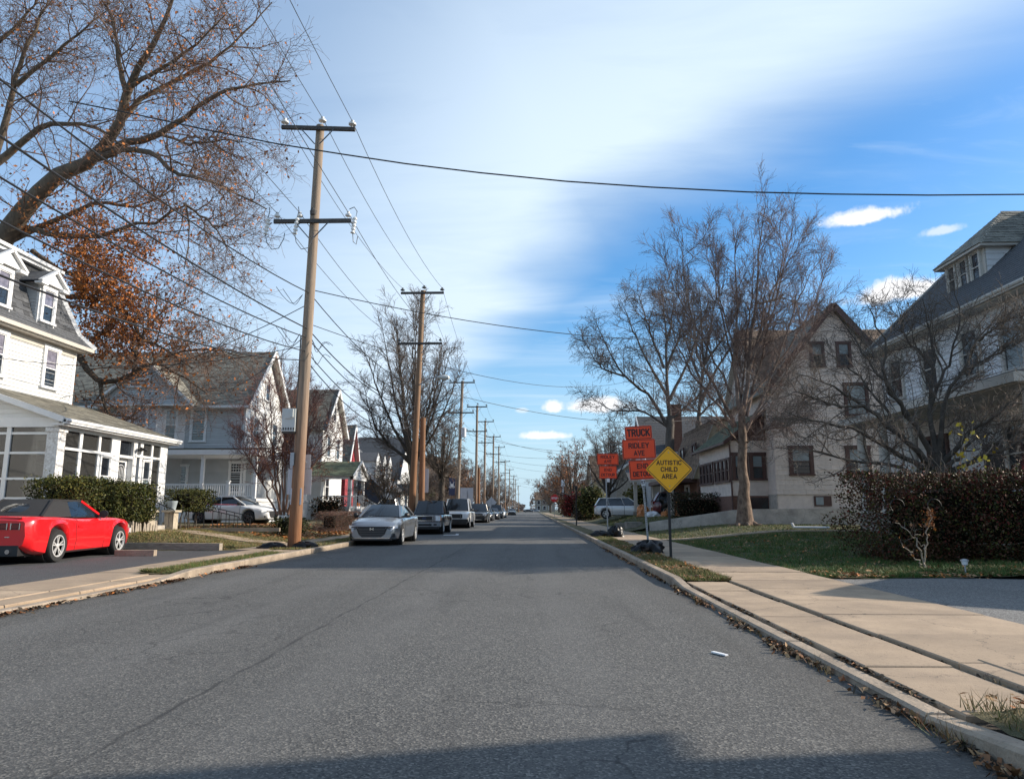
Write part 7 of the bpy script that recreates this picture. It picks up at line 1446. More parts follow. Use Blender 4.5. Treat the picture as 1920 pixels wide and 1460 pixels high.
# the big oak behind the white house
oak = [
    (px((-45, 520, 31), (10, 440, 31), (60, 375, 30.5), (120, 322, 30), (172, 298, 30), (198, 272, 29.6), (228, 225, 29.2), (242, 160, 28.6), (272, 110, 28.2), (305, 50, 27.6), (330, -20, 27)), .46, .05),
    (px((188, 288, 29.8), (240, 268, 29.4), (300, 252, 29), (345, 222, 28.6), (400, 182, 28), (468, 160, 27.6), (545, 152, 27)), .17, .02),
    (px((185, 296, 29.8), (240, 282, 29), (285, 288, 28.6), (330, 325, 28), (400, 342, 27.6), (460, 372, 27.2), (500, 392, 27)), .14, .018),
    (px((228, 225, 29.2), (262, 190, 29.6), (330, 150, 30), (400, 110, 30), (460, 60, 30), (510, 5, 30)), .12, .018),
    (px((238, 180, 28.8), (225, 120, 28.4), (215, 60, 28), (200, -10, 28)), .12, .03),
    (px((-20, 470, 31), (60, 432, 31.4), (130, 402, 31.4), (190, 381, 31.2), (240, 388, 31), (300, 372, 31), (330, 350, 31)), .16, .02),
    (px((40, 425, 31.4), (130, 442, 30.6), (200, 440, 30), (235, 424, 30), (300, 416, 29.6), (345, 382, 29.2), (356, 440, 29), (345, 505, 29)), .13, .018),
    (px((100, 555, 32), (175, 560, 31.4), (240, 588, 31), (262, 632, 30.6), (312, 655, 30.2), (360, 690, 30)), .12, .02),
    (px((-40, 330, 31), (20, 285, 31), (60, 250, 30.6), (110, 232, 30.2), (180, 240, 30), (260, 300, 29.6)), .18, .02),
    (px((-10, 290, 31), (15, 215, 30.6), (28, 150, 30.2), (60, 70, 30), (95, -10, 30)), .16, .03),
    (px((30, 160, 30.2), (80, 120, 30), (140, 70, 29.6), (200, 20, 29)), .10, .02),
    (px((-50, 120, 30), (20, 60, 30), (70, 0, 30)), .12, .03),
    (px((138, 655, 31), (165, 690, 31), (190, 717, 31), (250, 700, 31), (292, 680, 30.8), (335, 702, 30.6), (385, 735, 30.4)), .14, .02),
    (px((188, 716, 31), (194, 750, 31), (212, 788, 31), (232, 826, 31)), .09, .02),
    (px((250, 700, 31), (262, 640, 31), (300, 590, 31), (350, 560, 31)), .08, .015),
    (px((292, 682, 30.8), (340, 660, 30.6), (400, 655, 30.4), (450, 668, 30.2)), .07, .012),
    (px((60, 470, 32), (120, 510, 32), (160, 520, 32), (200, 560, 32), (230, 620, 32)), .10, .02),
    (px((240, 165, 28.6), (300, 130, 28), (360, 90, 27.6), (420, 30, 27)), .10, .02),
    (px((300, 252, 29), (360, 270, 28.6), (430, 262, 28), (490, 275, 27.6)), .06, .012),
    (px((345, 382, 29.2), (385, 410, 29), (420, 450, 28.6), (440, 500, 28.4)), .05, .012)]
def oak_w(p):
    c = [(at(150, 500, 31), 3.0), (at(90, 465, 31), 2.6), (at(185, 600, 31), 2.6), (at(140, 650, 31), 2.0), (at(50, 410, 31), 2.2), (at(240, 480, 31), 1.8), (at(290, 640, 30.5), 2.2), (at(300, 400, 29.5), 1.2)]
    w = np.full(len(p), .016)
    for i, (q, s) in enumerate(c): w += np.exp(-((p - q) ** 2).sum(1) / (2 * (s * .62) ** 2)) * (1.0 if i < 6 else .22) * (.55 + .45 * np.sin(p[:, 0] * 2.9 + p[:, 2] * 3.7) * np.sin(p[:, 2] * 2.3 - p[:, 1] * 3.1))
    w += .06 * np.exp(-((p - at(250, 420, 30)) ** 2).sum(1) / (2 * 2.5 ** 2)) + .05 * np.exp(-((p - at(320, 190, 28)) ** 2).sum(1) / (2 * 3 ** 2))
    return w
tree('oak_tree', 'huge bare oak behind the white mansard house with clinging orange brown leaves', (-26, 31.5, .5), oak,
     [LV(n=15, t0=.15, t1=1, ang=52, lenf=.40, k=8, wob=.20, trop=(0, 0, .04), rmax=.036, rmin=.009, lmin=1.8), LV(n=9, t0=.10, t1=1, ang=52, lenf=.55, k=7, wob=.22, trop=(0, 0, .02), rmax=.016, rmin=.008, lmin=1.2), LV(n=5, t0=.1, t1=1, ang=50, lenf=.60, k=5, wob=.24, trop=(0, 0, .02), rmax=.009, rmin=.006, lmin=.8)],
     'oak_bark', 'oak_twig', 7, lscale=1.22, leafspec=dict(n=19000, w=oak_w, size=.15, mats=['leaf_orange', 'leaf_brown'], p=[.78, .22], jit=.06),
     trunk_pts=[([(-26, 31.5, .3), (-25.9, 31.4, 3.5), (-25.5, 31.2, 7.0), tuple(at(-45, 520, 31))], [.75, .6, .52, .46]), ([(-25.7, 31.3, 5.5), tuple(at(60, 690, 31.6)), tuple(at(138, 655, 31))], [.3, .2, .15]), ([(-25.5, 31.2, 8.0), tuple(at(-60, 420, 31)), tuple(at(-40, 330, 31))], [.4, .3, .2])])
def vase(base, h, spread, n, z0, r0, r1, seed, curve=.5, zmin=.75, bias=None, ang0=0.0):
    """Ascending limbs of a vase shaped crown from height z0 to h."""
    g = np.random.default_rng(seed); out = []; x, y, zb = base
    for i in range(n):
        a = 2 * math.pi * (i + g.uniform(-.3, .3)) / n + ang0; q = g.uniform(.35, 1.0) if i % 3 else g.uniform(.05, .4); s = spread * q; zt = zb + h * (1 - (1 - zmin) * q ** 2) * g.uniform(.92, 1.02); zs = zb + z0 * g.uniform(.85, 1.25)
        e = A3((math.cos(a) * s, math.sin(a) * s, 0)) + (A3(bias) * q if bias is not None else 0)
        p0 = A3((x, y, zs)); p3 = A3((x, y, zt)) + e; p1 = p0 + e * (.30 + .2 * curve) + A3((0, 0, (zt - zs) * .30)); p2 = p0 + e * (.62 + .15 * curve) + A3((0, 0, (zt - zs) * .62))
        out.append(([p0, p1, p2, p3], r0 * g.uniform(.75, 1.1), r1))
    return out
# bare maple behind the second pole
b0 = (-7.9, 47, .3)
tree('bare_maple', 'tall bare vase shaped tree behind the second utility pole', b0, vase(b0, 14.9, 4.1, 15, 3.4, .14, .016, 3, zmin=.66, bias=(-.5, 0, 0)) + [([A3((-7.9, 47, 4.4)), at(735, 838, 47), at(700, 790, 46.5), at(680, 720, 46)], .13, .015), ([A3((-7.9, 47, 4.0)), at(750, 850, 47), at(705, 815, 46.5), at(690, 775, 46)], .11, .015)],
     [LV(n=14, t0=.15, t1=1, ang=32, lenf=.28, k=6, wob=.14, trop=(0, 0, .07), rmax=.036, rmin=.010, lmin=1.0), LV(n=9, t0=.12, t1=1, ang=40, lenf=.45, k=5, wob=.18, trop=(0, 0, .05), rmax=.017, rmin=.009, lmin=.7), LV(n=6, t0=.15, t1=1, ang=38, lenf=.48, k=4, wob=.2, trop=(0, 0, .06), rmax=.010, rmin=.0065, lmin=.3)],
     'dark_bark', 'grey_twig', 12, trunk_pts=[([b0, (-7.9, 47, 2.5), (-7.9, 47, 5.5)], [.38, .3, .2])])
b1 = (-7.2, 56, .3)
tree('street_tree', 'darker bare tree with a low sweeping branch beyond the second pole', b1, vase(b1, 8.2, 3.2, 10, 3.2, .10, .015, 31, zmin=.7) + [([A3((-7.2, 56, 3.4)), at(822, 878, 56), at(838, 896, 56), at(850, 882, 55.5)], .13, .05)],
     [LV(n=10, t0=.15, t1=1, ang=42, lenf=.36, k=6, wob=.2, trop=(0, 0, .02), rmax=.04, rmin=.010), LV(n=7, t0=.1, t1=1, ang=45, lenf=.45, k=5, wob=.22, trop=(0, 0, .0), rmax=.018, rmin=.010, lmin=.5), LV(n=5, t0=.1, t1=1, ang=45, lenf=.5, k=4, wob=.22, trop=(0, 0, 0), rmax=.011, rmin=.008, lmin=.3)],
     'dark_bark', 'dark_twig', 13, dict(n=500, w=lambda p: np.ones(len(p)), size=.13, mats=['leaf_brown'], p=[1.], jit=.05), trunk_pts=[([b1, (-7.2, 56, 2), (-7.2, 56, 3.6)], [.3, .26, .22])])
# river birch on the right
bb = (9.9, 34, .48)
bl = []
for (pts, r0, r1) in [(((1392, 790, 34), (1402, 700, 34), (1415, 560, 34), (1425, 450, 34), (1436, 385, 34)), .17, .02), (((1385, 770, 34), (1378, 690, 33.8), (1382, 560, 33.6), (1377, 470, 33.4), (1374, 430, 33.3)), .13, .02),
                     (((1380, 800, 34), (1350, 740, 33.6), (1320, 690, 33.2), (1298, 600, 33), (1282, 500, 33), (1278, 430, 33)), .13, .018), (((1375, 800, 34), (1340, 752, 34.4), (1290, 690, 34.6), (1256, 600, 34.8), (1238, 540, 35)), .11, .015),
                     (((1398, 810, 34), (1432, 740, 34), (1470, 640, 34), (1505, 540, 34), (1548, 470, 34)), .11, .015), (((1400, 780, 34), (1425, 680, 34.6), (1455, 560, 35), (1478, 470, 35.2), (1488, 420, 35.4)), .11, .015),
                     (((1390, 740, 34), (1360, 620, 34.6), (1340, 520, 35), (1330, 440, 35.2)), .10, .015), (((1402, 700, 34), (1440, 590, 33.4), (1468, 490, 33), (1462, 420, 32.8)), .09, .015),
                     (((1400, 800, 34), (1450, 735, 33.6), (1510, 640, 33.2), (1560, 560, 33)), .08, .012), (((1388, 760, 34), (1400, 640, 35), (1412, 520, 35.5), (1408, 430, 35.8)), .09, .015), (((1385, 830, 34), (1350, 790, 33), (1300, 770, 32.5), (1240, 775, 32)), .06, .012), (((1400, 830, 34), (1440, 800, 33), (1500, 775, 32.6)), .06, .012), (((1395, 760, 34), (1450, 690, 34.6), (1510, 600, 35), (1545, 520, 35.2), (1560, 470, 35.4)), .09, .012), (((1372, 740, 34), (1320, 640, 33.6), (1265, 540, 33.4), (1245, 480, 33.2)), .09, .012), (((1392, 700, 34), (1350, 560, 33.4), (1328, 480, 33.2), (1320, 440, 33)), .08, .012), (((1405, 700, 34), (1450, 540, 34.4), (1495, 460, 34.6), (1508, 430, 34.6)), .08, .012)]:
    bl.append((px(*pts), r0 * .72, r1 * .7))
tree('birch_tree', 'tall bare river birch with peeling reddish bark by the retaining wall', bb, bl,
     [LV(n=20, t0=.06, t1=1, ang=36, lenf=.29, k=7, wob=.08, trop=(0, 0, .045), rmax=.020, rmin=.008, lmin=.9), LV(n=9, t0=.10, t1=1, ang=34, lenf=.48, k=5, wob=.11, trop=(0, 0, .035), rmax=.011, rmin=.006, lmin=.6), LV(n=5, t0=.1, t1=1, ang=33, lenf=.5, k=4, wob=.14, trop=(0, 0, .02), rmax=.008, rmin=.0055, lmin=.4)],
     'birch_bark', 'birch_twig', 5, dict(n=1900, w=lambda p: np.ones(len(p)), size=.055, mats=['leaf_brown'], p=[1.], jit=.02), limb_mat='birch_limb', jig=.03,
     trunk_pts=[([(9.9, 34, .35), (9.88, 34, .9), (9.9, 34, 2.5), tuple(at(1392, 820, 34)), tuple(at(1390, 760, 34))], [.46, .27, .22, .20, .15])] + [([(9.9, 34, .95), (9.9 + .38 * math.cos(a), 34 + .38 * math.sin(a), .62), (9.9 + .85 * math.cos(a), 34 + .85 * math.sin(a), .46)], [.17, .12, .04]) for a in (.4, 1.5, 2.9, 3.9, 4.7, 5.6)])
# two sycamores beyond it
SL = [LV(n=15, t0=.12, t1=1, ang=44, lenf=.33, k=7, wob=.17, trop=(0, 0, .03), rmax=.040, rmin=.012, lmin=1.2), LV(n=9, t0=.1, t1=1, ang=46, lenf=.46, k=6, wob=.2, trop=(0, 0, .01), rmax=.018, rmin=.010, lmin=.9), LV(n=5, t0=.1, t1=1, ang=45, lenf=.52, k=4, wob=.22, trop=(0, 0, -.03), rmax=.012, rmin=.0085, lmin=.55)]
s1 = (9.75, 51.5, .8)
sy = [(px(*p), a, c) for p, a, c in [(((1256, 790, 51.5), (1250, 700, 51.5), (1248, 620, 51.5), (1240, 545, 51.5)), .17, .025), (((1252, 800, 51.5), (1215, 740, 51), (1170, 705, 50.6), (1140, 655, 50.4), (1120, 610, 50.2)), .15, .02), (((1250, 740, 51.5), (1210, 670, 51), (1180, 600, 50.6), (1165, 565, 50.4)), .13, .02), (((1255, 750, 51.5), (1285, 690, 52), (1310, 620, 52), (1330, 560, 52)), .14, .02),
                                           (((1245, 690, 51.5), (1215, 610, 52), (1195, 540, 52)), .11, .02), (((1250, 690, 51.5), (1280, 610, 51), (1290, 530, 50.6)), .11, .02), (((1252, 800, 51.5), (1200, 770, 51), (1150, 770, 50.6), (1105, 740, 50.2)), .10, .015), (((1170, 705, 50.6), (1130, 690, 50), (1095, 640, 49.6)), .09, .015), (((1256, 790, 51.5), (1300, 750, 51), (1340, 720, 50.6)), .09, .015), (((1248, 650, 51.5), (1262, 580, 53), (1260, 525, 53.6)), .10, .015)]]
tree('sycamore_tree', 'bare pale trunked tree rising behind the truck detour sign', s1, sy, SL, 'grey_bark', 'grey_twig', 17, dict(n=700, w=lambda p: np.ones(len(p)), size=.10, mats=['leaf_brown'], p=[1.], jit=.03), trunk_pts=[([s1, (9.75, 51.5, 3.5), tuple(at(1256, 780, 51.5))], [.42, .36, .27])])
s2 = (13.2, 56, .8)
sy = [(px(*p), a, c) for p, a, c in [(((1308, 800, 56), (1318, 700, 56), (1330, 620, 56), (1345, 545, 56)), .17, .025), (((1312, 760, 56), (1345, 690, 56), (1385, 630, 56), (1420, 570, 56)), .14, .02), (((1316, 720, 56), (1290, 650, 56), (1270, 590, 56), (1255, 550, 56)), .12, .02), (((1322, 680, 56), (1370, 610, 57), (1395, 550, 57)), .12, .02), (((1310, 780, 56), (1350, 745, 55), (1400, 720, 55)), .10, .02), (((1320, 690, 56), (1315, 600, 55), (1310, 535, 55)), .11, .02), (((1385, 630, 56), (1430, 610, 55), (1480, 600, 55)), .09, .015), (((1420, 570, 56), (1470, 560, 57), (1520, 575, 57)), .07, .015), (((1385, 630, 56), (1440, 640, 57), (1530, 610, 58), (1590, 590, 58)), .08, .015)]]
tree('sycamore_tree', 'second pale bare trunk leaning right behind the birch', s2, sy, SL, 'grey_bark', 'grey_twig', 18, None, trunk_pts=[([s2, (13.15, 56, 4), tuple(at(1309, 790, 56))], [.42, .34, .25])])
# dogwood in front of the dormer house
d0 = (10.55, 18.4, .3)
dl = [(px(*p), a, c) for p, a, c in [(((1752, 860, 18.4), (1705, 780, 18.2), (1660, 720, 18), (1655, 640, 17.8), (1625, 570, 17.8)), .11, .012), (((1755, 850, 18.4), (1745, 760, 18.6), (1750, 690, 18.8), (1745, 620, 19), (1730, 560, 19)), .10, .012), (((1760, 860, 18.4), (1770, 760, 18.2), (1800, 700, 18), (1835, 640, 17.8), (1870, 590, 17.8)), .10, .012), (((1750, 880, 18.4), (1690, 820, 18), (1620, 760, 17.8), (1560, 725, 17.6), (1490, 700, 17.4)), .12, .012),
                                           (((1748, 890, 18.4), (1660, 835, 17.6), (1590, 800, 17.2), (1530, 790, 17), (1470, 770, 16.8)), .11, .012), (((1745, 900, 18.4), (1670, 875, 17.4), (1600, 862, 17), (1540, 850, 16.8), (1455, 838, 16.6)), .09, .010), (((1765, 870, 18.4), (1830, 800, 17.8), (1880, 770, 17.4), (1930, 720, 17)), .10, .012), (((1770, 890, 18.4), (1850, 850, 17.6), (1930, 820, 17.2), (2000, 790, 17)), .10, .012), (((1705, 780, 18.2), (1640, 690, 18.6), (1590, 620, 19), (1570, 590, 19)), .06, .010), (((1750, 690, 18.8), (1700, 630, 19.2), (1680, 570, 19.4)), .06, .010),
                                           (((1745, 760, 18.6), (1790, 640, 19.4), (1800, 570, 19.6), (1790, 530, 19.6)), .07, .010), (((1690, 820, 18), (1640, 740, 19), (1580, 680, 19.6), (1540, 650, 20)), .07, .010), (((1800, 700, 18), (1870, 660, 18.6), (1930, 610, 19)), .06, .010), (((1770, 880, 18.4), (1840, 820, 19.4), (1900, 800, 20)), .08, .010), (((1835, 640, 17.8), (1890, 600, 17.4), (1930, 600, 17)), .04, .008), (((1620, 760, 17.8), (1570, 760, 17.2), (1500, 740, 16.8), (1440, 745, 16.6)), .05, .008)]]
tree('dogwood_tree', 'wide spreading bare dogwood rising behind the dark hedge', d0, dl,
     [LV(n=13, t0=.15, t1=1, ang=48, lenf=.38, k=7, wob=.20, trop=(0, 0, .05), rmax=.020, rmin=.006, flat=.2, lmin=.7), LV(n=9, t0=.12, t1=1, ang=50, lenf=.46, k=6, wob=.24, trop=(0, 0, .07), rmax=.010, rmin=.0045, lmin=.45), LV(n=5, t0=.12, t1=1, ang=48, lenf=.5, k=5, wob=.26, trop=(0, 0, .08), rmax=.006, rmin=.0036, lmin=.25)],
     'dark_bark', 'dark_twig', 9, None, lscale=.8, trunk_pts=[([d0, (10.5, 18.4, 1.2), tuple(at(1755, 850, 18.4))], [.26, .2, .15]), ([(10.6, 18.4, .4), (10.6, 18.3, 1.3), tuple(at(1765, 870, 18.4))], [.2, .16, .12]), ([(10.45, 18.4, .4), (10.3, 18.3, 1.2), tuple(at(1748, 890, 18.4))], [.18, .15, .11])])
# crape myrtle by the nearest pole
m0 = (-9.9, 29.5, .35)
ml = [(px(*p), .05, .010) for p in [((525, 965, 29.5), (520, 880, 29.5), (500, 800, 29.3), (490, 735, 29)), ((530, 960, 29.5), (535, 860, 29.6), (528, 780, 29.6), (530, 715, 29.6)), ((535, 960, 29.5), (550, 860, 29.6), (575, 790, 29.8), (600, 740, 30)), ((528, 965, 29.5), (505, 880, 29), (480, 830, 28.6), (462, 790, 28.4)), ((540, 960, 29.5), (570, 880, 30), (600, 820, 30.4), (628, 780, 30.6)), ((533, 965, 29.5), (530, 860, 30.4), (545, 780, 31), (560, 720, 31)),
      ((520, 965, 29.5), (490, 900, 29.6), (462, 850, 29.6), (438, 820, 29.6)), ((538, 960, 29.5), (590, 870, 29), (625, 830, 29), (640, 800, 29)), ((525, 965, 29.5), (512, 860, 30), (510, 780, 30.4), (508, 740, 30.6)), ((540, 965, 29.5), (565, 850, 31), (590, 790, 31.4), (595, 760, 31.6))]]
tree('crape_myrtle', 'bushy bare crape myrtle with reddish stems beside the nearest pole', m0, ml,
     [LV(n=15, t0=.25, t1=1, ang=34, lenf=.32, k=6, wob=.14, trop=(0, 0, .06), rmax=.018, rmin=.007, lmin=.7), LV(n=9, t0=.12, t1=1, ang=40, lenf=.5, k=5, wob=.18, trop=(0, 0, .05), rmax=.010, rmin=.006, lmin=.5), LV(n=7, t0=.12, t1=1, ang=40, lenf=.5, k=4, wob=.2, trop=(0, 0, .04), rmax=.007, rmin=.0045, lmin=.2)],
     'myrtle_bark', 'myrtle_twig', 21, dict(n=1600, w=lambda p: np.exp(-((p[:, 2] - 2.5) / 1.6) ** 2) + .25, size=.07, mats=['leaf_brown', 'leaf_orange'], p=[.7, .3], jit=.03), cat='shrub')
# small ornamental trees
def small(name, label, base, h, sp, n, z0, seed, bark='dark_bark', twig='dark_twig', leaf=None, r=.06, zmin=.45, lv=None):
    L_ = leaf and dict(n=leaf[0], w=lambda p: np.ones(len(p)), size=leaf[1], mats=leaf[2], p=[1 / len(leaf[2])] * len(leaf[2]), jit=.06)
    return tree(name, label, base, vase(base, h, sp, n, z0, r, .012, seed, zmin=zmin), lv or [LV(n=9, t0=.2, t1=1, ang=42, lenf=.34, k=6, wob=.18, trop=(0, 0, .04), rmax=.025, rmin=.009), LV(n=7, t0=.15, t1=1, ang=45, lenf=.45, k=5, wob=.2, trop=(0, 0, .03), rmax=.013, rmin=.008, lmin=.4), LV(n=5, t0=.15, t1=1, ang=45, lenf=.5, k=3, wob=.2, trop=(0, 0, .02), rmax=.009, rmin=.007, lmin=.25)],
                bark, twig, seed, L_, trunk_pts=[([base, (base[0], base[1], base[2] + z0 * 1.2)], [r * 1.8, r * 1.3])], k=9)
small('ornamental_tree', 'small dark twiggy tree with a few red leaves by the white gabled house', (-10.6, 51, .4), 4.4, 3.0, 11, 1.1, 41, leaf=(260, .16, ['leaf_orange', 'leaf_brown']))
small('ornamental_tree', 'low bare branching tree in front of the navy house', (-8.6, 57, .3), 3.4, 2.2, 9, 1.0, 42, bark='grey_bark', twig='grey_twig')
small('bare_tree', 'dark bare tree behind the silver crossover on the right', (6.9, 66, .6), 8.2, 4.6, 13, 2.0, 43, r=.12, zmin=.5)
small('bare_tree', 'reddish brown bare tree spreading over the far right pavement', (5.2, 96, .3), 10, 5.5, 14, 2.4, 44, r=.14, leaf=(900, .22, ['leaf_brown', 'leaf_red']), bark='dark_bark', twig='oak_twig')
small('bare_tree', 'rusty bare tree beside the stop sign', (5.4, 124, .3), 10.5, 5.5, 13, 2.4, 45, r=.15, leaf=(1200, .28, ['leaf_brown', 'leaf_orange']), twig='oak_twig')
FL = [LV(n=10, t0=.15, t1=1, ang=42, lenf=.36, k=5, wob=.18, trop=(0, 0, .03), rmax=.06, rmin=.02), LV(n=8, t0=.1, t1=1, ang=45, lenf=.46, k=4, wob=.2, trop=(0, 0, .02), rmax=.03, rmin=.018, lmin=.6), LV(n=4, t0=.1, t1=1, ang=45, lenf=.55, k=3, wob=.2, trop=(0, 0, .02), rmax=.02, rmin=.015, lmin=.4)]
WHERE = {1: 'right', -1: 'left'}
for i, (x, y, h, sp, sd) in enumerate([(6.2, 155, 11, 6, 1), (7, 195, 12, 6.5, 1), (6, 245, 12, 7, 1), (7, 310, 13, 8, 1), (-11.5, 88, 6.5, 4.2, -1), (-12, 112, 8.5, 5, -1), (-13, 148, 11, 6, -1), (-12, 195, 12, 6.5, -1), (-13, 250, 12, 7, -1), (-12, 320, 13, 8, -1), (14, 104, 14, 6, 1), (16, 140, 15, 7, 1), (-22, 108, 13, 6, -1)]):
    small('bare_tree', 'bare street tree number %s along the far %s side' % (['one', 'two', 'three', 'four', 'five', 'six', 'seven'][i % 7 if i > 3 else i], WHERE[sd]) if False else
          ['brownish bare tree past the stop sign', 'hazy bare tree farther past the stop sign', 'distant bare tree over the right pavement', 'farthest bare tree on the right where the road ends', 'low brown tree behind the bannered pole', 'brown tree beside the stone house', 'bare tree by the cream house', 'bare tree by the brick house on the left', 'distant bare tree on the left', 'farthest bare tree on the left where the road ends', 'tall bare tree behind the olive house', 'tall bare tree deep among the right hand houses', 'bare tree standing behind the stone house roof'][i],
          (x, y, .2), h, sp, 12, h * .2, 60 + i, r=.16, zmin=.55, twig='oak_twig' if i % 2 else 'grey_twig', lv=FL, leaf=(700, .3, ['leaf_brown']) if i in (0, 4, 5) else None)
# pale bare trees on the skyline behind the grey house
for i, (x, y, h, sp, lb) in enumerate([(-27, 62, 15.5, 6.0, 'fine bare tree behind the ridge of the grey house'), (-36, 58, 16, 6.5, 'bare tree behind the low limb of the oak'), (-20.5, 56, 13.5, 4.5, 'small bare tree between the grey house and the nearest pole')]):
    b_ = (x, y, .4); tree('bare_tree', lb, b_, vase(b_, h, sp, 14, 3, .16, .015, 80 + i, zmin=.6), [LV(n=11, t0=.2, t1=1, ang=32, lenf=.28, k=6, wob=.14, trop=(0, 0, .06), rmax=.035, rmin=.010), LV(n=7, t0=.15, t1=1, ang=38, lenf=.45, k=5, wob=.18, trop=(0, 0, .05), rmax=.016, rmin=.009, lmin=.5), LV(n=5, t0=.15, t1=1, ang=38, lenf=.5, k=3, wob=.2, trop=(0, 0, .05), rmax=.010, rmin=.007, lmin=.3)], 'grey_bark', 'oak_twig', 90 + i, trunk_pts=[([b_, (x, y, 4)], [.3, .2])])
# far treeline
n = 26000; x = RNG.uniform(-160, 160, n); yv = RNG.uniform(400, 520, n); hh = 9 + 3.5 * np.sin(x * .13) + 2 * np.sin(x * .41 + 1); z = hh * RNG.random(n) ** .8
k = np.abs(x + 4) > 2; x, yv, z = x[k], yv[k], z[k]; n = len(x); a = RNG.uniform(0, 6.28, n); s = RNG.uniform(.5, 1.6, n)
c = np.stack([x, yv, z], -1); u = norm(RNG.normal(size=(n, 3))) * s[:, None]; w = norm(RNG.normal(size=(n, 3))) * (s * .22)[:, None]
tag(link('far_trees', mesh_np('far_trees', np.stack([c - u, c + w, c + u, c - w], 1).reshape(-1, 3), np.arange(4 * n).reshape(n, 4), ['grey_twig', 'oak_twig'], RNG.integers(0, 2, n))), 'brown band of bare trees closing the view at the horizon', 'trees', None, 'stuff')

# hedges
def hedge(name, label, c, half, yaw, n, size, mats, p, seed, round_=.35, stems=(0, 0), tz=(.0, 1), cat='hedge', stem_m='dark_bark', bumps=.10, shell_=.28, topmats=None, twigs=0, leafr=.42, shag=.05):
    """A clipped or loose bush: leaves through the outer shell of a lumpy superellipsoid, dark stems below."""
    g = np.random.default_rng(seed); T = thing(name, label, cat, tuple(c), yaw)
    h_ = A3(half); ar = A3([h_[1] * h_[2], h_[0] * h_[2], h_[0] * h_[1]]); ax = g.choice(3, n, p=ar / ar.sum()); q = g.uniform(-1, 1, (n, 3)); q[np.arange(n), ax] = np.sign(g.normal(size=n)); ne = 2 / max(round_, .12)
    def rnd_(v): return v / (np.abs(v) ** ne).sum(-1, keepdims=True) ** (1 / ne)
    q = rnd_(q); d = q
    f = 1 + bumps * (np.sin(d[:, 0] * 7 + d[:, 2] * 5 + seed) + np.sin(d[:, 1] * 9 + d[:, 0] * 13) + .6 * np.sin(q[:, 0] * 17 + q[:, 2] * 11)) * .5
    P = q * A3(half) * f[:, None] * (1 - shell_ * 1.15 * g.random(n)[:, None] ** 1.5); P[:, 2] += half[2] + tz[0]
    out = g.random(n) < .22; P[out] += (q[out] * A3((.5, 1, 1)) + g.normal(0, .35, (out.sum(), 3))) * (shag * np.abs(g.normal(size=(out.sum(), 1)))) * (1 + np.sin(P[out, :1] * 5.3) + .7 * np.sin(P[out, 2:] * 7 + P[out, :1] * 3))
    m_ = P[:, 2] > tz[0] + .02; P = P[m_]; n = len(P)
    thin = g.random(n) < np.clip(.78 + .35 * np.sin(P[:, 0] * 3.7 + P[:, 2] * 4.1 + seed) * np.sin(P[:, 2] * 5.3 + P[:, 0] * 1.9) , .5, 1); P = P[thin]; n = len(P)
    s = size * g.uniform(.5, 1.35, n)[:, None]; u = norm(g.normal(size=(n, 3)) + A3((0, 0, .35))); w = norm(np.cross(u, g.normal(size=(n, 3)))); bow = norm(np.cross(u, w)) * s * .12
    V = np.stack([P, P + u * s * .5 + w * s * leafr + bow, P + u * s, P + u * s * .5 - w * s * leafr + bow], 1).reshape(-1, 3)
    mi = g.choice(len(mats), n, p=p)
    if topmats is not None:
        zr = (P[:, 2] - tz[0]) / (2 * half[2]); lump = np.sin(P[:, 0] * 2.1 + seed) + np.sin(P[:, 0] * .9 + P[:, 2] * 2.3); m2 = g.random(n) < np.clip((zr - .45) * 1.1 + .22 * lump, 0, .85); mi[m2] = g.choice(len(mats), m2.sum(), p=topmats)
    fo = link('foliage', mesh_np('foliage', V, np.arange(4 * n).reshape(n, 4), mats, mi), T); fo['kind'] = 'stuff'
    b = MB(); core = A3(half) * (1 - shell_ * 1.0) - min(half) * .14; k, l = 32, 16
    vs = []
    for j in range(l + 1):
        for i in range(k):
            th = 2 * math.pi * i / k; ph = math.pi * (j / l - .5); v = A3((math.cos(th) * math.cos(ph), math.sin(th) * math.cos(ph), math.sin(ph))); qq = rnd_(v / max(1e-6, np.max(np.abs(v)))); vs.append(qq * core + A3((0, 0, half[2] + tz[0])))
    b.add(vs, [[j * k + i, j * k + (i + 1) % k, (j + 1) * k + (i + 1) % k, (j + 1) * k + i] for j in range(l) for i in range(k)]); b.build('shade_core', 'hedge_gloom', T, local=True)  # near-black solid core stands in for the shade inside the bush
    if stems[0]:
        b = MB()
        for i in range(stems[0]):
            xx = half[0] * (-.8 + 1.6 * (i + .5) / stems[0]) + g.uniform(-.08, .08); dx = g.uniform(-.3, .3); b.tube([(xx, g.uniform(-.1, .1), 0), (xx + dx * .4, g.uniform(-.1, .1), (tz[0] + .2) * .5), (xx + dx, g.uniform(-.2, .2), tz[0] + half[2] * .7)], [stems[1], stems[1] * .8, stems[1] * .5], 6)
        b.build('stems', stem_m, T, local=True)
    if twigs:
        z0 = tz[0] + half[2] * 1.75; pp = np.stack([g.uniform(-half[0], half[0], twigs) * .95, g.uniform(-half[1], half[1], twigs) * .9, np.full(twigs, z0)], -1); dd = norm(g.normal(0, .4, (twigs, 3)) + A3((0, 0, 1))); ln = g.uniform(.2, .55, twigs)[:, None]
        v, f_ = tubes(np.stack([pp, pp + dd * ln * .5, pp + dd * ln], 1), np.tile([.006, .004, .003], (twigs, 1)), 3); link('twigs', mesh_np('twigs', v, f_, ['dark_twig']), T)
    return T
RD = ['leaf_dark_green', 'leaf_dark_red', 'leaf_red', 'yew_olive']
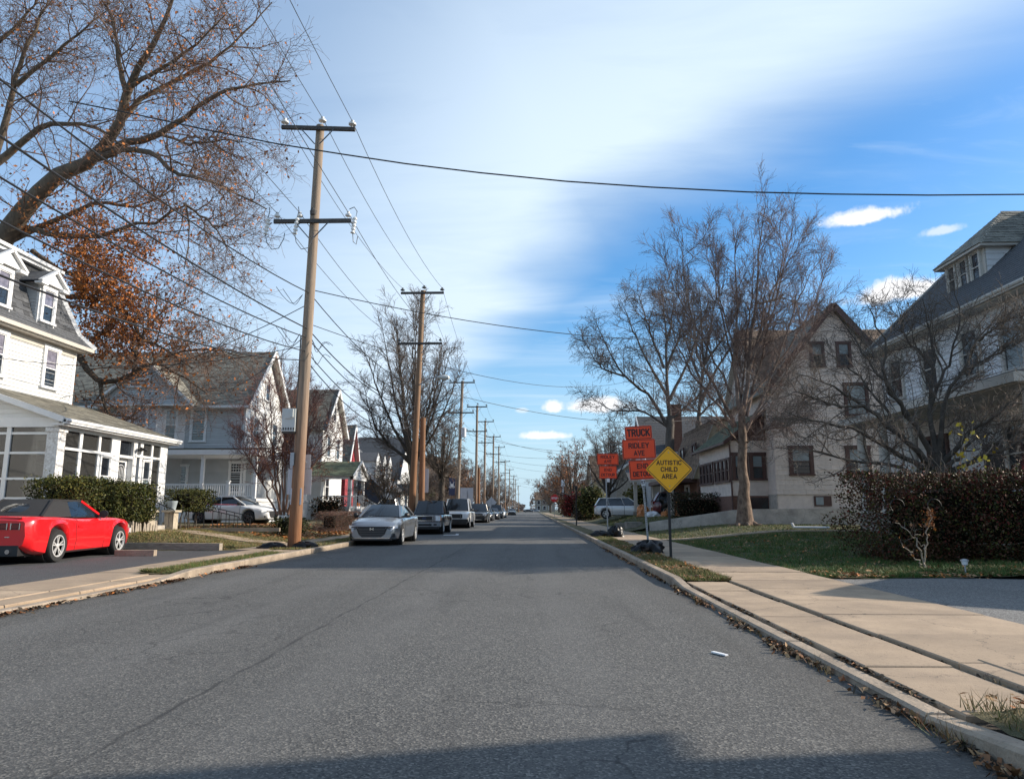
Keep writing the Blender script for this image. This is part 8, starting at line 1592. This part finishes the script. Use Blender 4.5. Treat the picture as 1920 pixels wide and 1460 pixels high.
hedge('dark_hedge', 'big dark hedge with reddish leaf tips beside the grey driveway', (10.45, 16.15, .08), (3.5, .95, .95), R(-3), 85000, .050, RD, [.40, .43, .07, .10], 3, round_=.30, stems=(26, .022), tz=(.06, 1), bumps=.10, topmats=[.24, .30, .26, .20], twigs=420, shag=.07)
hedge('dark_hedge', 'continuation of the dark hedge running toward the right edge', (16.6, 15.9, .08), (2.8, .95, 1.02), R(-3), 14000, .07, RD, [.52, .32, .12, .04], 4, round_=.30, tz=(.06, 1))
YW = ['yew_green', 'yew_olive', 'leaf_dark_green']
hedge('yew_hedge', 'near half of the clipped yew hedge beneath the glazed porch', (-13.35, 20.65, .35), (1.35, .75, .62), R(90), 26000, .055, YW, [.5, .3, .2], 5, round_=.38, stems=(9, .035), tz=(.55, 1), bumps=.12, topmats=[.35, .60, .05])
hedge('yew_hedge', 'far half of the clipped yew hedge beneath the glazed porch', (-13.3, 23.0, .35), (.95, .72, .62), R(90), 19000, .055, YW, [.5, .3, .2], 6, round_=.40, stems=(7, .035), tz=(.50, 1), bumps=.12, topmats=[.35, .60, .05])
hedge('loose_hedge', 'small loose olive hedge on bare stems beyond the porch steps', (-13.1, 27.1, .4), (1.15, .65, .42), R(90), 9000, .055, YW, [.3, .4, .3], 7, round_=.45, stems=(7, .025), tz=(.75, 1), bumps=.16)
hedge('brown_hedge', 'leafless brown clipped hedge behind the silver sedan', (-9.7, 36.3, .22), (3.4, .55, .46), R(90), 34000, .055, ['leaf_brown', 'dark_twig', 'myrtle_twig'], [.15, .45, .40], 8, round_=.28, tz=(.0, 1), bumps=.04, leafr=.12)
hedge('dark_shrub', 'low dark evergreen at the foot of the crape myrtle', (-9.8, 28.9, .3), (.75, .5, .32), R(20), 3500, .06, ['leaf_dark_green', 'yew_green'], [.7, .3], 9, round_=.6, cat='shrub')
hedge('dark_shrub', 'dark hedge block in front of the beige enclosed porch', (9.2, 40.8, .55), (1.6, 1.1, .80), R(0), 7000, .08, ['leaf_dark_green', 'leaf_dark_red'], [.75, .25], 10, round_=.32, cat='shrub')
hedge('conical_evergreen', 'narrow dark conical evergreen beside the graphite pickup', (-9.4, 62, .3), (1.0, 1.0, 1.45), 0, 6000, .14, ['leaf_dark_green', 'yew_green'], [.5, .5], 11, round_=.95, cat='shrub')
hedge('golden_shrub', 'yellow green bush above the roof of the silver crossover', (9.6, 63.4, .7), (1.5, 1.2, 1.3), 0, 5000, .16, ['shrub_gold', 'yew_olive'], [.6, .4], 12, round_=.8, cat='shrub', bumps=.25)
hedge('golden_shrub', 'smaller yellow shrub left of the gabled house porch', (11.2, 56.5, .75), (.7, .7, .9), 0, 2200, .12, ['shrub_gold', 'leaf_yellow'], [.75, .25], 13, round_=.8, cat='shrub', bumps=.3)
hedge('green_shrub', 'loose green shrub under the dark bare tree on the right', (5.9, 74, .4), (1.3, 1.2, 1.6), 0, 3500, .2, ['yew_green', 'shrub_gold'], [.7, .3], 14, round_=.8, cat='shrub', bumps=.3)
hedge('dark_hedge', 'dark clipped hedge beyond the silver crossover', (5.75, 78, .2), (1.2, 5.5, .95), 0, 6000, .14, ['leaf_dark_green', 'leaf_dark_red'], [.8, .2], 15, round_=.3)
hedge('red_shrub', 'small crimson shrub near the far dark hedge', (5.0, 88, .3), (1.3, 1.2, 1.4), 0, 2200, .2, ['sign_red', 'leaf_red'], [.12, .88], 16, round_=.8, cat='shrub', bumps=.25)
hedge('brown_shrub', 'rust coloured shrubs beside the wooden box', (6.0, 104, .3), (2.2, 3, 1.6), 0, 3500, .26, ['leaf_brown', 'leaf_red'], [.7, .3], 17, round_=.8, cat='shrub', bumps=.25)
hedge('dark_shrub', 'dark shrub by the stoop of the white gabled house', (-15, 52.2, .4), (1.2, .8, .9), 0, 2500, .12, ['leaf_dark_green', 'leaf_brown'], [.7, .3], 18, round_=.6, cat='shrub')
# sapling with a dried flower head in front of the dark hedge, yellow leaved shoots in the dogwood
g = np.random.default_rng(4)
sp0 = (7.5, 14.2, .1); TS = tree('hedge_sapling', 'small bare sapling with pale stems in front of the dark hedge', sp0, [([(7.5, 14.2, .08), (7.42, 14.15, .45), (7.2, 14.1, .85), (6.95, 14.1, 1.0)], .02, .006), ([(7.5, 14.2, .08), (7.52, 14.2, .5), (7.6, 14.2, .9), (7.68, 14.2, 1.15)], .02, .006), ([(7.5, 14.2, .08), (7.3, 14.1, .35), (7.05, 14.0, .55), (7.0, 14.0, .62)], .018, .006), ([(7.55, 14.2, .5), (7.4, 14.2, .8), (7.3, 14.2, 1.0)], .01, .004)],
     [LV(n=4, t0=.5, t1=1, ang=40, lenf=.22, k=4, wob=.2, trop=(0, 0, .05), rmax=.006, rmin=.003)], 'timber_weathered', 'grey_twig', 6, dict(n=120, w=lambda p: np.exp(-((p - A3((7.68, 14.2, 1.1))) ** 2).sum(1) / .02) + .02, size=.07, mats=['leaf_brown', 'leaf_orange'], p=[.7, .3], jit=.05), cat='sapling')
sh0 = (9.9, 16.9, .4); tree('yellow_shoots', 'thin upright shoots with a few bright yellow leaves above the hedge', sh0, [([(9.9 + dx, 16.9, 1.2), (9.9 + dx * 1.3, 16.85, 2.3), (9.9 + dx * 1.8, 16.8, h_)], .010, .004) for dx, h_ in ((-.25, 2.6), (-.1, 3.1), (.05, 3.3), (.12, 3.0), (.3, 2.8), (.45, 2.9), (.02, 2.6), (-.4, 2.5), (.2, 3.2))],
     [LV(n=3, t0=.5, t1=1, ang=30, lenf=.15, k=3, wob=.1, trop=(0, 0, .05), rmax=.004, rmin=.003)], 'timber_weathered', 'grey_twig', 6, dict(n=70, w=lambda p: np.where(p[:, 0] > 9.85, 1.0, .02), size=.13, mats=['leaf_yellow'], p=[1.], jit=.05), cat='shoots')
